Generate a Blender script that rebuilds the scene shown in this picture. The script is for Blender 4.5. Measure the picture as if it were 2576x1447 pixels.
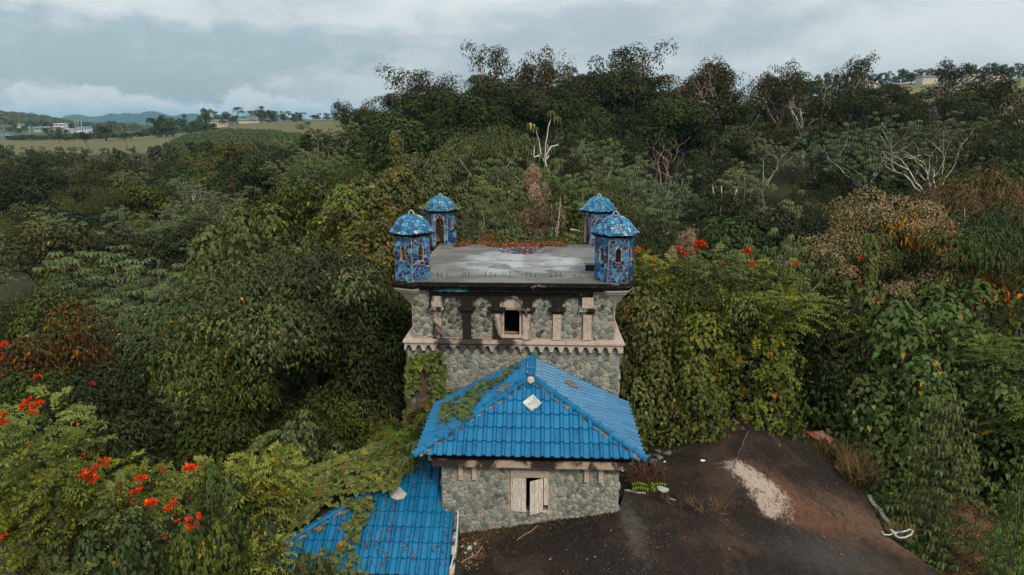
import bpy, bmesh, math, random
import numpy as np
from mathutils import Vector, Matrix
for o in list(bpy.data.objects): bpy.data.objects.remove(o)
SC = bpy.context.scene
COL = SC.collection
R = math.radians
random.seed(7)
rng = np.random.default_rng(7)

# ------------------------------------------------------------------ camera, sky, sun, exposure
ZC = 16.0                                   # drone height above the ground beside the black roof
FPX, CX, CY = 1740.0, 1288.0, 723.5
PH, TH = R(2.43), R(13.4)
cd = bpy.data.cameras.new('camera'); cam = bpy.data.objects.new('camera', cd); COL.objects.link(cam)
cam.location = (0, 0, ZC); cam.rotation_euler = (R(90) - TH, 0, PH)
cd.sensor_width = 36; cd.lens = FPX / 2576 * 36; cd.clip_start = .1; cd.clip_end = 30000
SC.camera = cam

SUN_EL, SUN_AZ = R(42), R(158)              # azimuth clockwise from +Y: behind the camera, to its right
W = bpy.data.worlds.new('World'); SC.world = W; W.use_nodes = True
def build_sky():
    nt = W.node_tree; nt.nodes.clear()
    N = lambda t: nt.nodes.new(t); L = nt.links.new
    out = N('ShaderNodeOutputWorld'); bg = N('ShaderNodeBackground'); bg.inputs[1].default_value = .07
    L(bg.outputs[0], out.inputs[0])
    sky = N('ShaderNodeTexSky'); sky.sky_type = 'NISHITA'; sky.sun_disc = False
    sky.sun_elevation = SUN_EL; sky.sun_rotation = SUN_AZ; sky.air_density = 1; sky.dust_density = 1.5
    tc = N('ShaderNodeTexCoord')
    def mapping(sc, loc=(0, 0, 0)):
        m = N('ShaderNodeMapping'); m.inputs['Scale'].default_value = sc; m.inputs['Location'].default_value = loc
        L(tc.outputs['Generated'], m.inputs[0]); return m
    def noise(sc, loc, scale, detail, rough=.55, dist=0.):
        n = N('ShaderNodeTexNoise'); L(mapping(sc, loc).outputs[0], n.inputs['Vector'])
        n.inputs['Scale'].default_value = scale; n.inputs['Detail'].default_value = detail
        n.inputs['Roughness'].default_value = rough; n.inputs['Distortion'].default_value = dist; return n.outputs[0]
    def math_(op, a, b=None, c=None, clamp=False):
        m = N('ShaderNodeMath'); m.operation = op; m.use_clamp = clamp
        for i, v in enumerate((a, b, c)):
            if v is None: continue
            if isinstance(v, (int, float)): m.inputs[i].default_value = v
            else: L(v, m.inputs[i])
        return m.outputs[0]
    def ramp(f, a, b):
        m = N('ShaderNodeMapRange'); m.interpolation_type = 'SMOOTHSTEP'
        L(f, m.inputs[0]); m.inputs[1].default_value = a; m.inputs[2].default_value = b; return m.outputs[0]
    def mix(f, a, b):
        m = N('ShaderNodeMix'); m.data_type = 'RGBA'
        if isinstance(f, (int, float)): m.inputs[0].default_value = f
        else: L(f, m.inputs[0])
        for i, v in ((6, a), (7, b)):
            if isinstance(v, tuple): m.inputs[i].default_value = (*v, 1)
            else: L(v, m.inputs[i])
        return m.outputs[2]
    sep = N('ShaderNodeSeparateXYZ'); L(tc.outputs['Generated'], sep.inputs[0])
    z = sep.outputs[2]; x = sep.outputs[0]
    # clear sky behind everything, seen through a blue-grey veil
    veil = mix(.86, sky.outputs[0], (2.35, 2.98, 3.25))
    u = math_('DIVIDE', x, math_('MAXIMUM', sep.outputs[1], .25))
    warp = noise((1, 1, 2.4), (.35, .2, .1), 3.0, 7, .58, .4); fine = noise((1, 1, 2.2), (2.1, .7, .4), 9.0, 8, .62, .4)
    w = math_('ADD', math_('MULTIPLY', math_('SUBTRACT', warp, .5), 7.5), math_('MULTIPLY', math_('SUBTRACT', fine, .5), 3.4))
    def gap(cu, cz, ru, rz, tilt):
        du = math_('SUBTRACT', u, cu); dz = math_('SUBTRACT', math_('SUBTRACT', z, cz), math_('MULTIPLY', du, tilt))
        a_ = math_('DIVIDE', du, ru); b_ = math_('DIVIDE', dz, rz)
        return math_('ADD', math_('ADD', math_('MULTIPLY', a_, a_), math_('MULTIPLY', b_, b_)), w)
    open1 = ramp(gap(-.62, .085, .42, .044, -.02), 1.5, .1); open2 = ramp(gap(-.28, .105, .16, .030, .1), 1.6, -.2)
    op = math_('MAXIMUM', open1, math_('MULTIPLY', open2, .75))
    op = math_('MULTIPLY', op, ramp(math_('ADD', math_('MULTIPLY', warp, .55), math_('MULTIPLY', fine, .45)), .66, .44))
    sheet = noise((1, 1, 2.6), (.9, 1.4, 2.0), 3.4, 6, .55, .3)
    grey = mix(ramp(math_('ADD', sheet, math_('MULTIPLY', math_('SUBTRACT', fine, .5), .25)), .36, .66), (2.85, 3.4, 3.75), (4.5, 4.85, 4.95))
    c = mix(op, grey, veil)
    # bank of cumulus along the horizon, ragged on top
    puff = noise((1, 1, 1.3), (.3, .1, .25), 11.0, 8, .6, .15)
    top = math_('ADD', .026, math_('MULTIPLY', math_('SUBTRACT', puff, .42), .16))
    bank = ramp(math_('SUBTRACT', top, z), -.003, .012)
    bankc = mix(ramp(math_('SUBTRACT', top, z), .05, .0), (3.1, 3.65, 3.95), (4.9, 5.2, 5.4))
    c = mix(math_('MULTIPLY', bank, .95), c, bankc)
    # an overcast sky grows steadily brighter from horizon to zenith
    g = N('ShaderNodeVectorMath'); g.operation = 'SCALE'; L(c, g.inputs[0]); L(math_('ADD', 1, math_('MULTIPLY', math_('MAXIMUM', z, 0), 1.6)), g.inputs['Scale']); c = g.outputs[0]
    L(c, bg.inputs[0])
build_sky()
sd = bpy.data.lights.new('sun', 'SUN'); sd.energy = 1.5; sd.angle = R(14); sd.color = (1, .89, .72)
sun = bpy.data.objects.new('sun', sd); COL.objects.link(sun); sun.location = (20, -20, 60)
sun.rotation_euler = Vector((math.sin(SUN_AZ) * math.cos(SUN_EL), math.cos(SUN_AZ) * math.cos(SUN_EL), math.sin(SUN_EL))).to_track_quat('Z', 'Y').to_euler()
vs = SC.view_settings; vs.view_transform = 'Standard'; vs.look = 'None'; vs.exposure = .92; vs.gamma = 1; vs.use_curve_mapping = False
SC.cycles.use_denoising = True
SC.cycles.max_bounces = 6; SC.cycles.diffuse_bounces = 2; SC.cycles.glossy_bounces = 2; SC.cycles.transmission_bounces = 3
SC.cycles.volume_bounces = 1; SC.cycles.transparent_max_bounces = 6

# ------------------------------------------------------------------ pixel rays (survey of the photograph)
_F = np.array([-math.sin(PH) * math.cos(TH), math.cos(PH) * math.cos(TH), -math.sin(TH)])
_R = np.array([math.cos(PH), math.sin(PH), 0]); _U = np.cross(_R, _F)
def ray(x, y): return _F + _R * (x - CX) / FPX - _U * (y - CY) / FPX
def at_y(x, y, Y):
    d = ray(x, y); p = d * (Y / d[1]); return Vector((p[0], p[1], p[2] + ZC))
def at_z(x, y, Z):
    d = ray(x, y); p = d * ((Z - ZC) / d[2]); return Vector((p[0], p[1], p[2] + ZC))
def to_px(X, Y):                                   # column of a ground direction
    w = X * _F[0] + Y * _F[1]; w = np.maximum(w, .05)
    return CX + FPX * (X * _R[0] + Y * _R[1]) / w

# ------------------------------------------------------------------ materials
MATS = {}
class NT:
    def __init__(s, name):
        s.m = bpy.data.materials.new(name); s.m.use_nodes = True; s.t = s.m.node_tree; s.t.nodes.clear()
        s.out = s.n('ShaderNodeOutputMaterial')
    def n(s, t): return s.t.nodes.new(t)
    def l(s, a, b): s.t.links.new(a, b)
    def coord(s, kind='Object', sc=(1, 1, 1)):
        c = s.n('ShaderNodeTexCoord'); m = s.n('ShaderNodeMapping'); m.inputs['Scale'].default_value = sc
        s.l(c.outputs[kind], m.inputs[0]); return m.outputs[0]
    def wcoord(s, sc=(1, 1, 1)):
        c = s.n('ShaderNodeNewGeometry'); m = s.n('ShaderNodeMapping'); m.inputs['Scale'].default_value = sc
        s.l(c.outputs['Position'], m.inputs[0]); return m.outputs[0]
    def noise(s, v, scale, detail=4, rough=.55, dist=0.):
        n = s.n('ShaderNodeTexNoise'); s.l(v, n.inputs['Vector']); n.inputs['Scale'].default_value = scale
        n.inputs['Detail'].default_value = detail; n.inputs['Roughness'].default_value = rough; n.inputs['Distortion'].default_value = dist
        return n.outputs[0]
    def ramp(s, f, a, b, lo=0., hi=1.):
        m = s.n('ShaderNodeMapRange'); m.interpolation_type = 'SMOOTHSTEP'; s.l(f, m.inputs[0])
        for i, v in ((1, a), (2, b), (3, lo), (4, hi)): m.inputs[i].default_value = v
        return m.outputs[0]
    def math(s, op, a, b=None, clamp=False):
        m = s.n('ShaderNodeMath'); m.operation = op; m.use_clamp = clamp
        for i, v in enumerate((a, b)):
            if v is None: continue
            if isinstance(v, (int, float)): m.inputs[i].default_value = v
            else: s.l(v, m.inputs[i])
        return m.outputs[0]
    def mix(s, f, a, b, mode='MIX'):
        m = s.n('ShaderNodeMix'); m.data_type = 'RGBA'; m.blend_type = mode
        if isinstance(f, (int, float)): m.inputs[0].default_value = f
        else: s.l(f, m.inputs[0])
        for i, v in ((6, a), (7, b)):
            if isinstance(v, tuple): m.inputs[i].default_value = (*v, 1)
            else: s.l(v, m.inputs[i])
        return m.outputs[2]
    def rand(s): return s.n('ShaderNodeObjectInfo').outputs['Random']
    def island(s): return s.n('ShaderNodeNewGeometry').outputs['Random Per Island']
    def pbr(s, col, rough=.6, spec=.5, bump=None, bs=.3, bd=.02, coat=0., metal=0.):
        p = s.n('ShaderNodeBsdfPrincipled')
        if isinstance(col, tuple): p.inputs['Base Color'].default_value = (*col, 1)
        else: s.l(col, p.inputs['Base Color'])
        if isinstance(rough, (int, float)): p.inputs['Roughness'].default_value = rough
        else: s.l(rough, p.inputs['Roughness'])
        p.inputs['Specular IOR Level'].default_value = spec; p.inputs['Coat Weight'].default_value = coat; p.inputs['Metallic'].default_value = metal
        p.inputs['Coat Roughness'].default_value = .12
        if bump is not None:
            b = s.n('ShaderNodeBump'); b.inputs['Strength'].default_value = bs; b.inputs['Distance'].default_value = bd
            s.l(bump, b.inputs['Height']); s.l(b.outputs[0], p.inputs['Normal'])
        s.l(p.outputs[0], s.out.inputs[0]); return p

def m_leaf(name='leaf', rough=.55, spec=.08, trans=.12, vary=True):
    s = NT(name)
    a = s.n('ShaderNodeAttribute'); a.attribute_name = 'tint'
    h = s.n('ShaderNodeHueSaturation'); r = s.rand()
    s.l(s.math('ADD', .472, s.math('MULTIPLY', r, .036)), h.inputs['Hue'])
    r2 = s.math('FRACT', s.math('MULTIPLY', r, 7.31))
    s.l(s.math('ADD', .74, s.math('MULTIPLY', r2, .42)), h.inputs['Value'])
    s.l(s.math('ADD', .92, s.math('MULTIPLY', s.math('FRACT', s.math('MULTIPLY', r, 3.77)), .25)), h.inputs['Saturation'])
    s.l(a.outputs['Color'], h.inputs['Color'])
    p = s.pbr(h.outputs[0] if vary else a.outputs['Color'], rough, spec)
    t = s.n('ShaderNodeBsdfTranslucent'); s.l(h.outputs[0] if vary else a.outputs['Color'], t.inputs[0])
    x = s.n('ShaderNodeMixShader'); x.inputs[0].default_value = trans
    s.l(p.outputs[0], x.inputs[1]); s.l(t.outputs[0], x.inputs[2]); s.l(x.outputs[0], s.out.inputs[0]); return s.m
LEAF = m_leaf(); PETAL = m_leaf('petal', .7, .0, .25, False)

def m_bark(name, c1, c2):
    s = NT(name); v = s.coord('Object', (1, 1, .25)); n = s.noise(v, 6, 5, .6)
    s.pbr(s.mix(s.ramp(n, .35, .65), c1, c2), .85, .2, n, .6, .03); return s.m
BARK = m_bark('bark_brown', (.055, .042, .032), (.13, .105, .085))
PALE = m_bark('bark_pale', (.26, .22, .18), (.50, .45, .39))
WHITEBARK = m_bark('bark_white', (.42, .38, .33), (.68, .64, .58))
TAN = m_bark('bark_tan', (.16, .10, .07), (.34, .25, .19))

def m_stone(black=0.):
    s = NT('field_stone'); v = s.wcoord(); r = s.rand(); isl = s.island()
    r = s.math('FRACT', s.math('ADD', r, s.math('MULTIPLY', isl, 5.7)))
    c = s.n('ShaderNodeValToRGB'); s.l(r, c.inputs[0]); e = c.color_ramp; e.interpolation = 'CONSTANT'
    cols_ = [(.145, .16, .135), (.225, .22, .18), (.095, .115, .10), (.28, .25, .195), (.175, .18, .15), (.25, .24, .20), (.33, .29, .23), (.115, .125, .10), (.20, .17, .13), (.26, .26, .225)]
    cols = [(r_ * .86, g_ * .95, b_ * .99) for r_, g_, b_ in cols_]
    e.elements[0].color = (*cols[0], 1); e.elements[1].position = .1; e.elements[1].color = (*cols[1], 1)
    for i, k in enumerate(cols[2:]):
        el = e.elements.new(.2 + .1 * i); el.color = (*k, 1)
    n = s.noise(v, 9, 6, .65, .3); n2 = s.noise(v, 38, 3, .6)
    col = s.mix(s.ramp(n, .5, .72, 0, .55), c.outputs[0], (.42, .38, .31))
    col = s.mix(s.ramp(n, .46, .3, 0, .5), col, (.05, .06, .05))
    col = s.mix(s.ramp(n2, .5, .75, 0, .35), col, (.34, .33, .28))
    # black algae blotches that run over neighbouring stones
    col = s.mix(s.ramp(s.noise(s.wcoord((1, 1, .7)), 1.1, 5, .6, .4), .62, .74, 0, .8), col, (.03, .03, .026))
    if black: col = s.mix(s.ramp(n, .35, .6, black, black * .6), col, (.016, .016, .013))
    s.pbr(col, .8, .2, n, .7, .03); return s.m
STONE = m_stone(); STONE_ALGAE = m_stone(.93)
def m_flat(name, c1, c2, scale=3, rough=.8, bs=.3, spec=.3, lo=.35, hi=.65, bd=.02, sc=(1, 1, 1)):
    s = NT(name); n = s.noise(s.wcoord(sc), scale, 6, .62, .2)
    s.pbr(s.mix(s.ramp(n, lo, hi), c1, c2), rough, spec, n, bs, bd); return s.m
MORTAR = m_flat('mortar', (.23, .175, .135), (.36, .28, .22), 7)
def m_concrete(name, stain, base=(.44, .36, .295), seed=0.):
    s = NT(name); v = s.wcoord((1, 1, .45)); n = s.noise(v, 1.5 + seed, 7, .66, .5); f = s.noise(s.wcoord(), 14, 5, .65)
    col = s.mix(s.ramp(f, .35, .7), base, (base[0] * .72, base[1] * .68, base[2] * .64))
    col = s.mix(s.ramp(s.noise(s.wcoord(), 4, 5, .6), .52, .7, 0, .45), col, (.20, .125, .085))
    k = .78 - .62 * stain
    col = s.mix(s.ramp(n, k - .06, k + .09, 0, .97), col, (.0075, .006, .005))
    s.pbr(col, .9, .1, f, .4, .015); return s.m
CONC = {k: m_concrete('concrete_' + n, k, seed=i * .3) for i, (k, n) in enumerate(((.1, 'clean'), (.35, 'weathered'), (.47, 'streaked'), (.6, 'dark'), (.9, 'black')))}
def m_cornice():
    s = NT('cornice_black_algae'); v = s.wcoord((1, 1, 2.2)); n = s.noise(v, 2.2, 7, .68, .6); f = s.noise(s.wcoord(), 17, 5, .6)
    col = s.mix(s.ramp(f, .4, .7), (.006, .005, .0045), (.020, .016, .014))
    col = s.mix(s.ramp(n, .60, .70, 0, .8), col, (.27, .20, .155))
    # scraps of old turquoise paint near one end of the moulding
    g = s.n('ShaderNodeSeparateXYZ'); s.l(s.wcoord(), g.inputs[0])
    mx = s.ramp(s.math('ABSOLUTE', s.math('ADD', g.outputs[0], 3.15)), .75, .35); mz = s.ramp(s.math('ABSOLUTE', s.math('SUBTRACT', g.outputs[2], 10.26)), .075, .03)
    tp = s.math('MULTIPLY', s.math('MULTIPLY', mx, mz), s.ramp(s.noise(s.wcoord((1, 1, 4)), 6, 5, .7), .44, .58))
    col = s.mix(tp, col, (.04, .22, .27)); s.pbr(col, .9, .12, f, .5, .02); return s.m
CORN = m_cornice()
def m_terrace():
    s = NT('terrace_wet_concrete'); v = s.wcoord(); n = s.noise(s.wcoord((.7, .95, 1)), .95, 8, .6, .5); f = s.noise(v, 13, 6, .7)
    col = s.mix(s.ramp(f, .35, .7), (.045, .041, .036), (.105, .092, .078))
    col = s.mix(s.ramp(n, .44, .58, 0, .4), col, (.20, .19, .18))
    g = s.n('ShaderNodeSeparateXYZ'); s.l(v, g.inputs[0])
    ex = s.math('DIVIDE', s.math('ADD', g.outputs[0], .9), 2.7); ey = s.math('DIVIDE', s.math('SUBTRACT', g.outputs[1], 27.2), 2.6)
    rr = s.math('ADD', s.math('MULTIPLY', ex, ex), s.math('MULTIPLY', ey, ey))
    wet = s.math('MULTIPLY', s.ramp(rr, 1.25, .3), s.ramp(n, .36, .56))
    col = s.mix(s.math('MULTIPLY', wet, .78), col, (.34, .355, .36))
    s.pbr(col, s.ramp(wet, 0, .8, .8, .14), .7, f, .12, .01); return s.m
TERR = m_terrace()
def m_blackroof():
    s = NT('black_roof_coating'); v = s.wcoord(); n = s.noise(s.wcoord((.8, .8, 1)), .55, 8, .64, .6); f = s.noise(v, 22, 5, .7); m = s.noise(v, 4.5, 6, .65)
    col = s.mix(s.ramp(f, .3, .75), (.008, .006, .0045), (.024, .0175, .013))
    col = s.mix(s.ramp(n, .45, .66, 0, .75), col, (.058, .034, .022)); col = s.mix(s.ramp(m, .55, .75, 0, .5), col, (.055, .042, .034))
    g = s.n('ShaderNodeSeparateXYZ'); s.l(v, g.inputs[0])
    def blob(px, py, z, rx, ry, ang, lo=1.2, hi=.55, k=.55):
        c = at_z(px, py, z); a = R(ang)
        dx = s.math('SUBTRACT', g.outputs[0], c.x); dy = s.math('SUBTRACT', g.outputs[1], c.y)
        u = s.math('ADD', s.math('MULTIPLY', dx, math.cos(a) / rx), s.math('MULTIPLY', dy, math.sin(a) / rx))
        w = s.math('ADD', s.math('MULTIPLY', dx, -math.sin(a) / ry), s.math('MULTIPLY', dy, math.cos(a) / ry))
        d = s.math('ADD', s.math('MULTIPLY', u, u), s.math('MULTIPLY', w, w))
        d = s.math('ADD', d, s.math('MULTIPLY', s.math('SUBTRACT', m, .5), 2.6)); d = s.math('ADD', d, s.math('MULTIPLY', s.math('SUBTRACT', f, .5), k * 2))
        return s.ramp(d, lo, hi)
    col = s.mix(s.math('MULTIPLY', blob(1990, 1270, 3.6, 2.3, 1.0, -30, 1.5, -.4, 1.1), .8), col, (.13, .06, .034))
    col = s.mix(s.math('MULTIPLY', blob(2200, 1330, 2.9, 2.2, 1.1, -35, 1.5, -.4, 1.1), .75), col, (.14, .08, .05))
    col = s.mix(s.math('MULTIPLY', blob(1900, 1235, 3.9, 1.3, .66, -38, 1.0, .1, 1.5), .95), col, (.36, .285, .23))
    col = s.mix(s.math('MULTIPLY', blob(1930, 1292, 3.5, .42, .2, -25, .9, .3, 1.0), .85), col, (.33, .265, .21))
    col = s.mix(s.math('MULTIPLY', blob(1585, 1330, 3.6, .5, 2.6, 4, 1.1, -.9, 1.6), .5), col, (.15, .135, .12))  # lit band down the front slab's ridge, painted in as a pale strip
    col = s.mix(s.math('MULTIPLY', blob(2080, 1400, 3.1, 2.0, 1.2, 0, 1.4, -.5, 1.2), .6), col, (.05, .052, .05))
    sp = s.noise(v, 60, 2, .5)
    col = s.mix(s.ramp(sp, .60, .72, 0, .75), col, (.15, .12, .10)); st = s.noise(s.wcoord((2.6, .7, 1)), 2.2, 7, .7, .3); col = s.mix(s.ramp(st, .56, .72, 0, .55), col, (.085, .06, .045)); col = s.mix(s.ramp(st, .44, .32, 0, .8), col, (.008, .007, .006))
    s.pbr(col, s.ramp(n, .3, .7, .78, .97), .1, s.math('ADD', s.math('MULTIPLY', f, .5), m), .7, .07); return s.m
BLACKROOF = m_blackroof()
def m_tile():
    s = NT('glazed_blue_tile'); r = s.rand(); v = s.wcoord(); n = s.noise(v, 3.2, 5, .6); f = s.noise(v, 16, 4, .6)
    col = s.mix(r, (.002, .088, .205), (.004, .128, .27))
    col = s.mix(s.ramp(n, .42, .7, 0, .45), col, (.015, .15, .27))
    col = s.mix(s.ramp(f, .66, .78, 0, .6), col, (.02, .06, .14))
    s.pbr(col, s.ramp(f, .3, .8, .3, .5), .33, f, .05, .01); return s.m
TILE = m_tile()
GROUT_D = m_flat('dome_grout', (.012, .010, .010), (.05, .035, .03), 11)
GROUT_L = m_flat('terracotta_grout', (.32, .15, .10), (.40, .33, .28), 9)
GLAZE = []
for nm, c in (('navy', (.003, .018, .055)), ('deep', (.004, .035, .12)), ('blue', (.005, .08, .21)), ('azure', (.015, .165, .31)), ('pale', (.08, .26, .38)), ('white', (.30, .42, .49))):
    s = NT('mosaic_' + nm); n = s.noise(s.wcoord(), 25, 3); s.pbr(s.mix(s.ramp(n, .35, .7, 0, .35), c, tuple(x * .55 for x in c)), .4, .4); GLAZE.append(s.m)
def m_simple(name, c, rough=.6, spec=.4, metal=0.):
    s = NT(name); n = s.noise(s.wcoord(), 12, 4, .6); s.pbr(s.mix(s.ramp(n, .35, .7, 0, .5), c, tuple(x * .6 for x in c)), rough, spec, n, .15, .01, metal=metal); return s.m
def m_wood(name, c1, c2):
    s = NT(name); v = s.wcoord((9, 9, .7)); n = s.noise(v, 5, 6, .7, 1.2); f = s.noise(s.wcoord(), 2.5, 4)
    col = s.mix(s.ramp(n, .38, .62), c1, c2); col = s.mix(s.ramp(f, .55, .7, 0, .6), col, (.22, .11, .06))
    s.pbr(col, .85, .2, n, .7, .01); return s.m
WOOD = m_wood('peeling_white_wood', (.32, .25, .20), (.66, .60, .54))
BOARD = m_flat('lintel_board', (.40, .34, .28), (.26, .20, .155), 5, sc=(1, 1, 12))
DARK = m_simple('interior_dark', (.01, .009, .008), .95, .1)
STEEL = m_simple('rusty_rebar', (.03, .02, .017), .7, .4)
PVC = m_simple('pvc_white', (.42, .42, .40), .45); HOSE = m_simple('pale_blue_hose', (.30, .52, .62), .4)
RUST = m_flat('rusty_sheet', (.34, .05, .02), (.40, .25, .19), 4, .7, .3, .4)
ROCK = m_flat('rubble_rock', (.02, .02, .02), (.12, .13, .12), 3)
PLASTER = m_flat('bare_plaster', (.34, .28, .23), (.16, .12, .095), 9)
GREYGLASS = m_flat('weathered_glass', (.45, .47, .42), (.25, .26, .22), 5, .3, .2, .5)
DIAM2 = m_flat('grimy_glass', (.20, .18, .13), (.12, .10, .075), 5, .35, .2, .5)
DEBRIS_C = [(.20, .045, .02), (.30, .08, .03), (.12, .03, .015), (.36, .15, .06), (.10, .07, .04)]

# ------------------------------------------------------------------ object helpers
WL = {}
def tag(o, label=None, cat=None, group=None, kind=None):
    if label: o['label'] = label
    if cat: o['category'] = cat
    if group: o['group'] = group
    if kind: o['kind'] = kind
    return o
def empty(name, loc, label=None, cat=None, group=None):
    o = bpy.data.objects.new(name, None); COL.objects.link(o); o.location = loc; o.empty_display_size = .3
    WL[o.name] = Vector(loc); return tag(o, label, cat, group)
def link(me, name, parent=None, loc=(0, 0, 0)):
    o = bpy.data.objects.new(name, me); COL.objects.link(o); o.location = loc
    if parent: o.parent = parent
    return o
class MB:
    """collects world-space geometry, then links it as ONE mesh object whose origin is its own centre or its parent's"""
    def __init__(s): s.v = []; s.f = []; s.m = []; s.cur = 0
    def add(s, vs, fs):
        b = len(s.v); s.v += [tuple(p) for p in vs]
        for f in fs: s.f.append(tuple(b + i for i in f)); s.m.append(s.cur)
        return s
    def box(s, x0, x1, y0, y1, z0, z1):
        return s.add([(x0, y0, z0), (x1, y0, z0), (x1, y1, z0), (x0, y1, z0), (x0, y0, z1), (x1, y0, z1), (x1, y1, z1), (x0, y1, z1)],
                     [(3, 2, 1, 0), (4, 5, 6, 7), (0, 1, 5, 4), (1, 2, 6, 5), (2, 3, 7, 6), (3, 0, 4, 7)])
    def hexa(s, lo, hi):                     # two matching rings of 4+ points, bottom and top
        n = len(lo); fs = [tuple(range(n - 1, -1, -1)), tuple(range(n, 2 * n))]
        fs += [(i, (i + 1) % n, n + (i + 1) % n, n + i) for i in range(n)]
        return s.add(list(lo) + list(hi), fs)
    def rings(s, rs, cap=True):
        n = len(rs[0]); fs = []
        for k in range(len(rs) - 1):
            fs += [(k * n + i, k * n + (i + 1) % n, (k + 1) * n + (i + 1) % n, (k + 1) * n + i) for i in range(n)]
        if cap: fs += [tuple(range(n - 1, -1, -1)), tuple(range((len(rs) - 1) * n, len(rs) * n))]
        return s.add([p for r in rs for p in r], fs)
    def tube(s, pts, rad, n=6):
        pts = [Vector(p) for p in pts]; rs = []; rad = rad if hasattr(rad, '__len__') else [rad] * len(pts)
        ref = Vector((.31, .17, .93))
        for i, p in enumerate(pts):
            d = (pts[min(i + 1, len(pts) - 1)] - pts[max(i - 1, 0)]).normalized()
            if abs(d.dot(ref)) > .95: ref = Vector((1, 0, 0))
            a = d.cross(ref).normalized(); b = d.cross(a)
            rs.append([p + (a * math.cos(t * math.tau / n) + b * math.sin(t * math.tau / n)) * rad[i] for t in range(n)])
        return s.rings(rs)
    def strip(s, lo, hi, y0, y1):            # plate in the XZ plane between two polylines, y0 in front of y1
        n = len(lo); V = [(x, y0, z) for x, z in lo] + [(x, y0, z) for x, z in hi] + [(x, y1, z) for x, z in lo] + [(x, y1, z) for x, z in hi]
        fs = []
        for i in range(n - 1):
            fs += [(i, i + 1, n + i + 1, n + i), (2 * n + i + 1, 2 * n + i, 3 * n + i, 3 * n + i + 1), (i + 1, i, 2 * n + i, 2 * n + i + 1), (n + i, n + i + 1, 3 * n + i + 1, 3 * n + i)]
        fs += [(0, n, 3 * n, 2 * n), (n - 1, 3 * n - 1, 4 * n - 1, 2 * n - 1)]
        return s.add(V, fs)
    def build(s, name, mats, parent=None, own=True, smooth=False):
        mats = mats if isinstance(mats, (list, tuple)) else [mats]
        V = np.array(s.v, float); c = V.mean(0) if own else np.zeros(3)
        pl = np.array(WL[parent.name]) if parent else np.zeros(3)
        if not own: c = pl.copy()
        me = bpy.data.meshes.new(name); me.from_pydata([tuple(p) for p in V - c], [], s.f)
        for m in mats: me.materials.append(m)
        if len(mats) > 1: me.polygons.foreach_set('material_index', s.m)
        if smooth: me.polygons.foreach_set('use_smooth', [True] * len(me.polygons))
        o = link(me, name, parent, c - pl); WL[o.name] = Vector(c); return o

def tri_mesh(name, V, F, C, mats, midx=None):
    """numpy triangles or quads with a per-vertex 'tint'"""
    me = bpy.data.meshes.new(name); k = F.shape[1]
    me.vertices.add(len(V)); me.vertices.foreach_set('co', np.ascontiguousarray(V, np.float32).ravel())
    me.loops.add(F.size); me.loops.foreach_set('vertex_index', np.ascontiguousarray(F, np.int32).ravel())
    me.polygons.add(len(F)); me.polygons.foreach_set('loop_start', np.arange(0, F.size, k, dtype=np.int32))
    me.update(calc_edges=True)
    a = me.attributes.new('tint', 'FLOAT_COLOR', 'POINT')
    c4 = np.ones((len(V), 4), np.float32); c4[:, :3] = C; a.data.foreach_set('color', c4.ravel())
    for m in mats: me.materials.append(m)
    if midx is not None: me.polygons.foreach_set('material_index', np.ascontiguousarray(midx, np.int32))
    me.update(); return me

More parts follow.
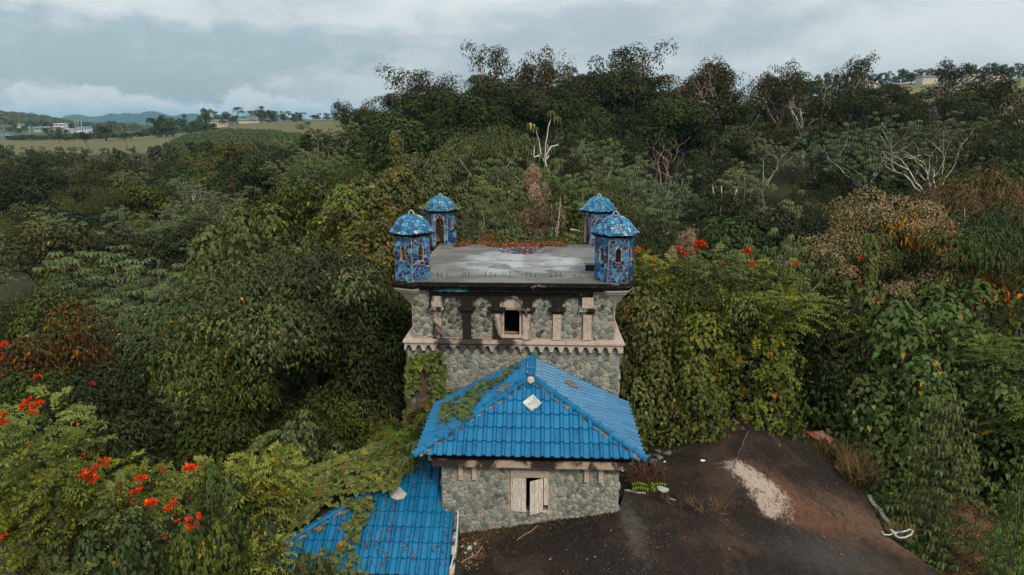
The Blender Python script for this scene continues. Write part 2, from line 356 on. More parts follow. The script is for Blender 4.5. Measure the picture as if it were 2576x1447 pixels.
# ------------------------------------------------------------------ terrain (depth rows surveyed from the photograph)
ROWS = [  # depth, columns, canopy (or ground) heights in photograph rows, tree height there
 (30, (-700, 0, 400, 800, 1000, 1400, 1700, 2000, 2300, 2576, 3300), (790, 790, 780, 650, 660, 690, 640, 700, 770, 780, 780), 9),
 (40, (-700, 0, 400, 800, 1000, 1200, 1400, 1700, 2000, 2300, 2576, 3300), (690, 690, 690, 560, 490, 470, 500, 570, 610, 610, 625, 625), 9),
 (55, (-700, 0, 400, 800, 1000, 1200, 1400, 1700, 2000, 2300, 2576, 3300), (600, 600, 590, 480, 410, 385, 405, 480, 530, 525, 500, 500), 9),
 (75, (-700, 0, 400, 800, 1000, 1200, 1400, 1700, 2000, 2300, 2576, 3300), (520, 520, 510, 430, 345, 330, 335, 385, 420, 405, 395, 395), 10),
 (100, (-700, 0, 400, 800, 1000, 1200, 1400, 1700, 2000, 2300, 2576, 3300), (465, 465, 455, 400, 295, 270, 262, 285, 305, 308, 302, 302), 11),
 (120, (-700, 0, 400, 800, 900, 1000, 1200, 1400, 1700, 2000, 2300, 2576, 3300), (440, 440, 430, 378, 290, 248, 225, 220, 222, 222, 232, 222, 222), 11),
 (150, (-700, 0, 400, 800, 1000, 1200, 1400, 1700, 2000, 2300, 2576, 3300), (415, 415, 405, 365, 270, 235, 235, 240, 245, 245, 240, 240), 12),
 (200, (-700, 0, 400, 800, 1000, 1200, 1400, 1700, 2000, 2300, 2576, 3300), (392, 390, 378, 344, 310, 300, 300, 290, 260, 240, 230, 230), 9),
 (260, (-700, 0, 400, 800, 1000, 1200, 1400, 1700, 2000, 2300, 2576, 3300), (382, 381, 366, 338, 318, 310, 310, 295, 250, 232, 225, 225), 7),
 (320, (-700, 0, 250, 450, 650, 830, 1000, 1400, 1900, 2200, 2576, 3300), (386, 384, 378, 372, 352, 342, 334, 330, 290, 250, 240, 240), 0),
 (420, (-700, 0, 250, 450, 650, 830, 1000, 1400, 1900, 2200, 2400, 2576, 3300), (374, 372, 364, 350, 330, 320, 312, 320, 270, 226, 210, 205, 205), 0),
 (560, (-700, 0, 250, 450, 600, 830, 1000, 1400, 1900, 2200, 2576, 3300), (356, 354, 350, 338, 310, 302, 300, 310, 270, 212, 198, 198), 0),
 (800, (-700, 0, 250, 450, 650, 830, 1000, 1400, 1900, 2200, 2576, 3300), (338, 336, 335, 334, 322, 316, 312, 312, 285, 230, 215, 215), 0),
 (1200, (-700, 0, 120, 250, 450, 650, 1000, 3300), (316, 309, 318, 326, 327, 322, 316, 312), 0),
 (1700, (-700, 0, 70, 120, 165, 220, 330, 450, 650, 3300), (284, 288, 294, 302, 311, 319, 321, 320, 318, 312), 0),
 (2600, (-700, 3300), (313, 312), 0), (9000, (-700, 3300), (310, 310), 0)]
_LD = []; _RZ = []
_PXG = np.linspace(-700, 3300, 201)
for d, cs, ys, h in ROWS:
    yy = np.interp(_PXG, cs, ys); _LD.append(math.log(d))
    _RZ.append([at_y(p, y, d).z - h for p, y in zip(_PXG, yy)])
_LD = [math.log(4), math.log(20), math.log(25)] + _LD
near = np.interp(_PXG, (-700, 700, 1100, 1500, 1900, 3300), (-1.2, -1.0, -.5, .3, 1.5, 1.5))
_RZ = [list(near), list(near), list(near * 1.0)] + _RZ
_RZ = np.array(_RZ); _LD = np.array(_LD)
def ground(X, Y):
    X = np.atleast_1d(np.asarray(X, float)); Y = np.maximum(np.atleast_1d(np.asarray(Y, float)), 4.)
    px = np.clip((to_px(X, Y) + 700) / 20, 0, 199.999); ld = np.clip(np.log(Y), _LD[0], _LD[-1] - 1e-6)
    i = np.clip(np.searchsorted(_LD, ld, side='right') - 1, 0, len(_LD) - 2); t = (ld - _LD[i]) / (_LD[i + 1] - _LD[i]); t = t * t * (3 - 2 * t) * .5 + t * .5
    j = px.astype(int); u = px - j
    a = _RZ[i, j] * (1 - u) + _RZ[i, j + 1] * u; b = _RZ[i + 1, j] * (1 - u) + _RZ[i + 1, j + 1] * u
    return a * (1 - t) + b * t
def vnoise(X, Y, s, seed=0):
    g = np.random.default_rng(seed).random((64, 64)); x = X / s; y = Y / s
    i = np.floor(x).astype(int); j = np.floor(y).astype(int); u = x - i; v = y - j; u = u * u * (3 - 2 * u); v = v * v * (3 - 2 * v)
    q = lambda a, b: g[a % 64, b % 64]
    return (q(i, j) * (1 - u) + q(i + 1, j) * u) * (1 - v) + (q(i, j + 1) * (1 - u) + q(i + 1, j + 1) * u) * v
def m_ground():
    s = NT('ground_soil'); a = s.n('ShaderNodeAttribute'); a.attribute_name = 'tint'; n = s.noise(s.wcoord(), 1.7, 7, .65); f = s.noise(s.wcoord(), .05, 4)
    c = s.mix(s.ramp(n, .35, .7), a.outputs['Color'], s.mix(.55, a.outputs['Color'], (.015, .012, .008)))
    c = s.mix(s.ramp(f, .4, .65, 0, .35), c, (.10, .085, .04)); s.pbr(c, .95, .1, n, .5, .05); return s.m
def build_ground():
    ys = np.concatenate([np.linspace(-40, 16, 8), np.geomspace(18, 9000, 150)]); ts = np.linspace(-1, 1, 181)
    T, Y = np.meshgrid(ts, ys); X = T * (60 + np.maximum(Y, 0) * 1.7); Z = ground(X, Y).reshape(X.shape) if False else ground(X.ravel(), Y.ravel()).reshape(X.shape)
    Z = Z + (vnoise(X + 999, Y + 999, 6, 1) - .5) * np.clip(Y / 60, .1, 1.2)
    px = to_px(X, np.maximum(Y, 4)); C = np.zeros(X.shape + (3,)); C[:] = (.035, .036, .018)
    n = vnoise(X + 5000, Y + 5000, 25, 3)
    left = (px < 900) & (Y > 300) & (Y < 640); C[left] = (.132, .120, .050)
    right = (px > 2150) & (Y > 290) & (Y < 520); C[right] = (.165, .155, .06); C[right & (px < 2260)] = (.17, .11, .065)
    C[(Y >= 640)] = (.08, .085, .04); C[left & (n > .72)] = (.13, .13, .05)
    nr = (Y < 34) & (px > 1600); C[nr] = (.03, .035, .015)
    path = nr & (Y < 0) & (np.abs(px - 2440 - vnoise(X + 50, Y + 50, 2, 9) * 60) < 110 - np.maximum(Y - 16, 0) * 5); C[path] = (.115, .06, .036)
    r, c = X.shape; I = np.arange(r * c).reshape(r, c)
    F = np.stack([I[:-1, :-1], I[:-1, 1:], I[1:, 1:], I[1:, :-1]], -1).reshape(-1, 4)
    me = tri_mesh('ground', np.stack([X, Y, Z], -1).reshape(-1, 3), F, C.reshape(-1, 3), [m_ground()])
    me.polygons.foreach_set('use_smooth', [True] * len(me.polygons)); tag(link(me, 'ground'), kind='structure')
    # blue hills far away
    cs = (-700, 60, 140, 175, 200, 228, 258, 285, 300, 330, 350, 372, 390, 410, 425, 440, 462, 488, 510, 560, 600, 640, 680, 720, 760, 830, 1000, 3300)
    yy = (312, 312, 304, 292, 289, 293, 292, 286, 289, 286, 289, 283, 281, 285, 291, 294, 288, 287, 293, 299, 295, 288, 291, 297, 302, 304, 309, 314)
    ps = np.linspace(-700, 3300, 700); crest = np.interp(ps, cs, yy); ds = np.linspace(3900, 5200, 46); prof = np.sin(np.clip((ds - 3900) / 1000, 0, 1) * math.pi / 2)
    prof[ds > 4900] *= np.linspace(1, .4, (ds > 4900).sum())
    V = []
    for d, k in zip(ds, prof):
        for p, y in zip(ps, crest):
            q = at_y(p, 313, d); t = at_y(p, y, d); V.append((q.x, d, q.z - 10 + (t.z - q.z + 10) * k))
    V = np.array(V); n = vnoise(V[:, 0] + 1e5, V[:, 1] + 1e4, 90, 4) + .5 * vnoise(V[:, 0] + 1e5, V[:, 1] + 1e4, 34, 5) + .35 * vnoise(V[:, 0] + 1e5, V[:, 1], 14, 6)
    V[:, 2] += (n - .95) * 18 * np.repeat(np.minimum(prof * 2, 1), len(ps))
    r, c = len(ds), len(ps); I = np.arange(r * c).reshape(r, c); F = np.stack([I[:-1, :-1], I[:-1, 1:], I[1:, 1:], I[1:, :-1]], -1).reshape(-1, 4)
    me = tri_mesh('hills', V, F, np.tile((.028, .04, .02), (len(V), 1)), [LEAF]); tag(link(me, 'hills'), kind='structure')
build_ground()
def build_path():
    cl = [(2395, 1620), (2415, 1447), (2432, 1380), (2442, 1320), (2425, 1275), (2440, 1235)]; pts = [at_z(x, y, 1.6) for x, y in cl]; V = []; n = 60; k = 15
    for i in range(n):
        t = i / (n - 1) * (len(pts) - 1); j = min(int(t), len(pts) - 2); p = pts[j].lerp(pts[j + 1], t - j); d = (pts[j + 1] - pts[j]).normalized(); s_ = Vector((d.y, -d.x, 0)).normalized()
        for q in range(k):
            w = (q / (k - 1) - .5) * 2 * (1.15 + .25 * math.sin(i * .7 + q)); x = p.x + s_.x * w; y = p.y + s_.y * w; V.append((x, y, float(ground(x, y)[0]) + .12 - .10 * abs(w) + float(vnoise(np.array([x + 90]), np.array([y + 90]), .5, 4)[0]) * .09))
    I = np.arange(n * k).reshape(n, k); F = np.stack([I[:-1, :-1], I[:-1, 1:], I[1:, 1:], I[1:, :-1]], -1).reshape(-1, 4); V = np.array(V)
    C = np.tile((.125, .058, .034), (len(V), 1)) * (.65 + .7 * vnoise(V[:, 0] + 30, V[:, 1] + 30, .45, 8))[:, None]; me = tri_mesh('path', V, F, C, [bpy.data.materials['ground_soil']]); me.polygons.foreach_set('use_smooth', [True] * len(me.polygons)); tag(link(me, 'path'), kind='structure')
build_path()

# ------------------------------------------------------------------ Voronoi pieces (stones, mosaic shards)
def clip_half(poly, p, n):
    out = []; L = len(poly)
    for i in range(L):
        a, b = poly[i], poly[(i + 1) % L]; da = (a[0] - p[0]) * n[0] + (a[1] - p[1]) * n[1]; db = (b[0] - p[0]) * n[0] + (b[1] - p[1]) * n[1]
        if da <= 0: out.append(a)
        if (da < 0 < db) or (db < 0 < da):
            t = da / (da - db); out.append((a[0] + (b[0] - a[0]) * t, a[1] + (b[1] - a[1]) * t))
    return out
def scatter2(w, h, s, rg, jit=.75):
    pts = []; row = 0; y = s * .3
    while y < h:
        x = s * (.25 if row % 2 else .75)
        while x < w:
            pts.append((x + (rg.random() - .5) * s * jit, y + (rg.random() - .5) * s * jit)); x += s
        y += s * .86; row += 1
    return pts
def cells(pts, w, h, s):
    P = np.array(pts); out = []
    for i, p in enumerate(pts):
        poly = [(0, 0), (w, 0), (w, h), (0, h)]; d = ((P - P[i]) ** 2).sum(1)
        for j in np.argsort(d)[1:22]:
            if d[j] > (3.2 * s) ** 2: break
            q = pts[j]; poly = clip_half(poly, ((p[0] + q[0]) / 2, (p[1] + q[1]) / 2), (q[0] - p[0], q[1] - p[1]))
            if len(poly) < 3: break
        if len(poly) >= 3: out.append(poly)
    return out
def inset(poly, g):
    c = np.mean(poly, 0); out = list(poly); L = len(poly)
    area = sum(poly[i][0] * poly[(i + 1) % L][1] - poly[(i + 1) % L][0] * poly[i][1] for i in range(L))
    src = list(poly)
    for i in range(L):
        a, b = src[i], src[(i + 1) % L]; nx, ny = b[1] - a[1], a[0] - b[0]; l = math.hypot(nx, ny)
        if l < 1e-6: continue
        nx, ny = nx / l, ny / l
        if (a[0] - c[0]) * nx + (a[1] - c[1]) * ny < 0: nx, ny = -nx, -ny
        out = clip_half(out, (a[0] - nx * g, a[1] - ny * g), (nx, ny))
        if len(out) < 3: return []
    if area < 0: out = out[::-1]
    return out
def parea(p): return abs(sum(p[i][0] * p[(i + 1) % len(p)][1] - p[(i + 1) % len(p)][0] * p[i][1] for i in range(len(p)))) / 2
def soften(poly, k=.15):
    out = []; L = len(poly)
    for i in range(L):
        a, b = poly[i], poly[(i + 1) % L]; out += [(a[0] + (b[0] - a[0]) * k, a[1] + (b[1] - a[1]) * k), (b[0] + (a[0] - b[0]) * k, b[1] + (a[1] - b[1]) * k)]
    return out
def dome_piece(mb, poly, P, h, back=.02, bulge=.55):
    n = len(poly); c = np.mean(poly, 0); q = [(c[0] + (a[0] - c[0]) * .62, c[1] + (a[1] - c[1]) * .62) for a in poly]
    V = [P(a[0], a[1], -back) for a in poly] + [P(a[0], a[1], h * bulge) for a in poly] + [P(a[0], a[1], h) for a in q]
    F = [(i, (i + 1) % n, n + (i + 1) % n, n + i) for i in range(n)] + [(n + i, n + (i + 1) % n, 2 * n + (i + 1) % n, 2 * n + i) for i in range(n)] + [tuple(range(2 * n, 3 * n))]
    mb.add(V, F)
def flat_piece(mb, poly, P, h, back=.01, tilt=(0, 0)):
    n = len(poly); c = np.mean(poly, 0)
    V = [P(a[0], a[1], -back) for a in poly] + [P(a[0], a[1], h + (a[0] - c[0]) * tilt[0] + (a[1] - c[1]) * tilt[1]) for a in poly]
    mb.add(V, [(i, (i + 1) % n, n + (i + 1) % n, n + i) for i in range(n)] + [tuple(range(n, 2 * n))])
def stone_wall(parent, X0, X1, Z0, Z1, Y, s, seed, skip=lambda x, z: False, limit=300, prefer=None, side=None, algae=None):
    """fieldstones proud of a mortared wall; side 'x' lays them on a face along Y instead"""
    rg = np.random.default_rng(seed); w, h = X1 - X0, Z1 - Z0
    cs = cells(scatter2(w, h, s, rg, 1.15), w, h, s); stones = []
    for p in cs:
        q = inset(p, s * rg.uniform(.035, .085))
        if len(q) < 3 or parea(q) < s * s * .12: continue
        c = np.mean(q, 0)
        if skip(X0 + c[0], Z0 + c[1]): continue
        stones.append((parea(q), soften(q)))
    stones.sort(key=lambda t: -t[0] if prefer is None else -prefer(X0 + np.mean(t[1], 0)[0], Z0 + np.mean(t[1], 0)[1]))
    P = (lambda a, b, n: (X0 + a, Y - n, Z0 + b)) if side is None else (lambda a, b, n: (side - n if side < -1 else side + n, X0 + a, Z0 + b))
    rest = MB(); k = 0
    for A, q in stones:
        hgt = rg.uniform(.02, .06) * s / .25
        mt = STONE_ALGAE if algae and rg.random() < algae(X0 + np.mean(q, 0)[0], Z0 + np.mean(q, 0)[1]) else STONE
        if k < limit: mb = MB(); dome_piece(mb, q, P, hgt); mb.build('stone', mt, parent)
        else: dome_piece(rest, q, P, hgt)
        k += 1
    if rest.v: tag(rest.build('stone', STONE, parent), kind='stuff')
    return k
def arch_wall(mb, P, w, z0, z1, ox0, ox1, oz0, oz1, t, n=8):
    """wall panel w wide with a round-headed opening; P(a, z, depth)"""
    r = (ox1 - ox0) / 2; sp = oz1 - r; arc = [(ox0 + r - r * math.cos(math.pi * i / n), sp + r * math.sin(math.pi * i / n)) for i in range(n + 1)]
    def pris(poly):
        L = len(poly); mb.add([P(a, z, 0) for a, z in poly] + [P(a, z, t) for a, z in poly],
            [tuple(range(L)), tuple(range(2 * L - 1, L - 1, -1))] + [(i, L + i, L + (i + 1) % L, (i + 1) % L) for i in range(L)])
    pris([(0, z0), (ox0, z0), (ox0, z1), (0, z1)]); pris([(ox1, z0), (w, z0), (w, z1), (ox1, z1)])
    if oz0 > z0 + .01: pris([(ox0, z0), (ox1, z0), (ox1, oz0), (ox0, oz0)])
    for (a, za), (b, zb) in zip(arc[:-1], arc[1:]): pris([(a, za), (b, zb), (b, z1), (a, z1)])

# ------------------------------------------------------------------ the stone tower
YU, YL = 23.83, 23.72
UX0, UX1 = at_y(1037, 800, YU).x, at_y(1547, 800, YU).x
LX0, LX1 = at_y(1027, 900, YL).x, at_y(1558, 900, YL).x
zy = lambda y, Y=23.7: at_y(1290, y, Y).z
xx = lambda x, y=800, Y=23.7: at_y(x, y, Y).x
ZT = 10.58
tower = empty('stone_tower', ((UX0 + UX1) / 2, 27.5, -1), 'square fieldstone tower with four blue mosaic corner turrets round a flat wet roof', 'tower')
YB = 31.9
def build_tower():
    zled = zy(858, 23.5); zlb = zy(866, 23.5)
    m = MB(); wx0, wx1 = xx(1268, 810, YU), xx(1307, 810, YU); wz0, wz1 = zy(841, YU), zy(779, YU); t = .35
    m.box(UX0, wx0, YU, YU + t, zled - .3, 10.3); m.box(wx1, UX1, YU, YU + t, zled - .3, 10.3); m.box(wx0, wx1, YU, YU + t, zled - .3, wz0); m.box(wx0, wx1, YU, YU + t, wz1, 10.3)
    m.box(UX0, UX0 + t, YU + t, YB - .3, zled - .3, 10.3); m.box(UX1 - t, UX1, YU + t, YB - .3, zled - .3, 10.3); m.box(UX0, UX1, YB - .3, YB, zled - .3, 10.3)
    m.box(LX0, LX1, YL, YB + .1, -3, zled - .3)
    m.build('wall', MORTAR, tower)
    f = MB(); f.box(UX0 + .3, UX1 - .3, YU + .4, YB - .35, zled - .3, zled - .1); f.build('floor', DARK, tower)
    # fieldstones: upper storey between pilasters, then the wall under the ledge
    pil = [xx(x) for x in (1099.5, 1174.5, 1250, 1325.5, 1401.5, 1478)]
    zsp = zy(772); ztop = zy(747)
    def skip_u(x, z):
        if wx0 - .16 < x < wx1 + .16 and z < wz1 + .45: return True
        if any(abs(x - p) < .13 and z < zsp for p in pil): return True
        if z > zsp + .02 and pil[0] - .2 < x < pil[-1] + .2:
            return not any(((x - (a + b) / 2) / .36) ** 2 + ((z - zsp) / .36) ** 2 < 1.05 for a, b in zip(pil[:-1], pil[1:]))
        return False
    stone_wall(tower, UX0 + .02, UX1 - .02, zled + .02, 10.05, YU, .17, 11, skip_u, 170, algae=lambda x, z: .85 if abs(x + 2.75) < .55 and z > 8.75 else .7 if abs(x + 3.3) < .3 and 8.9 < z < 9.6 else .5 if abs(x + 1.85) < .35 and z > 8.9 else .4 if z > 9.6 else .12)
    zr = at_y(1342, 893, YL).z
    def skip_l(x, z): return z < 6.2 or (z < zr - .12 - abs(x + .22) * .48 - .05)
    stone_wall(tower, LX0 + .01, LX1 - .01, 5.2, zlb - .02, YL, .205, 12, lambda x, z: z < zr - .15 - abs(x + .22) * .5 and -3.7 < x < 3.1, 130, lambda x, z: z)
    for sx in (UX0, UX1): stone_wall(tower, YU + .3, YB - .4, zled + .02, 10.0, 0, .42, 13, limit=0, side=sx)
    for sx in (LX0, LX1): stone_wall(tower, YL + .05, YB, 1.5, zlb - .1, 0, .45, 14, limit=0, side=sx)
    # window: jambs, sill, head and the plaster lunette over it
    m = MB(); m.box(wx0 - .07, wx0, YU - .03, YU + .18, wz0, wz1); m.box(wx1, wx1 + .07, YU - .03, YU + .18, wz0, wz1); m.box(wx0 - .07, wx1 + .07, YU - .03, YU + .18, wz1, wz1 + .07); wf = m.build('window', CONC[.35], tower)
    m = MB(); m.box(wx0 - .12, wx1 + .12, YU - .1, YU + .1, wz0 - .11, wz0); m.build('sill', CONC[.1], wf)
    m = MB(); c = (pil[2] + pil[3]) / 2; arc = [(c + .35 * math.cos(math.pi * i / 12), zsp + .02 + .34 * math.sin(math.pi * i / 12)) for i in range(13)]
    lo = [(x, wz1 + .07 if True else 0) for x, _ in arc]; m.strip(lo, [(x, max(z, wz1 + .1)) for x, z in arc], YU - .06, YU + .05); m.build('lunette', CONC[.35], tower)
    m = MB(); m.strip([(c + .36 * math.cos(math.pi * i / 12), zsp + .33 * math.sin(math.pi * i / 12)) for i in range(13)], [(c + .43 * math.cos(math.pi * i / 12), zsp + .41 * math.sin(math.pi * i / 12)) for i in range(13)], YU - .15, YU - .05); m.build('arch_moulding', CONC[.6], tower)
    # pilasters, each with a moulded capital and plinth
    sts = (.47, .9, .47, .47, .1, .1); zb = zled + .005
    for i, (p, st) in enumerate(zip(pil, sts)):
        m = MB(); m.box(p - .145, p + .145, YU - .14, YU - .001, zb, zy(790)); m.box(p - .165, p + .165, YU - .16, YU - .001, zb, zb + .07 if i in (0, 2) else zb + .02); m.box(p - .15, p + .15, YU - .155, YU - .001, zy(800), zy(790)); pl = m.build('pilaster', CONC[st], tower)
        m = MB(); z0, z1 = zy(790), zy(774)
        for k, (a, b, o) in enumerate(((0, .3, .19), (.3, .55, .24), (.55, 1, .31))): m.box(p - o, p + o, YU - o * .75, YU - .001, z0 + (z1 - z0) * a, z0 + (z1 - z0) * b)
        m.build('capital', CONC[(.6, .9, .9, .6, .6, .47)[i]], pl)
        m = MB(); ob = .2 if i in (0, 5) else .12; m.box(p - ob, p + ob, YU - .13, YU - .001, z1, zy(747)); m.build('impost', CONC[(.47, .9, .9, .9, .9, .1)[i]], pl)
    # arcade plate with five round arches cut out of it
    lo = []; x0, x1 = xx(1081), xx(1491); zs = zsp + .01
    lo.append((x0, ztop - .05))
    for a, b in zip(pil[:-1], pil[1:]):
        c = (a + b) / 2; r = .355
        lo.append((c - r - .001, zs))
        lo += [(c - r * math.cos(math.pi * k / 14), zs + .97 * r * math.sin(math.pi * k / 14)) for k in range(15)]
        lo.append((c + r + .001, zs))
    lo.append((x1, ztop - .05)); lo[0] = (x0, zs); lo[-1] = (x1, zs)
    m = MB(); m.strip(lo, [(x, 10.09) for x, _ in lo], YU - .115, YU - .002); m.build('arcade', CONC[.9], tower)
    # cornice, dentils, roof slab
    m = MB(); m.box(UX0 - .06, UX1 + .06, 23.46, YB + .25, ZT - .15, ZT); m.build('roof', TERR, tower)
    m = MB(); cx0, cx1 = UX0 + .2, UX1 - .2
    m.box(cx0, cx1, 23.44, 23.459, ZT - .16, ZT - .012)
    m.box(cx0, cx1, 23.52, YU, ZT - .25, ZT - .152); m.box(cx0, cx1, 23.60, YU, ZT - .33, ZT - .252); m.box(x0 - .02, x1 + .02, 23.56, YU, ZT - .37, ZT - .332); m.box(x0, x1, 23.69, YU, 10.091, ZT - .372)
    m.build('cornice', CORN, tower)
    n = 44
    for k in range(n):
        x = x0 + .05 + (x1 - x0 - .1) * k / (n - 1); m = MB(); m.box(x - .035, x + .035, 23.61, 23.688, 10.10, ZT - .375); m.build('dentil', CORN, tower)
    # ledge and its row of little arched niches
    m = MB(); a0, a1 = xx(1013, 860, 23.45), xx(1572, 860, 23.45)
    m.hexa([(a0, 23.42, zled - .1), (a1, 23.42, zled - .1), (a1, YB + .3, zled - .1), (a0, YB + .3, zled - .1)], [(a0, 23.42, zled - .03), (a1, 23.42, zled - .03), (a1 - .15, YB, zled), (a0 + .15, YB, zled)])
    m.build('ledge', m_ledge(), tower)
    b0, b1 = xx(1017, 870, 23.5), xx(1568, 870, 23.5); zb = zy(885, 23.5); zt = zled - .101; n = 22; lo = [(b0, zb)]
    for k in range(n):
        c = xx((1550 + (205 + 94.8 * k) / 2.411) / 1.59, 870, 23.5); r = .085
        lo += [(c - r - .03, zb), (c - r - .03, zb + .09), (c - r, zb + .09)] + [(c - r * math.cos(math.pi * q / 7), zb + .12 + r * math.sin(math.pi * q / 7)) for q in range(8)] + [(c + r, zb + .09), (c + r + .03, zb + .09), (c + r + .03, zb)]
    lo.append((b1, zb)); lo = [(x + i * 1e-5, z) for i, (x, z) in enumerate(lo)]
    m = MB(); m.strip(lo, [(x, zt) for x, _ in lo], 23.50, YL - .004); m.box(b0 + .01, b1 - .01, 23.46, 23.499, zt - .03, zt - .001); m.build('niche_band', m_ledge(), tower)
    for sx, o in ((b0, 1), (b1, -1)):
        m = MB(); m.box(min(sx, sx + o * .2), max(sx, sx + o * .2), YL, YB, zb, zt); m.build('side_band', m_ledge(), tower)
    # drain pipe stubs over the ledge
    for px in ((1550 + 367 / 2.411) / 1.59, (1550 + 2014 / 2.411) / 1.59):
        q = at_y(px, (1080 + 650 / 2.411) / 1.59, YU - .1); m = MB(); rr = []
        for r_, y_ in ((.052, 0), (.052, -.09), (.034, -.09), (.034, .0)):
            rr.append([(q.x + r_ * math.cos(k * math.tau / 10), q.y + y_ + .02, q.z + r_ * math.sin(k * math.tau / 10)) for k in range(10)])
        m.rings(rr, cap=False); d = m.build('drain_pipe', PVC, tower)
    # cut reinforcing bars along the front edge
    for x1_, x2_, yt, yb in ((575, 575, 895, 938), (612, 614, 902, 938), (660, 658, 895, 935), (805, 797, 898, 935), (826, 827, 892, 936), (858, 860, 888, 935), (1013, 1011, 888, 936), (1060, 1062, 890, 936), (1105, 1098, 902, 936), (1240, 1235, 886, 936), (1387, 1388, 895, 936), (1424, 1427, 898, 936), (1473, 1474, 900, 936), (1613, 1615, 903, 935), (1663, 1664, 896, 934), (1702, 1703, 897, 932), (1832, 1832, 908, 930), (1880, 1882, 906, 928)):
        q = at_z((1500 + x2_ / 2.292) / 1.59, (700 + yb / 2.292) / 1.59, ZT); t = at_y((1500 + x1_ / 2.292) / 1.59, (700 + yt / 2.292) / 1.59, q.y)
        m = MB(); m.tube([(q.x, q.y, ZT - .02), (t.x, t.y, t.z)], .012, 5); m.build('rebar', STEEL, tower)
def m_ledge():
    if 'ledge' in MATS: return MATS['ledge']
    s = NT('ledge_stucco'); v = s.wcoord((1, 1, .6)); n = s.noise(v, 1.15, 7, .65, .5); f = s.noise(s.wcoord(), 15, 5, .65)
    col = s.mix(s.ramp(f, .35, .7), (.47, .37, .31), (.36, .28, .225)); col = s.mix(s.ramp(s.noise(s.wcoord(), 3.5, 5), .5, .7, 0, .5), col, (.21, .13, .09))
    g = s.n('ShaderNodeSeparateXYZ'); s.l(s.wcoord(), g.inputs[0])
    for cx_, w_ in ((-3.45, .42), (-2.45, .75), (-.6, .35), (-1.1, .6)):
        k = s.ramp(s.math('ADD', s.math('ABSOLUTE', s.math('SUBTRACT', g.outputs[0], cx_)), s.math('MULTIPLY', s.math('SUBTRACT', n, .5), 1.6)), w_, w_ * .3)
        col = s.mix(s.math('MULTIPLY', k, .93), col, (.02, .016, .013))
    s.pbr(col, .85, .25, f, .4, .012); MATS['ledge'] = s.m; return s.m
build_tower()

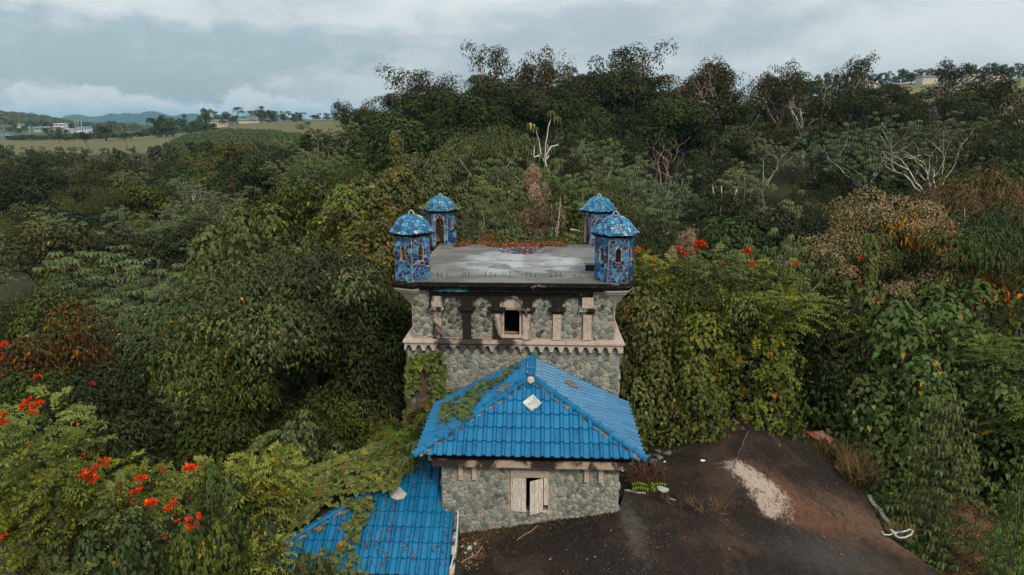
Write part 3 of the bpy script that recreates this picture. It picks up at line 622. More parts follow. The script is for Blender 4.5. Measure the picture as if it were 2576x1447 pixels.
def hexring(cx, cy, z, r, rot): return [(cx + r * math.cos(R(rot + 60 * i)), cy + r * math.sin(R(rot + 60 * i)), z) for i in range(6)]
def build_turret(cx, cy, rot, door, indiv, seed, corbel=True, rz=1.62):
    """six-sided mosaic turret; door = index of the face with the doorway"""
    rg = np.random.default_rng(seed); r = .70; z0, z1 = ZT - .02, ZT + rz
    body = MB(); pieces = []; t = .11; S = r
    for k in range(6):
        a = Vector((cx + r * math.cos(R(rot + 60 * k)), cy + r * math.sin(R(rot + 60 * k)), 0)); b = Vector((cx + r * math.cos(R(rot + 60 * k + 60)), cy + r * math.sin(R(rot + 60 * k + 60)), 0))
        u = (b - a).normalized(); nrm = Vector((u.y, -u.x, 0))
        P = lambda q, z, dep, a=a, u=u, nrm=nrm: tuple(a + u * q - nrm * dep + Vector((0, 0, z)))
        if k == door: o = (S / 2 - .19, S / 2 + .19, z0 + .001, z0 + 1.26)
        else: o = (S / 2 - .105, S / 2 + .105, z0 + .72, z0 + 1.22)
        arch_wall(body, P, S, z0, z1, *o, t)
        hh = z1 - z0 - .02
        for poly in cells(scatter2(S - .01, hh, .15, rg, .95), S - .01, hh, .15):
            q = inset(poly, .0065)
            if len(q) < 3 or parea(q) < .0012: continue
            if rg.random() < .45 and len(q) >= 4:                     # split shards
                i = int(rg.integers(len(q))); j = (i + 2) % len(q); h1 = [q[(i + e) % len(q)] for e in range(3)]; pieces_q = [h1, [e for n_, e in enumerate(q) if n_ != (i + 1) % len(q)]]
                pieces_q = [inset(e, .0025) for e in pieces_q]
            else: pieces_q = [q]
            for q in pieces_q:
                if len(q) < 3 or parea(q) < .0006: continue
                if any(o[0] - .01 < e[0] < o[1] + .01 and o[2] - .01 < e[1] + z0 < o[3] - .01 for e in q + [tuple(np.mean(q, 0))]):
                    cq = np.mean(q, 0); dd = (o[0] - .01 - cq[0], cq[0] - o[1] - .01, o[2] - z0 - .01 - cq[1], cq[1] - o[3] + z0); j = int(np.argmax(dd))
                    q = clip_half(q, *(((o[0] - .012, 0), (1, 0)), ((o[1] + .012, 0), (-1, 0)), ((0, o[2] - z0 - .012), (0, 1)), ((0, o[3] - z0 - .01), (0, -1)))[j])
                    if len(q) < 3 or parea(q) < .0008: continue
                mid = a + (b - a) / 2; vis = nrm.dot((Vector((0, 0, ZC)) - mid).normalized())
                pieces.append((vis, [(e[0] + .005, e[1]) for e in q], lambda x, y, n_, P=P: P(x, z0 + .01 + y, -n_), (0, 0, 1, 1, 1, 2, 2, 3, 3, 4)[int(rg.integers(10))], .008))
    tr = body.build('turret', GROUT_L, tower)
    m = MB(); m.hexa(hexring(cx, cy, z1 - .06, r - .12, rot), hexring(cx, cy, z1 - .01, r - .12, rot)); m.build('ceiling', DARK, tr)
    # flared bell dome
    ZE = z1 + .05; NS = 36
    prof = [(.86, .0), (.845, .035), (.74, .09), (.66, .19), (.55, .35), (.40, .49), (.22, .585), (.06, .625), (.0, .63)]
    def dome(th, s_):                                                # s_: 0 eave .. 1 apex (arc length)
        k = s_ * arc[-1]; i = min(np.searchsorted(arc, k, side='right') - 1, len(prof) - 2); f = (k - arc[i]) / (arc[i + 1] - arc[i])
        rr = prof[i][0] + (prof[i + 1][0] - prof[i][0]) * f; zz = prof[i][1] + (prof[i + 1][1] - prof[i][1]) * f
        q = (math.degrees(th) - rot) % 60 - 30; hx = math.cos(R(30)) / math.cos(R(q)); w_ = max(0, 1 - s_ * 1.6)
        rr *= 1 * (1 - w_) + hx * 1.06 * w_
        return (cx + rr * math.cos(th), cy + rr * math.sin(th), ZE + zz)
    arc = np.concatenate([[0], np.cumsum([math.hypot(prof[i + 1][0] - prof[i][0], prof[i + 1][1] - prof[i][1]) for i in range(len(prof) - 1)])])
    m = MB(); m.rings([[dome(k * math.tau / NS, s_) for k in range(NS)] for s_ in (0, .05, .14, .24, .34, .44, .54, .64, .74, .84, .92, .985)], cap=True); m.build('dome', GROUT_D, tr, smooth=True)
    m = MB(); e = [hexring(cx, cy, ZE - .10, r + .03, rot), hexring(cx, cy, ZE - .045, r + .12, rot), hexring(cx, cy, ZE - .004, r + .15, rot)]; m.rings(e); m.build('eave', CORN, tr)
    # shards on the dome, laid out flat round the apex
    SL = arc[-1]; pts = scatter2(2 * SL, 2 * SL, .165, rg, .95); pts = [p for p in pts if math.hypot(p[0] - SL, p[1] - SL) < SL + .1]
    for poly in cells(pts, 2 * SL, 2 * SL, .165):
        c = np.mean(poly, 0)
        if math.hypot(c[0] - SL, c[1] - SL) > SL - .02: continue
        q = inset(poly, .011)
        if len(q) < 3 or parea(q) < .002: continue
        q = [(SL + (x - SL) * min(1, (SL - .004) / max(1e-6, math.hypot(x - SL, y - SL))), SL + (y - SL) * min(1, (SL - .004) / max(1e-6, math.hypot(x - SL, y - SL)))) for x, y in q]
        def P(x, y, n_):
            d = math.hypot(x - SL, y - SL); th = math.atan2(y - SL, x - SL); p = Vector(dome(th, 1 - d / SL)); o = Vector((p.x - cx, p.y - cy, .35)).normalized(); return tuple(p + o * n_)
        th = math.atan2(c[1] - SL, c[0] - SL); vis = math.cos(th - math.atan2(-cy, -cx)) * .8 + .45
        pieces.append((vis, q, P, (1, 2, 2, 2, 3, 3, 3, 3, 3, 4, 4, 3 if rg.random() < .5 else 5)[int(rg.integers(12))], .010))
    pieces.sort(key=lambda p: -p[0]); rest = MB(); n = 0
    for vis, q, P, c, h in pieces:
        tl = tuple(rg.normal(0, .05, 2))
        if n < indiv: mb = MB(); flat_piece(mb, q, P, h, .012, tl); mb.build('mosaic_tile', GLAZE[c], tr)
        else: rest.cur = c; flat_piece(rest, q, P, h, .012, tl)
        n += 1
    tag(rest.build('mosaic_tile', GLAZE, tr), kind='stuff')
    if corbel:
        m = MB(); zz = [(ZT - .02, .74), (ZT - .06, .86), (ZT - .16, .89), (ZT - .26, .80)]; m.rings([hexring(cx, cy, z, q, rot) for z, q in zz][::-1]); m.build('base_ring', CORN, tr)
        m = MB(); zz = [(ZT - .262, .77), (ZT - .34, .76), (ZT - .37, .68), (ZT - .44, .66), (ZT - .47, .58), (ZT - 1.12, .03)]; m.rings([hexring(cx, cy, z, q, rot) for z, q in zz][::-1]); m.build('corbel', CONC[.1], tr)
    top = Vector((cx, cy, ZE + .62)); m = MB()
    pts = [(-.08, 0, -.05), (-.08, 0, .06), (-.05, 0, .12), (.0, -.02, .14), (.06, -.03, .10), (.12, -.04, .0), (.17, -.05, -.12)]
    m.tube([top + Vector(p) * (1 if indiv else .8) for p in pts], .022, 6); m.build('conduit', PVC, tr)
    return tr
build_turret(-4.59, 24.2, -82, 1, 150, 21)
build_turret(2.59, 24.2, -112, 3, 150, 22)
build_turret(-4.62, 31.6, -118, 0, 0, 23, True, 1.5)
build_turret(2.62, 31.7, -122, 5, 0, 24, True, 1.5)

# ------------------------------------------------------------------ glazed tile roofs
def tile_mesh():
    prof = [(0, .045), (.07, .012), (.20, .0), (.48, .0), (.57, .010), (.64, .048), (.73, .082), (.84, .090), (.94, .070), (1.02, .03)]
    Wd, Ln = .30, .56; V = []; n = len(prof)
    for v, off, th in ((0, .052, 0), (Ln, 0, 0), (0, .052, .05), (.03, .052, .05)):
        V += [(u * Wd, v, z + off - th) for u, z in prof]
    F = [(i, i + 1, n + i + 1, n + i) for i in range(n - 1)] + [(2 * n + i, 2 * n + i + 1, i + 1, i) for i in range(n - 1)] + [(3 * n + i, 3 * n + i + 1, 2 * n + i + 1, 2 * n + i) for i in range(n - 1)]
    me = bpy.data.meshes.new('roof_tile'); me.from_pydata(V, [], F); me.materials.append(TILE); return me
TM = tile_mesh()
def lay_tiles(parent, O, U, V, nu, rows, keep, u0=0., drop=lambda u, v: False, rg=np.random.default_rng(3)):
    """U along the eave, V up the slope; keep = [(point, inward normal)] in slope coordinates"""
    U = Vector(U).normalized(); V = Vector(V).normalized(); N = U.cross(V); pw = WL[parent.name]
    for r_ in range(rows):
        for k in range(nu):
            u, v = u0 + k * .30, r_ * .5 - .03
            if drop(u + .15, v + .25): continue
            cs = [(u, v), (u + .31, v), (u + .31, v + .56), (u, v + .56)]
            ins = [all((c[0] - p[0]) * n[0] + (c[1] - p[1]) * n[1] >= 0 for p, n in keep) for c in cs]
            cut = not all(ins)
            if cut and not any(ins):
                if not all((u + .15 - p[0]) * n[0] + (v + .28 - p[1]) * n[1] >= -.05 for p, n in keep): continue
            me = TM
            if cut:
                bm = bmesh.new(); bm.from_mesh(TM)
                for p, n in keep: bmesh.ops.bisect_plane(bm, geom=bm.verts[:] + bm.edges[:] + bm.faces[:], plane_co=(p[0] - u, p[1] - v, 0), plane_no=(-n[0], -n[1], 0), clear_outer=True)
                if not bm.faces: bm.free(); continue
                me = bpy.data.meshes.new('roof_tile'); bm.to_mesh(me); bm.free(); me.materials.append(TILE)
            o = link(me, 'tile', parent); p = Vector(O) + U * u + V * v + N * (.012 + rg.uniform(-.004, .006))
            M = Matrix((U, V, N)).transposed().to_4x4(); M.translation = p - pw
            o.matrix_local = M @ Matrix.Rotation(rg.normal(0, .006), 4, 'Z')
def cap_mesh():
    bm = MB()
    def ring(y, w, h, z0): return [(-w, y, z0), (-w * .72, y, z0 + h), (w * .72, y, z0 + h), (w, y, z0), (w * .9, y, z0 - .04), (-w * .9, y, z0 - .04)]
    bm.rings([ring(0, .125, .085, .0), ring(.02, .13, .10, .0), ring(.075, .13, .10, .0), ring(.08, .108, .075, 0), ring(.50, .10, .062, 0)])
    me = bpy.data.meshes.new('ridge_cap'); me.from_pydata(bm.v, [], bm.f); me.materials.append(TILE); return me
CM = cap_mesh()
def lay_caps(parent, A, B, step=.44, lift=.07):
    A, B = Vector(A), Vector(B); d = (B - A); L = d.length; d.normalize(); side = d.cross(Vector((0, 0, 1))).normalized(); up = side.cross(d); n = max(1, round(L / step)); pw = WL[parent.name]
    for i in range(n):
        o = link(CM, 'ridge_cap', parent); M = Matrix((side, d, up)).transposed().to_4x4(); M.translation = A + d * (L * i / n) + up * (lift + rng.uniform(-.006, .006)) - pw; o.matrix_local = M @ Matrix.Scale(L / n / .46, 4, (0, 1, 0))
def rough_bead(parent, A, B, off, r, mat, seed, name='mortar_bead'):
    rg = np.random.default_rng(seed); A, B, off = Vector(A), Vector(B), Vector(off); n = int((B - A).length / .12); m = MB()
    m.tube([A.lerp(B, i / n) + off + Vector(rg.normal(0, .018, 3)) for i in range(n + 1)], [r * rg.uniform(.7, 1.35) for _ in range(n + 1)], 5); return m.build(name, mat, parent)

annex = empty('stone_annex', (-.28, 21.6, 1), 'square stone annex with hipped roof of glazed blue tiles and broken wooden shutters', 'building')
EX0, EX1, EY, EZ = -3.74, 3.16, 19.4, 6.05
RZ = at_y(1342, 897, YL).z - .06; RX = (EX0 + EX1) / 2; HY = EY + (RZ - EZ) / math.tan(R(36)); AY = 19.9
def m_box_rot(o, ang): pass
def build_annex():
    x0, x1 = at_y(1111, 1190, AY).x, at_y(1557, 1190, AY).x; zw = EZ - .16
    sx0, sx1 = at_y(1288, 1240, AY).x, at_y(1379, 1240, AY).x; sz0, sz1 = at_y(1330, 1283, AY).z, at_y(1330, 1199, AY).z
    m = MB(); t = .3
    m.box(x0, sx0, AY, AY + t, 1, zw); m.box(sx1, x1, AY, AY + t, 1, zw); m.box(sx0, sx1, AY, AY + t, 1, sz0); m.box(sx0, sx1, AY, AY + t, sz1 + .24, zw)
    m.box(x0, x0 + t, AY + t, YL - .01, 1, zw); m.box(x1 - t, x1, AY + t, YL - .01, 1, zw); m.build('wall', MORTAR, annex)
    m = MB(); m.box(x0 + t, x1 - t, AY + t, YL - .02, 2.5, 3.0); m.build('floor', DARK, annex)
    br = [at_y(x, 1190, AY).x for x in (1160, 1194, 1475.5, 1511)]
    zbr = at_y(1300, 1209, AY - .1).z
    def skip(x, z): return (sx0 - .1 < x < sx1 + .1 and sz0 - .1 < z < sz1 + .32) or any(abs(x - b) < .12 and z > zbr - .06 for b in br) or z > zw - .06
    zg = lambda x: np.interp(x, (x0, x1), (3.25, 3.75))
    stone_wall(annex, x0 + .01, x1 - .01, 3.1, zw, AY, .168, 31, skip, 300, lambda x, z: z - zg(x), algae=lambda x, z: .75 if z < zg(x) + .22 else .2 if z < zg(x) + .5 and x > -1 else 0)
    for sx in (x0, x1): stone_wall(annex, AY + .05, YL - .1, 2.6, zw - .1, 0, .4, 32, limit=0, side=sx)
    # eave beams
    m = MB(); by = EY + .14; bz0, bz1 = at_y(1330, 1178, by).z, at_y(1330, 1163, by).z
    m.box(at_y(1086, 1170, by).x, at_y(1582, 1170, by).x, by, AY - .002, bz0, bz1); m.build('eave_beam', m_beam(), annex)
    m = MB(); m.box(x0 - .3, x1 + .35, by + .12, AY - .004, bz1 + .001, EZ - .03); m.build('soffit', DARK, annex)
    for sx, o in ((x0, -1), (x1, 1)):
        m = MB(); a, b = sorted((sx + o * .002, sx + o * .42)); m.box(a, b, AY, YL - .01, bz0, bz1); m.build('eave_beam', CONC[.35], annex)
    for b in br:
        m = MB(); m.box(b - .075, b + .075, AY - .26, AY - .001, bz0 - .09, bz0 - .002); m.box(b - .07, b + .07, AY - .13, AY - .001, zbr, bz0 - .091); m.build('bracket', CONC[.1], annex)
    # window: lintel board, post, two shutters, one hanging open
    wd = MB(); wd.box(sx0 - .03, sx0 + .012, AY - .05, AY + .2, sz0, sz1); wd.box(at_y(1368, 1240, AY).x, sx1, AY - .06, AY + .2, sz0 + .22, sz1); wd.box(sx0, sx1, AY - .03, AY + .25, sz0 - .06, sz0 - .002); w = wd.build('window', WOOD, annex)
    m = MB()
    for k in range(3): m.box(sx0 - .04, sx1 + .03, AY - .075, AY + .2, sz1 + .003 + k * .082, sz1 + .08 + k * .082)
    m.build('lintel', BOARD, w)
    def shutter(xa, width, ang, hinge, zt, zb, tilt=0):
        nb = 3
        root = None
        for k in range(nb):
            m = MB(); a, b = width * k / nb + .003, width * (k + 1) / nb - .003
            dz = rng.uniform(-.015, .015); P = []
            for q in (a, b):
                for dd in (0, .028): P.append((q, dd))
            lo = []; hi = []
            for q, dd in ((a, 0), (b, 0), (b, .028), (a, .028)):
                u = q if hinge == 'l' else -q; X = xa + u * math.cos(ang); Yq = AY - .07 + (-abs(u) * math.sin(abs(ang))) + dd
                lo.append((X, Yq, zb + dz + u * tilt)); hi.append((X, Yq, zt + dz * .4 + u * tilt))
            m.hexa(lo, hi)
            if root is None: root = m.build('shutter', WOOD, w)
            else: m.build('plank', WOOD, w)
    shutter(sx0 + .015, at_y(1324, 1240, AY).x - sx0 - .015, R(6), 'l', sz1 - .015, sz0 - .02)
    shutter(at_y(1367, 1240, AY).x - .01, .47, R(28), 'r', sz1 - .01, sz0 + .0, .06)
    # roof
    deck = MB(); a, b, c, d = (EX0, EY, EZ), (EX1, EY, EZ), (EX1, YL - .005, EZ), (EX0, YL - .005, EZ); h, k = (RX, HY, RZ), (RX, YL - .005, RZ)
    deck.add([a, b, c, d, h, k], [(0, 1, 4), (1, 2, 5, 4), (3, 0, 4, 5), (2, 3, 5), (3, 2, 1, 0)]); roof = deck.build('roof', m_simple('roof_deck', (.05, .04, .035), .9), annex)
    wv = EX1 - EX0; fl = math.hypot(HY - EY, RZ - EZ)
    lay_tiles(roof, (EX0, EY, EZ), (1, 0, 0), (0, HY - EY, RZ - EZ), 23, 7, [((.04, 0), Vector((fl, -wv / 2)).normalized()), ((wv - .04, 0), Vector((-fl, -wv / 2)).normalized())], u0=.0)
    dl = YL - EY; sl = math.hypot(wv / 2, RZ - EZ); hy = HY - EY
    gap = lambda u, v: False
    lay_tiles(roof, (EX1, EY, EZ), (0, 1, 0), (-wv / 2, 0, RZ - EZ), 15, 8, [((.03, 0), Vector((sl, -hy)).normalized()), ((dl - .02, 0), Vector((-1, 0)))], u0=.0, drop=gap)
    lay_tiles(roof, (EX0, YL - .01, EZ), (0, -1, 0), (wv / 2, 0, RZ - EZ), 15, 8, [((dl - .03, 0), Vector((-sl, -hy)).normalized()), ((.0, 0), Vector((1, 0)))], u0=0., drop=gap)
    A1, A2, H, K = Vector(a), Vector(b), Vector(h), Vector(k)
    for q, sgn in ((A1, 1), (A2, -1)):
        lay_caps(roof, q + (q - H).normalized() * .12, H + (q - H).normalized() * .10)
        rough_bead(roof, q, H, (sgn * .10, -.06, -.0), .05, m_flat('cap_mortar', (.03, .022, .018), (.24, .17, .125), 5) if 'cm' not in MATS else MATS['cm'], 5)
    lay_caps(roof, H + Vector((0, -.16, .03)), K + Vector((0, -.02, .03)), .5, .10)
    m = MB(); p = H + Vector((0, -.24, .05)); m.hexa([p + Vector((-.12, -.05, -.06)), p + Vector((0, -.16, -.1)), p + Vector((.12, -.05, -.06)), p + Vector((0, .08, -.06))], [p + Vector((-.1, 0, .06)), p + Vector((0, -.09, .02)), p + Vector((.1, 0, .06)), p + Vector((0, .08, .1))]); m.build('hip_joint', CONC[.35], roof)
    # glazed diamonds let into the slopes
    def diamond(px, py, plane_pt, plane_n, ru, rv, U, V, mat, seed):
        d = Vector(ray(px, py)); o = Vector((0, 0, ZC)); t = (Vector(plane_pt) - o).dot(plane_n) / d.dot(plane_n); c = o + d * t + Vector(plane_n) * .15
        rg = np.random.default_rng(seed); P = [(-1, 0), (-.55, -.5), (0, -1), (.2, -.72), (.55, -.55), (1, 0), (.5, .55), (.08, .98), (-.48, .52)]
        ring = [c + U * (x * ru) + V * (y * rv) for x, y in P]; m = MB(); nn = Vector(plane_n); m.hexa([q - nn * .08 for q in ring], ring); m.build('glass_diamond', mat, roof)
    U = Vector((1, 0, 0)); V = Vector((0, HY - EY, RZ - EZ)).normalized(); n = U.cross(V); diamond(1338.5, 1019, a, n, .31, .31, U, V, GREYGLASS, 1)
    V = Vector((-wv / 2, 0, RZ - EZ)).normalized(); U = Vector((0, 1, 0)); n = U.cross(V); diamond(1433, 973, b, n, .31, .30, U, V, DIAM2, 2)
    V = Vector((wv / 2, 0, RZ - EZ)).normalized(); U = Vector((0, -1, 0)); n = U.cross(V); diamond(1273, 985, a, n, .31, .30, U, V, DIAM2, 3)
def m_beam():
    s = NT('eave_beam_timber'); n = s.noise(s.wcoord((.8, 1, .5)), 1.3, 6, .6, .4); f = s.noise(s.wcoord((1, 1, 8)), 6, 5, .6)
    col = s.mix(s.ramp(f, .35, .7), (.42, .32, .25), (.27, .18, .125)); col = s.mix(s.ramp(n, .44, .53, 0, .96), col, (.016, .012, .01)); s.pbr(col, .85, .2, f, .4, .01); return s.m
MATS['cm'] = m_flat('cap_mortar', (.03, .022, .018), (.26, .18, .13), 5)
build_annex()

# ------------------------------------------------------------------ the low tiled wing beside the annex
wing = empty('tiled_wing', (-5.5, 20, 0), 'low wing roofed in blue tiles, half buried under creepers beside the stone annex', 'building')
WS = .67; WY, WZ = 18.22, 3.81 + WS * (18.22 - 19.9); TOPY = 21.4; TZ = WZ + WS * (TOPY - WY); WXR = -2.70
wplane = lambda y: WZ + WS * (y - WY)
def build_wing():
    ax = at_y(1111, 1190, AY).x; AP = (-3.95, TOPY, TZ); CR = (-8.95, WY, WZ)
    m = MB(); m.add([(WXR, WY, WZ), (WXR, AY - .01, wplane(AY)), (ax - .01, AY - .01, wplane(AY)), (ax - .01, TOPY, TZ), AP, CR, (-8.95, 24.2, WZ), (ax - .01, 24.2, WZ + .2)], [(5, 0, 1, 2, 3, 4), (6, 5, 4), (6, 4, 3, 7)])
    roof = m.build('roof', m_simple('wing_deck', (.05, .04, .035), .9), wing)
    m = MB(); m.box(-8.7, WXR - .12, WY + .5, AY - .1, -2, WZ - .05); m.box(-8.7, ax - .25, AY - .1, 24, -2, WZ - .06); m.build('wall', MORTAR, wing)
    sl = (TOPY - WY) / math.cos(math.atan(WS)); w = WXR + 8.95; au = -3.95 + 8.95
    lay_tiles(roof, (-8.95, WY, WZ), (1, 0, 0), (0, 1, WS), 21, 8, [((.05, 0), Vector((sl, -au)).normalized()), ((0, sl + .05), Vector((0, -1))), ((w, 0), Vector((-1, 0)))], u0=w - 21 * .3, drop=lambda u, v: u > w - .34 and v > 1.75)
    lay_caps(roof, Vector(CR) + Vector((-.1, -.08, 0)), Vector(AP)); lay_caps(roof, Vector(AP) + Vector((.0, 0, .02)), (ax, TOPY, TZ + .02), .42, .08)
    rough_bead(roof, CR, AP, (.06, -.09, 0), .05, MATS['cm'], 8)
    V = Vector((0, 1, WS)).normalized(); U = Vector((1, 0, 0)); n = U.cross(V); d = Vector(ray(1004, 1249)); o = Vector((0, 0, ZC)); t = (Vector(CR) - o).dot(n) / d.dot(n); c = o + d * t + n * .15
    ring = [c + U * x * .29 + V * y * .30 for x, y in ((-1, .05), (-.7, -.45), (-.1, -.62), (.6, -.5), (.95, .1), (.4, .5), (.0, .9), (-.5, .6))]; m = MB(); m.hexa([q - n * .08 for q in ring], ring); m.build('glass_diamond', GREYGLASS, roof)
    # plaster kerb and the pale hose lying along the roof edge
    m = MB(); m.hexa([(WXR + .01, WY - .1, 2.2), (WXR + .17, WY - .1, 2.2), (WXR + .17, AY - .02, 2.2), (WXR + .01, AY - .02, 2.2)], [(WXR + .01, WY - .1, wplane(WY) - .12), (WXR + .17, WY - .1, wplane(WY) - .12), (WXR + .17, AY - .02, wplane(AY) - .05), (WXR + .01, AY - .02, wplane(AY) - .05)]); m.build('kerb', CONC[.47], wing)
build_wing()
m = MB(); pp = [(WXR + .10, AY - .06, wplane(AY) + .08), (WXR + .13, AY - .12, wplane(AY) + .02), (WXR + .14, 19.5, wplane(19.5) - .05), (WXR + .14, 19.0, wplane(19.0) - .05), (WXR + .07, 18.6, wplane(18.6) - .06), (WXR + .02, 18.4, wplane(18.4) - .02)]
m.tube(pp, .028, 7); tag(m.build('hose', HOSE), 'pale blue hose running down the edge of the lower blue roof', 'hose')

# ------------------------------------------------------------------ the black-coated concrete building
hall = empty('concrete_hall', (2.5, 20, 0), 'low concrete building whose hipped roof is coated black and stained brown', 'building')
HW_L, HW_R = at_y(1148, 1342, AY + .02), at_y(1556, 1285, AY + .02)
HA, HB = at_z(1885, 1076, 4.65), at_z(1838, 1190, 4.6)
HD, HE, HF = at_z(1572, 1236, 3.85), at_z(1850, 1292, 3.55), at_z(2236, 1352, 2.85)
ROCK_BROWN = m_flat('worn_ridge', (.16, .11, .08), (.06, .045, .035), 9)
def build_hall():
    hr = HW_R.z
    K2 = at_z(1720, 1800, hr - .05); LB = at_z(1100, 1800, 2.6); J = at_z(2640, 1760, 2.3); J1 = at_z(2372, 1447, 2.72); L1 = at_z(1143, 1447, 2.75)
    def slab(name, top, faces, thick=.22):
        n = len(top); m = MB(); m.add(top, faces)
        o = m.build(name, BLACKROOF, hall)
        bm = bmesh.new(); bm.from_mesh(o.data); bmesh.ops.recalc_face_normals(bm, faces=bm.faces[:])
        if sum(f.normal.z for f in bm.faces) < 0: bmesh.ops.reverse_faces(bm, faces=bm.faces[:])
        bmesh.ops.triangulate(bm, faces=bm.faces[:])
        bmesh.ops.subdivide_edges(bm, edges=bm.edges[:], cuts=5, use_grid_fill=True)
        for v in bm.verts:
            p = v.co + o.location + WL['concrete_hall']; k = 0 if v.is_boundary else 1
            v.co.z += k * (float(vnoise(np.array([p.x + 100]), np.array([p.y + 100]), .9, 2)[0]) - .5) * .05
        be = [e for e in bm.edges if e.is_boundary]; r = bmesh.ops.extrude_edge_only(bm, edges=be)
        for g in r['geom']:
            if isinstance(g, bmesh.types.BMVert): g.co.z -= thick
        bm.normal_update(); bm.to_mesh(o.data); bm.free(); return o
    T = [HW_L, HW_R, HD, HE, HF, J1, J, K2, LB, L1]
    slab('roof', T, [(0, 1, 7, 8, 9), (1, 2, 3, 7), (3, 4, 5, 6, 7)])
    dn = lambda v, k: Vector((v.x, v.y, v.z - k))
    C0 = at_z(1540, 1150, 3.4); C1 = at_z(1640, 1100, 3.6); G = at_z(2052, 1108, 3.1); H2 = at_z(2185, 1262, 2.95); A2 = HA + Vector((.3, 2.5, -.1)); G2 = G + Vector((.5, 2.5, -.2))
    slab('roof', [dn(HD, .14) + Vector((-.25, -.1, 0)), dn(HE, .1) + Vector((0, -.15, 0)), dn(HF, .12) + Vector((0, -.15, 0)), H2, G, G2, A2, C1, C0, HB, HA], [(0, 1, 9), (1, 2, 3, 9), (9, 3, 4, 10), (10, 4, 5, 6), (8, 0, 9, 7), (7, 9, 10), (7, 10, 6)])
    w = MB(); rim = [HW_R + Vector((.2, 0, 0)), J1 + Vector((-.3, 0, 0)), HF + Vector((-.35, 0, 0)), H2 + Vector((-.35, 0, 0)), G + Vector((-.35, 0, 0)), G2 + Vector((-.3, 0, 0)), A2, C1, C0]
    w.hexa([(p.x, p.y, -1) for p in rim], [(p.x, p.y, p.z - .3) for p in rim]); w.build('wall', MORTAR, hall)
    # light stepped edge between the two slabs
    e = MB(); pts = [HD.lerp(HE, t / 14) for t in range(15)]; rg = np.random.default_rng(3)
    
    for a, b in ((0, .26), (.3, .34), (.37, .74), (.78, .9)):
        n = max(3, int((b - a) * 26)); e.tube([HD.lerp(HE, a + (b - a) * t / n) + Vector((0, .03 + rg.normal(0, .01), -.0 + .035 + rg.normal(0, .01))) for t in range(n + 1)], [.05 * rg.uniform(.35, 1.05) for _ in range(n + 1)], 5)
    e.build('roof_edge', PLASTER, hall)
    e = MB()
    for a, b in ((.1, .42), (.5, .62), (.7, .97)):
        n = 7; e.tube([HA.lerp(HB, a + (b - a) * t / n) + Vector((rg.normal(0, .012), 0, .0)) for t in range(n + 1)], [.026 * rg.uniform(.4, 1.0) for _ in range(n + 1)], 5)
    e.build('roof_edge', ROCK_BROWN, hall)
build_hall()

# ------------------------------------------------------------------ foliage kit
FOL = np.array((.84, .93, .72))
def unit(a): return a / np.maximum(np.linalg.norm(a, axis=-1, keepdims=True), 1e-9)
def frames(nrm, drp):
    """leaf frames: nrm = blade normal, drp = wanted tip direction"""
    n = unit(nrm); t = drp - (drp * n).sum(1, keepdims=True) * n; t = unit(t); return t, np.cross(n, t), n
def tints(n, base, rg, var=.18, alt=None, altp=0.):
    c = np.array(base)[None] * FOL * (1 + rg.normal(0, var, (n, 1))) * (1 + rg.normal(0, var * .35, (n, 3)))
    if alt is not None:
        k = rg.random(n) < altp; A = np.array(alt); c[k] = A[rg.integers(len(A), size=k.sum())] * (1 + rg.normal(0, .2, (k.sum(), 1)))
    return np.clip(c, .004, .9)
SHAPES = {  # blade outline along (t, b, n): vertices and triangles
 'lance': (np.array([(0, 0, 0), (.42, .5, .10), (1, 0, -.12), (.42, -.5, .10)]), np.array([(0, 1, 2), (0, 2, 3)])),
 'heart': (np.array([(.10, 0, 0), (-.08, .30, .03), (.25, .52, .07), (1.0, 0, -.10), (.25, -.52, .07), (-.08, -.30, .03)]), np.array([(0, 3, 2), (0, 2, 1), (0, 4, 3), (0, 5, 4)])),
 'droop': (np.array([(0, 0, 0), (.45, .5, .12), (.5, 0, .08), (.45, -.5, .12), (1, 0, -.28)]), np.array([(0, 1, 2), (0, 2, 3), (1, 4, 2), (2, 4, 3)])),
}
class Leaves:
    def __init__(s): s.V = []; s.F = []; s.C = []; s.n = 0
    def add(s, P, nrm, tip, ln, wd, col, shape='lance'):
        t, b, n = frames(nrm, tip); sv, sf = SHAPES[shape]; N = len(P); k = len(sv)
        ln = np.broadcast_to(ln, (N,))[:, None, None]; wd = np.broadcast_to(wd, (N,))[:, None, None]
        V = P[:, None] + t[:, None] * sv[None, :, 0:1] * ln + b[:, None] * sv[None, :, 1:2] * wd + n[:, None] * sv[None, :, 2:3] * ln
        F = sf[None] + (s.n + np.arange(N) * k)[:, None, None]
        s.V.append(V.reshape(-1, 3)); s.F.append(F.reshape(-1, 3)); s.C.append(np.repeat(col, k, 0)); s.n += N * k
    def mesh(s, name, mat=None): return tri_mesh(name, np.concatenate(s.V), np.concatenate(s.F), np.concatenate(s.C), [mat or LEAF])
def sphere_pts(n, rg): return unit(rg.normal(size=(n, 3)))
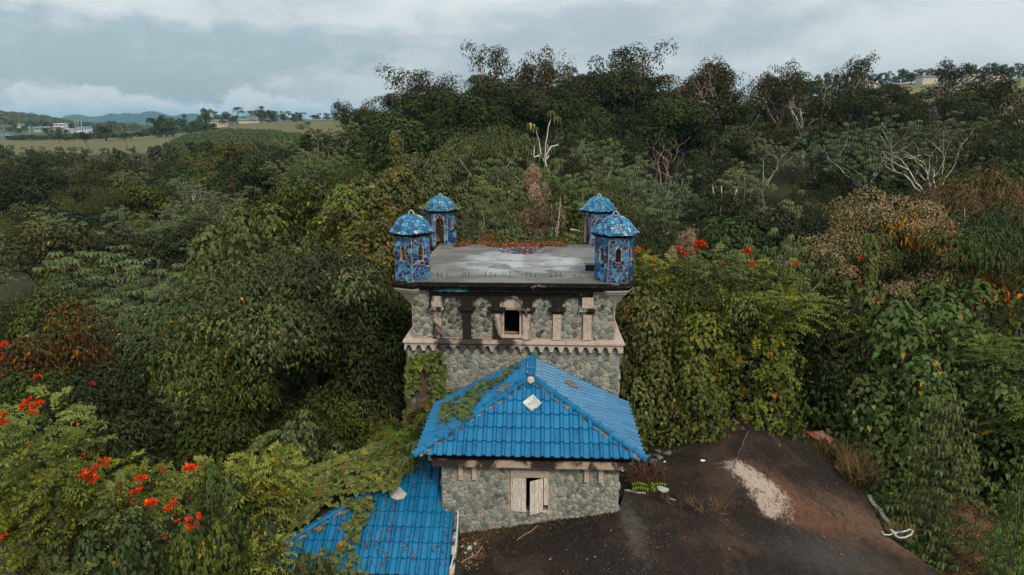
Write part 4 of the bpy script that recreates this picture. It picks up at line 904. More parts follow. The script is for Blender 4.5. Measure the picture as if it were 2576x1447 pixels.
def lobe_leaves(L, centers, radii, n_each, ln, wd, base, rg, flat=.75, shape='lance', var=.18, alt=None, altp=0., lobevar=.16, droop=.35):
    for c, r in zip(centers, radii):
        n = max(6, int(n_each * (r / np.mean(radii)) ** 2)); d = sphere_pts(n, rg); d[:, 2] = np.where(d[:, 2] < -.35, -d[:, 2], d[:, 2])
        q = rg.random(n) ** .35; P = np.array(c) + d * (r * (.45 + .62 * q))[:, None] * np.array((1, 1, flat))
        nrm = d + np.array((0, 0, .55)) + rg.normal(0, .45, (n, 3)); tip = d * np.array((1, 1, .4)) + np.array((0, 0, -droop)) + rg.normal(0, .5, (n, 3))
        k = 1 + rg.normal(0, lobevar); L.add(P, nrm, tip, ln * rg.uniform(.7, 1.25, n), wd * rg.uniform(.75, 1.2, n), tints(n, np.array(base) * max(.5, k), rg, var, alt, altp), shape)
def skeleton(rg, H, lean, limbs, spread, r0, fork=.35, twig=2, curl=.22):
    """trunk and limbs as tubes; returns mesh builder and twig ends"""
    m = MB(); tips = []
    def limb(p, d, L, r, lv):
        pts = [p]; q = p.copy(); k = 5
        for i in range(k):
            d = unit(d + rg.normal(0, curl, 3) * (.4 if lv == 0 else 1) + np.array((0, 0, .06))); q = q + d * L / k; pts.append(q.copy())
        m.tube(pts, [r * (1 - .55 * i / k) for i in range(k + 1)], 6 if lv == 0 else 4)
        if lv >= twig: tips.append(q); return
        n = limbs if lv == 0 else int(rg.integers(2, 4)); a0 = rg.random() * 6.28
        for i in range(n):
            a = a0 + i * 6.283 / n + rg.normal(0, .35); out = np.array((math.cos(a), math.sin(a), 0)); f = spread * rg.uniform(.7, 1.25)
            nd = unit(d * 1.0 + out * f); s0 = pts[-1] if (lv or i < limbs - 2) else pts[-2]
            limb(s0.copy(), nd, L * (.62 if lv == 0 else .66) * rg.uniform(.75, 1.2), r * .48, lv + 1)
        if lv: tips.append(q)
    limb(np.zeros(3), unit(np.array((lean[0], lean[1], 1.))), H * fork, r0, 0); return m, np.array(tips)
PROTO = {}
def proto(key, name, trunk, bark, crown, extra=()):
    """one tree of each kind is built here; copies are made from it"""
    root = bpy.data.objects.new(name, None); root.empty_display_size = .5
    if trunk is not None:
        me = bpy.data.meshes.new('trunk'); me.from_pydata(trunk.v, [], trunk.f); me.materials.append(bark); me.polygons.foreach_set('use_smooth', [True] * len(me.polygons))
        t = bpy.data.objects.new('trunk', me); t.parent = root
    c = bpy.data.objects.new('crown', crown); c.parent = root
    for n, me in extra: o = bpy.data.objects.new(n, me); o.parent = root
    PROTO[key] = root; return root
COUNT = {}
def plant(key, X, Y, top=None, z=None, scale=1., rot=None, label=None, cat='tree', group=None, name=None, sxy=1., dz=0.):
    root = PROTO[key]; r = root.copy(); COL.objects.link(r)
    if name: r.name = name
    z = float(ground(X, Y)[0]) - .1 + dz if z is None else z
    H = HGT[key]; sz = (top - z) / H if top is not None else scale
    r.location = (X, Y, z); r.scale = (sz * sxy if top is None else (scale if scale != 1. else min(max(sz, .55), 1.6)) * sxy,) * 2 + (max(sz, .12),); r.rotation_euler = (0, 0, rng.uniform(0, 6.283) if rot is None else rot)
    for ch in root.children:
        c = ch.copy(); COL.objects.link(c); c.parent = r
    tag(r, label, cat, group); WL[r.name] = Vector((X, Y, z)); COUNT[key] = COUNT.get(key, 0) + 1; return r
HGT = {}
def norm_height(key, L, top=None):
    HGT[key] = float(np.percentile(np.concatenate(L.V)[:, 2], 99.5)) if top is None else top
DG = (.030, .036, .014); MG = (.042, .052, .019); OL = (.078, .076, .025); GG = (.094, .106, .054); YG = (.13, .13, .036); RB = (.085, .052, .027)
YEL = [(.30, .20, .03), (.34, .15, .025), (.22, .18, .04)]; RUSTY = [(.30, .10, .03), (.22, .07, .03), (.28, .14, .05)]
def dense(key, name, seed, H, base, n=230, ln=.30, wd=.15, limbs=5, spread=.75, bark=BARK, alt=None, altp=0., rad=1.25, flat=.75, shape='lance', droop=.35, fork=.4, lobevar=.2, twig=2):
    rg = np.random.default_rng(seed); m, tips = skeleton(rg, H, rg.normal(0, .08, 2), limbs, spread, .2 * H / 10, fork, twig=twig); L = Leaves()
    rad_ = rad * rg.uniform(.7, 1.3, len(tips)); lobe_leaves(L, tips, rad_, n, ln, wd, base, rg, flat, shape, alt=alt, altp=altp, droop=droop, lobevar=lobevar)
    norm_height(key, L); return proto(key, name, m, bark, L.mesh('crown'))
dense('dense_a', 'evergreen_tree', 101, 11, DG, 130, .26, .13, 5, .72, rad=.82, flat=.85, twig=3, fork=.34); dense('dense_b', 'evergreen_tree', 102, 10, MG, 125, .27, .13, 6, .85, rad=.80, flat=.8, twig=3, fork=.32); dense('dense_c', 'evergreen_tree', 103, 11, (.040, .040, .017), 120, .22, .10, 5, .62, rad=.74, flat=.7, twig=3, fork=.34); dense('dense_d', 'evergreen_tree', 99, 12, (.034, .037, .015), 110, .25, .12, 4, .7, rad=.85, flat=.75, twig=3, fork=.4)
dense('olive', 'bushy_tree', 104, 9, OL, 125, .24, .12, 6, .8, alt=YEL, altp=.01, rad=.78, twig=3, fork=.3); dense('reddish', 'reddish_tree', 105, 10, RB, 120, .22, .10, 5, .85, alt=RUSTY, altp=.10, rad=.78, twig=3, fork=.33)
dense('bigleaf', 'big_leaved_tree', 106, 9, (.062, .070, .030), 400, .19, .075, 7, .85, rad=1.15, shape='droop', droop=.6, alt=YEL, altp=.006, lobevar=.28)
dense('mango', 'mango_tree', 107, 9, (.040, .047, .018), 230, .34, .06, 6, .8, rad=1.2, shape='droop', droop=.8)
dense('fringe', 'fine_leaved_tree', 108, 9, (.072, .078, .027), 200, .15, .055, 6, .85, twig=3, rad=.8, alt=YEL, altp=.01)
# tall open trees of the skyline: clumps of leaves with sky between
dense('open_a', 'tall_open_tree', 111, 16, (.036, .036, .014), 52, .30, .17, 5, .44, rad=.85, flat=1.1, fork=.3, twig=3, bark=TAN, alt=RUSTY, altp=.04)
dense('open_b', 'tall_open_tree', 112, 16, (.040, .037, .015), 46, .30, .17, 5, .36, rad=.8, flat=1.1, fork=.3, twig=3, bark=TAN, alt=RUSTY, altp=.05)
dense('sparse', 'sparse_tree', 113, 15, (.055, .045, .019), 13, .28, .16, 5, .52, rad=.9, flat=1.0, fork=.3, twig=3, bark=PALE, alt=RUSTY, altp=.08)
# umbrella-leaved trees: rosettes of drooping leaflets on pale branches
def umbrella(key, seed, H, base, alt=None, altp=0., limbs=6, spread=1.0, ros=15, ln=.31, fork=.55, nm='umbrella_leaved_tree'):
    rg = np.random.default_rng(seed); m, tips = skeleton(rg, H, rg.normal(0, .12, 2), limbs, spread, .13 * H / 9, fork, twig=2, curl=.2); L = Leaves()
    for c in tips:
        hot = rg.random() < altp
        for k in range(ros):
            o = rg.normal(0, 1, 3) * np.array((.62, .62, .30)); p = c + o + np.array((0, 0, .12)); n = 8; a = rg.random() * 6.28 + np.arange(n) * 6.283 / n; out = np.stack([np.cos(a), np.sin(a), np.zeros(n)], 1)
            ax = unit(np.array((0, 0, 1.)) + rg.normal(0, .22, 3)); dr = rg.uniform(.35, .9); P = p + out * .05
            col = tints(n, np.array(base) * (1 + rg.normal(0, .15)), rg, .1)
            if hot and alt and rg.random() < .6: col = tints(n, alt[int(rg.integers(len(alt)))], rg, .2)
            L.add(P, np.tile(ax, (n, 1)) + out * dr, out - np.array((0, 0, 1.)) * dr, ln * rg.uniform(.8, 1.15), ln * .44, col, 'droop')
    norm_height(key, L); return proto(key, nm, m, PALE, L.mesh('crown'))
ORNG = [(.30, .13, .03), (.34, .17, .05), (.26, .20, .05)]
umbrella('umbrella_a', 121, 9, GG); umbrella('umbrella_b', 122, 9, (.084, .100, .056), limbs=7, spread=1.15, ros=14); umbrella('umbrella_hot', 123, 9, (.082, .09, .044), ORNG, .14, ros=13, ln=.36)
# trees hung with heart-leaved vines
def vine_tree(key, seed, H, base, R_=2.4, n=7500, ln=.22, alt=YEL, altp=.02, nm='vine_draped_tree', cols=17):
    rg = np.random.default_rng(seed); L = Leaves(); m = MB(); m.tube([(0, 0, 0), (.1, 0, H * .3), (0, .1, H * .5)], [.22, .15, .06], 7)
    cs = []
    for i in range(cols):
        a = rg.random() * 6.28; r = R_ * math.sqrt(rg.random()) * .8; h = H * (1 - .34 * (r / R_) ** 1.5) * rg.uniform(.5, 1.04); cs.append((r * 1.15 * math.cos(a), r * 1.15 * math.sin(a), h, rg.uniform(.5, 1.2) * R_ * .34))
    w = np.array([c[3] * c[2] for c in cs]); w /= w.sum()
    for (x, y, h, r), f in zip(cs, w):
        k = int(n * f); s = rg.random(k); a = rg.random(k) * 6.283; z = h * (1 - s ** 1.25 * .92); rr = r * np.sqrt(np.clip((h - z) / (r * 1.1), 0, 1)) * (1 + .2 * np.sin(a * 5 + z * 2.6) + .12 * np.sin(z * 6 + a * 2)) * (.62 + .62 * rg.random(k) ** .6)
        P = np.stack([x + rr * np.cos(a), y + rr * np.sin(a), z + .12 * np.sin(a * 7)], 1); out = np.stack([np.cos(a), np.sin(a), np.clip(1.6 - (h - z) / r * 1.2, .25, 2.)], 1)
        L.add(P, out + rg.normal(0, .38, (k, 3)), np.stack([np.cos(a) * .5, np.sin(a) * .5, -np.ones(k)], 1) + rg.normal(0, .35, (k, 3)), ln * rg.uniform(.6, 1.25, k), ln * rg.uniform(.6, 1.05, k), tints(k, np.array(base) * (1 + rg.normal(0, .16)), rg, .2, alt, altp), 'heart')
        for q in range(3):
            aa = rg.random() * 6.28; m.tube([(x * .3, y * .3, h * .4), (x + r * .6 * math.cos(aa), y + r * .6 * math.sin(aa), h * .75), (x, y, h * .97)], .02, 4)
    norm_height(key, L); return proto(key, nm, m, BARK, L.mesh('crown'))
vine_tree('vine_a', 131, 7, (.085, .105, .040), 2.4, 12000, .18); vine_tree('vine_b', 132, 7, (.060, .078, .031), 2.8, 13500, .18); vine_tree('vine_yellow', 133, 7, (.098, .104, .036), 2.5, 12500, .16, alt=YEL, altp=.035)
def spire(key, seed, H, base):
    rg = np.random.default_rng(seed); L = Leaves(); m = MB(); ax = lambda z: np.stack([.25 * np.sin(z * .8), .15 * np.cos(z * 1.1), z], -1); m.tube([tuple(ax(np.array(z))) for z in np.linspace(0, H * .97, 8)], .06, 5); n = 2400
    z = H * (1 - rg.random(n) ** 1.3); a = rg.random(n) * 6.283; r = (.10 + .75 * (1 - z / H) ** .8) * rg.uniform(.6, 1.1, n) * (1 + .35 * np.sin(z * 4.3)); P = ax(z) + np.stack([r * np.cos(a), r * np.sin(a), 0 * a], 1)
    L.add(P, np.stack([np.cos(a), np.sin(a), .6 + 0 * a], 1) + rg.normal(0, .4, (n, 3)), np.stack([np.cos(a) * .5, np.sin(a) * .5, -1 + 0 * a], 1) + rg.normal(0, .3, (n, 3)), .2 * rg.uniform(.6, 1.2, n), .17, tints(n, base, rg, .17, YEL, .04), 'heart')
    norm_height(key, L); return proto(key, 'vine_spire', m, BARK, L.mesh('crown'))
spire('vine_spire', 134, 8, (.125, .13, .04))
# feather-leaved flowering trees (red-orange blossoms are parts added where the photograph shows them)
def feather(key, seed, H, base, n_sprays=26, ln=.17, alt=YEL, altp=.02, rad=.75, limbs=6, spread=.85, nm='flame_flower_tree', fork=.45, spr=.6):
    rg = np.random.default_rng(seed); m, tips = skeleton(rg, H, rg.normal(0, .08, 2), limbs, spread, .13 * H / 8, fork); L = Leaves()
    for c in tips:
        lb = 1 + rg.normal(0, .13); n = int(n_sprays); d = sphere_pts(n, rg); d[:, 2] = np.abs(d[:, 2]) * .9 - .15
        for q in d:
            p0 = c + q * rad * rg.uniform(.35, 1.0); dirv = unit(q * np.array((1, 1, .5)) + np.array((0, 0, .15))); k = 6; hot = rg.random() < altp
            side = unit(np.cross(dirv, (0, 0, 1)) + 1e-6); up = np.cross(side, dirv); s = np.linspace(.15, 1, k); rl = spr * rg.uniform(.8, 1.2)
            C = p0 + dirv * (s * rl)[:, None] + np.array((0, 0, -1)) * (s ** 2 * rl * .38)[:, None]
            P = np.concatenate([C, C, C[-1:]]); T = np.concatenate([np.tile(side + dirv * .45, (k, 1)), np.tile(-side + dirv * .45, (k, 1)), dirv[None]]) + np.array((0, 0, -.35)); N = np.tile(up, (2 * k + 1, 1)) + rg.normal(0, .2, (2 * k + 1, 3))
            col = tints(2 * k + 1, np.array(base) * lb * (1 + rg.normal(0, .12)), rg, .08) if not hot else tints(2 * k + 1, YEL[int(rg.integers(3))], rg, .15)
            L.add(P, N, T, ln * rg.uniform(.85, 1.15), ln * .48, col, 'droop')
    norm_height(key, L); return proto(key, nm, m, BARK, L.mesh('crown'))
feather('feather_a', 141, 8, (.140, .146, .044), 32, .17, spr=.55, rad=.95); feather('feather_b', 142, 8, (.115, .130, .046), 30, .18, spr=.58, rad=.95); feather('feather_light', 143, 8, (.19, .19, .056), 22, .22, limbs=5, spr=.7)
# arching sprays beside the tower
def arching(key, seed, H, base, alt, altp, nb=42):
    rg = np.random.default_rng(seed); m = MB(); L = Leaves(); m.tube([(0, 0, 0), (0, .1, H * .3), (.1, 0, H * .5)], [.14, .1, .05], 6)
    for i in range(nb):
        a = rg.random() * 6.28; z0 = H * rg.uniform(.35, .85); R_ = rg.uniform(1.6, 3.6); out = np.array((math.cos(a), math.sin(a), 0)); side = np.array((-out[1], out[0], 0)); rise = rg.uniform(.5, 2.2) * (H - z0) / H * 2
        s = np.linspace(0, 1, 34); C = np.array((0, 0, z0)) + out * (s * R_)[:, None] + np.array((0, 0, 1)) * (rise * s * 2.2 - (rise * 1.6 + 2.2) * s ** 2.6)[:, None]
        m.tube([tuple(c) for c in C[::4]], [.03 * (1 - k / 11) + .005 for k in range(len(C[::4]))], 4)
        for rep in range(5):
            n = len(s) - 5; o = rg.normal(0, .16, (n, 3)); o[:, 2] -= .1 * rep * rg.random(n); sg = np.where(rg.random(n) < .5, 1, -1)[:, None]
            L.add(C[5:] + o, np.array((0, 0, 1.)) + out * .5 + rg.normal(0, .4, (n, 3)), side * sg + np.array((0, 0, -.9)) + out * .4 + rg.normal(0, .3, (n, 3)), .23 * rg.uniform(.7, 1.2, n), .12, tints(n, base, rg, .16, alt, altp), 'lance')
    norm_height(key, L); return proto(key, 'arching_tree', m, BARK, L.mesh('crown'))
arching('arching', 151, 9, (.105, .108, .036), YEL, .07)
# pink blossom over dark leaves
def blossom(key, seed, H, base, pinks, n=420, limbs=5, rad=1.0, spread=.8, flat=.7, frac=.72, pw=.12, twig=2):
    rg = np.random.default_rng(seed); m, tips = skeleton(rg, H, (0, 0), limbs, spread, .14, .4, twig=twig); L = Leaves(); Q = Leaves()
    rr = rad * rg.uniform(.75, 1.2, len(tips)); lobe_leaves(L, tips, rr * .95, int(n * (1 - frac)), .15, .08, base, rg, flat)
    for c, r in zip(tips, rr):
        k = int(n * frac); d = sphere_pts(k, rg); d[:, 2] = np.where(d[:, 2] < -.2, -d[:, 2], d[:, 2]); P = c + d * (r * rg.uniform(.75, 1.15, k))[:, None] * np.array((1, 1, flat))
        Q.add(P, d + rg.normal(0, .6, (k, 3)), rg.normal(0, 1, (k, 3)), pw * rg.uniform(.7, 1.3, k), pw * .7, tints(k, pinks[int(rg.integers(len(pinks)))], rg, .15), 'lance')
    norm_height(key, L); return proto(key, 'pink_blossom_tree', m, BARK, L.mesh('crown'), [('blossom', Q.mesh('blossom', PETAL))])
PK = [(.46, .25, .215), (.40, .235, .195), (.52, .31, .27)]
blossom('pink_tree', 161, 8, (.06, .07, .028), PK, n=1100, rad=.85, spread=.6, pw=.085); blossom('pink_dome', 162, 7, (.075, .075, .028), [(.36, .225, .155), (.31, .205, .13), (.40, .26, .19)], 520, 10, .66, 1.2, .7, .74, .07, twig=3)
# golden bamboo-like mound of fine blades
def bamboo(key, seed, H, R_):
    rg = np.random.default_rng(seed); L = Leaves(); m = MB(); n = 26000
    for i in range(30):
        a = rg.random() * 6.28; r = R_ * .8 * math.sqrt(rg.random()); m.tube([(r * .25 * math.cos(a), r * .25 * math.sin(a), 0), (r * .6 * math.cos(a), r * .6 * math.sin(a), H * .6), (r * math.cos(a), r * math.sin(a), H * .88)], [.05, .04, .015], 4)
    a = rg.random(n) * 6.283; el = np.arcsin(rg.uniform(-.25, 1, n)); rr = rg.uniform(.82, 1.05, n) * (1 + .10 * np.sin(a * 5) + .09 * np.sin(a * 9 + el * 8) + .05 * np.sin(a * 17 + el * 15)); P = np.stack([R_ * rr * np.cos(el) * np.cos(a), R_ * rr * np.cos(el) * np.sin(a), H * .42 + H * .56 * rr * np.sin(el)], 1)
    out = np.stack([np.cos(a), np.sin(a), np.sin(el) * 1.2], 1); L.add(P, out + np.array((0, 0, .4)) + rg.normal(0, .5, (n, 3)), np.stack([np.cos(a) * .7, np.sin(a) * .7, -np.ones(n) * .8], 1) + rg.normal(0, .45, (n, 3)),   .24 * rg.uniform(.6, 1.3, n), .03, tints(n, (.215, .155, .062), rg, .25, [(.27, .165, .06), (.20, .165, .07), (.14, .125, .05)], .3), 'lance')
    norm_height(key, L); return proto(key, 'bamboo_clump', m, TAN, L.mesh('crown'))
bamboo('bamboo', 171, 7, 3.4)
# bronze young growth on a long-leaved tree
def bronze(key, seed):
    rg = np.random.default_rng(seed); m, tips = skeleton(rg, 9, (0, 0), 7, .9, .2, .4); L = Leaves()
    for c in tips:
        hot = rg.random() < .45; k = 330; r = rg.uniform(.9, 1.4); d = sphere_pts(k, rg); d[:, 2] = np.where(d[:, 2] < -.3, -d[:, 2], d[:, 2]); P = c + d * (r * rg.uniform(.5, 1.05, k))[:, None] * np.array((1, 1, .75))
        col = tints(k, (.042, .055, .024), rg, .16)
        if hot: j = rg.random(k) < .75; col[j] = tints(j.sum(), ((.36, .14, .045), (.40, .19, .06), (.30, .12, .045))[int(rg.integers(3))], rg, .22)
        L.add(P, d + np.array((0, 0, .5)) + rg.normal(0, .4, (k, 3)), d * np.array((1, 1, .3)) + np.array((0, 0, -.7)) + rg.normal(0, .3, (k, 3)), .27 * rg.uniform(.7, 1.2, k), .05, col, 'droop')
    norm_height(key, L); return proto(key, 'bronze_leaved_tree', m, BARK, L.mesh('crown'))
bronze('bronze', 181)
def sapling(key, seed, H):
    rg = np.random.default_rng(seed); L = Leaves(); m = MB(); m.tube([(0, 0, 0), (.05, .1, H * .5), (0, 0, H * .95)], [.07, .05, .02], 6); cs = []
    for i in range(34):
        z = H * (.10 + .86 * (i / 33)); r = (1 - .72 * i / 33) * rg.uniform(.35, 1.0) * H * .26; a = i * 2.4 + rg.normal(0, .3); cs.append((r * math.cos(a), r * math.sin(a), z - r * .25)); m.tube([(0, 0, max(.1, z - .4)), cs[-1]], [.025, .01], 4)
    for c in cs:
        for k in range(12):
            p = np.array(c) + rg.normal(0, .28, 3); n = 6; a = rg.random() * 6.28 + np.arange(n) * 1.047; out = np.stack([np.cos(a), np.sin(a), 0 * a], 1); L.add(p + out * .02, out * .7 + np.array((0, 0, .8)), out - np.array((0, 0, .8)), .24 * rg.uniform(.8, 1.2), .085, tints(n, np.array((.085, .105, .038)) * (1 + rg.normal(0, .15)), rg, .1), 'droop')
    norm_height(key, L); return proto(key, 'leafy_sapling', m, BARK, L.mesh('crown'))
sapling('sapling', 109, 6)
# dead and nearly bare trees
def bare(key, seed, H, limbs, spread, bark, tuft=0, fork=.38, r0=.12, twig=2, curl=.3):
    rg = np.random.default_rng(seed); m, tips = skeleton(rg, H, rg.normal(0, .15, 2), limbs, spread, r0, fork, twig=twig, curl=curl); L = Leaves()
    for c in tips:
        if tuft and rg.random() < .75:
            for k in range(tuft):
                p = c + rg.normal(0, .22, 3); n = 8; a = rg.random() * 6.28 + np.arange(n) * .785; out = np.stack([np.cos(a), np.sin(a), np.zeros(n)], 1); L.add(p + out * .03, out * .6 + np.array((0, 0, 1.)), out - np.array((0, 0, .7)), .38, .14, tints(n, (.072, .074, .040), rg, .15, ORNG, .08), 'droop')
    if not L.V: L.add(np.array(tips), np.tile((0, 0, 1.), (len(tips), 1)), rg.normal(0, 1, (len(tips), 3)), .15, .06, tints(len(tips), (.09, .06, .035), rg))
    norm_height(key, L, float(tips[:, 2].max())); return proto(key, 'bare_tree', m, bark, L.mesh('crown'))
bare('bare_white', 191, 8, 5, .75, WHITEBARK, 3, r0=.19); bare('bare_dead', 192, 9, 4, .8, PALE, 0, .4, .13, 3, .34); bare('bare_twiggy', 193, 11, 6, .55, TAN, 0, .34, .12, 3, .2); bare('pale_stems', 194, 9, 5, .28, PALE, 0, .22, .09, 1, .12)
# far trees and palms
def far_tree(key, seed, base, nm='far_tree'):
    rg = np.random.default_rng(seed); L = Leaves(); m = MB(); m.tube([(0, 0, 0), (0, 0, 4)], [.3, .15], 5); cs = [rg.normal(0, 1, 3) * np.array((1.3, 1.3, 1.2)) + np.array((0, 0, 3.0)) for _ in range(13)]
    lobe_leaves(L, cs, rg.uniform(1.0, 1.6, 13), 60, .75, .5, base, rg); norm_height(key, L); return proto(key, nm, m, BARK, L.mesh('crown'))
far_tree('far_a', 201, (.055, .065, .025)); far_tree('far_b', 202, (.085, .085, .032)); far_tree('far_c', 203, (.07, .08, .035))
def palm(key, seed):
    rg = np.random.default_rng(seed); L = Leaves(); m = MB(); m.tube([(0, 0, 0), (.15, 0, 4), (.1, 0, 8)], [.2, .16, .14], 6)
    for i in range(18):
        a = i * 2.4; e = rg.uniform(-.3, 1.0); out = np.array((math.cos(a), math.sin(a), 0)); s = np.linspace(0, 1, 14); C = np.array((.1, 0, 8.)) + out * (s * 2.6)[:, None] + np.array((0, 0, 1)) * (e * s * 1.8 - s ** 2 * 2.2)[:, None]; sd_ = np.array((-out[1], out[0], 0))
        for sg in (1, -1): L.add(C, np.tile((0, 0, 1.), (14, 1)) + out * .3, sd_ * sg + np.tile(np.array((0, 0, -.8)) + out * .5, (14, 1)), .75, .16, tints(14, (.05, .058, .024), rg, .15), 'lance')
    norm_height(key, L); return proto(key, 'palm_tree', m, TAN, L.mesh('crown'))
palm('palm', 211)

# ------------------------------------------------------------------ the forest, planted row by row behind the tower
def X_at(px, Y): return at_y(px, 309, Y).x
def zone(px, Y):
    if Y > 280: return 'on the far meadow ridge'
    if px < 900:
        if Y > 130: return 'in the far valley below the meadow'
        if Y > 66: return 'in the wooded valley short of the palms'
        if Y > 44: return 'midway down the wooded valley left of the tower'
        return 'in the dark thicket left of the tower'
    if px < 1750:
        if Y > 108: return 'on the skyline above the tower'
        if Y > 66: return 'on the slope under the skyline grove'
        return 'just behind the tower roof'
    if Y > 140: return 'on the hill with the small houses'
    if Y > 100: return 'along the skyline right of the tower'
    if Y > 60: return 'on the dark slope above the bamboo clump'
    if Y > 44: return 'on the slope beside the bamboo clump'
    return 'in the thicket behind the black roof'
KIND = {'dense_d': 'dark layered evergreen tree', 'bare_dead': 'pale dead tree', 'sapling': 'leafy sapling', 'dense_a': 'dark dense evergreen tree', 'dense_b': 'broad mid green evergreen tree', 'dense_c': 'small leaved dark tree', 'olive': 'olive green bushy tree', 'reddish': 'dull reddish brown tree', 'bigleaf': 'large leaved dark green tree',
 'mango': 'long leaved drooping tree', 'fringe': 'fine feathery green tree', 'open_a': 'tall open tree with leaf clumps', 'open_b': 'tall slender tree with loose leaf clumps', 'sparse': 'nearly leafless tall tree', 'umbrella_a': 'grey green umbrella leaved tree',
 'umbrella_b': 'wide pale umbrella leaved tree', 'umbrella_hot': 'umbrella leaved tree with orange young leaves', 'vine_a': 'tree draped in heart leaved vine', 'vine_b': 'broad tree smothered in heart leaved vine', 'vine_yellow': 'yellowing vine covered tree',
 'feather_a': 'feather leaved green tree', 'feather_b': 'feather leaved dark tree', 'feather_light': 'light green feather leaved tree', 'bare_twiggy': 'bare tree of thin pale branches', 'far_a': 'small dark far tree', 'far_b': 'small olive far tree', 'far_c': 'small green far tree', 'palm': 'small far palm'}
MIXES = {
 'left_far': (('dense_a', 2), ('dense_d', 2), ('bare_dead', .35), ('dense_c', 3), ('olive', 2), ('umbrella_a', 2), ('reddish', 1), ('dense_b', 2), ('fringe', 1)),
 'left_mid': (('dense_a', 2), ('umbrella_a', 3), ('umbrella_b', 2), ('olive', 2), ('dense_c', 2), ('fringe', 3), ('reddish', 1)),
 'left_near': (('bigleaf', 4), ('umbrella_b', 2), ('fringe', 2), ('dense_b', 2), ('vine_a', 1)),
 'mid': (('olive', 2), ('umbrella_a', 2), ('fringe', 3), ('umbrella_hot', 1), ('bigleaf', 1), ('dense_c', 1)),
 'grove': (('dense_a', 3), ('dense_d', 3), ('bare_twiggy', .25), ('dense_c', 3), ('dense_b', 2), ('mango', 1), ('reddish', .6)),
 'right_far': (('dense_a', 3), ('dense_d', 3), ('bare_twiggy', .4), ('dense_c', 3), ('olive', 2), ('sparse', 1), ('reddish', 1.2), ('dense_b', 2)),
 'right_mid': (('dense_a', 3), ('dense_d', 3), ('bare_dead', .25), ('dense_b', 3), ('dense_c', 2), ('umbrella_a', 1.4), ('mango', 1)),
 'right_near': (('dense_b', 2), ('fringe', 2), ('mango', 2), ('bigleaf', 1)),
 'far': (('far_a', 2), ('far_b', 2), ('far_c', 2))}
def pick(mx, rg):
    k, w = zip(*MIXES[mx]); w = np.array(w, float); return k[int(rg.choice(len(k), p=w / w.sum()))]
def canopy(px, Y):
    ds = [r[0] for r in ROWS[:9]]; ys = [np.interp(px, r[1], r[2]) for r in ROWS[:9]]
    zs = [at_y(px, y, d).z for y, d in zip(ys, ds)]; return float(np.interp(Y, ds, zs))
frg = np.random.default_rng(77)
FILL = []; FILL_O = []
def project_row(x, y, z): q = np.array((x, y, z - ZC)); return CY - FPX * (q @ _U) / (q @ _F)
def forest():
    for Y, step, dj in ((33, 4.6, 1.0), (38, 4.8, 1.2), (44, 5.0, 1.6), (51, 5.4, 2), (59, 5.8, 2.4), (69, 5.8, 3), (80, 6.0, 3.5), (91, 6.4, 4), (103, 6.4, 3.5), (114, 6.4, 3), (124, 6.5, 3), (140, 9.0, 5), (162, 10, 7), (188, 11, 8), (218, 12.5, 9), (255, 11, 11), (288, 9, 10)):
        x0, x1 = X_at(-60, Y), X_at(2640, Y); X = x0 + frg.random() * step
        while X < x1:
            y = Y + frg.uniform(-dj, dj); x = X + frg.normal(0, step * .16); px = float(to_px(x, y)); X += step * frg.uniform(.85, 1.2)
            if y < 40 and 930 < px < 1640: continue
            if y < 42 and px > 1640: continue                              # hand-planted thicket there
            if y < 36 and px < 1000: continue
            if y > 128 and 900 < px < 1850: continue                        # hidden behind the ridge
            if y > 200 and 1850 < px < 2150: continue
            if y > 230 and 2200 < px < 2420: continue
            if y > 268 and px > 420: continue
            if px < 900: mx = 'left_far' if y > 90 else 'left_mid' if y > 48 else 'left_near'
            elif px < 1750: mx = 'grove' if y > 62 else 'mid'
            else: mx = 'right_far' if y > 100 else 'right_mid' if y > 46 else 'right_near'
            if px > 1750 and y > 135: mx = 'far'
            if px < 900 and y > 180: mx = 'far'
            k = pick(mx, frg); top = canopy(px, y) + frg.normal(0, 1.3 if y < 60 else 2.0 if y < 135 else 1.2); kind = KIND[k]; z = zone(px, y)
            FILL.append((kind, px, float(project_row(x, y, top)), z)); FILL_O.append(None)
            FILL_O[-1] = plant(k, x, y, top=top, label=f'{kind} {z}', group=f'{kind}s {z}', sxy=frg.uniform(.8, 1.35) * (1.0 if y < 100 else 1.05 if mx != 'far' else .85))
forest()

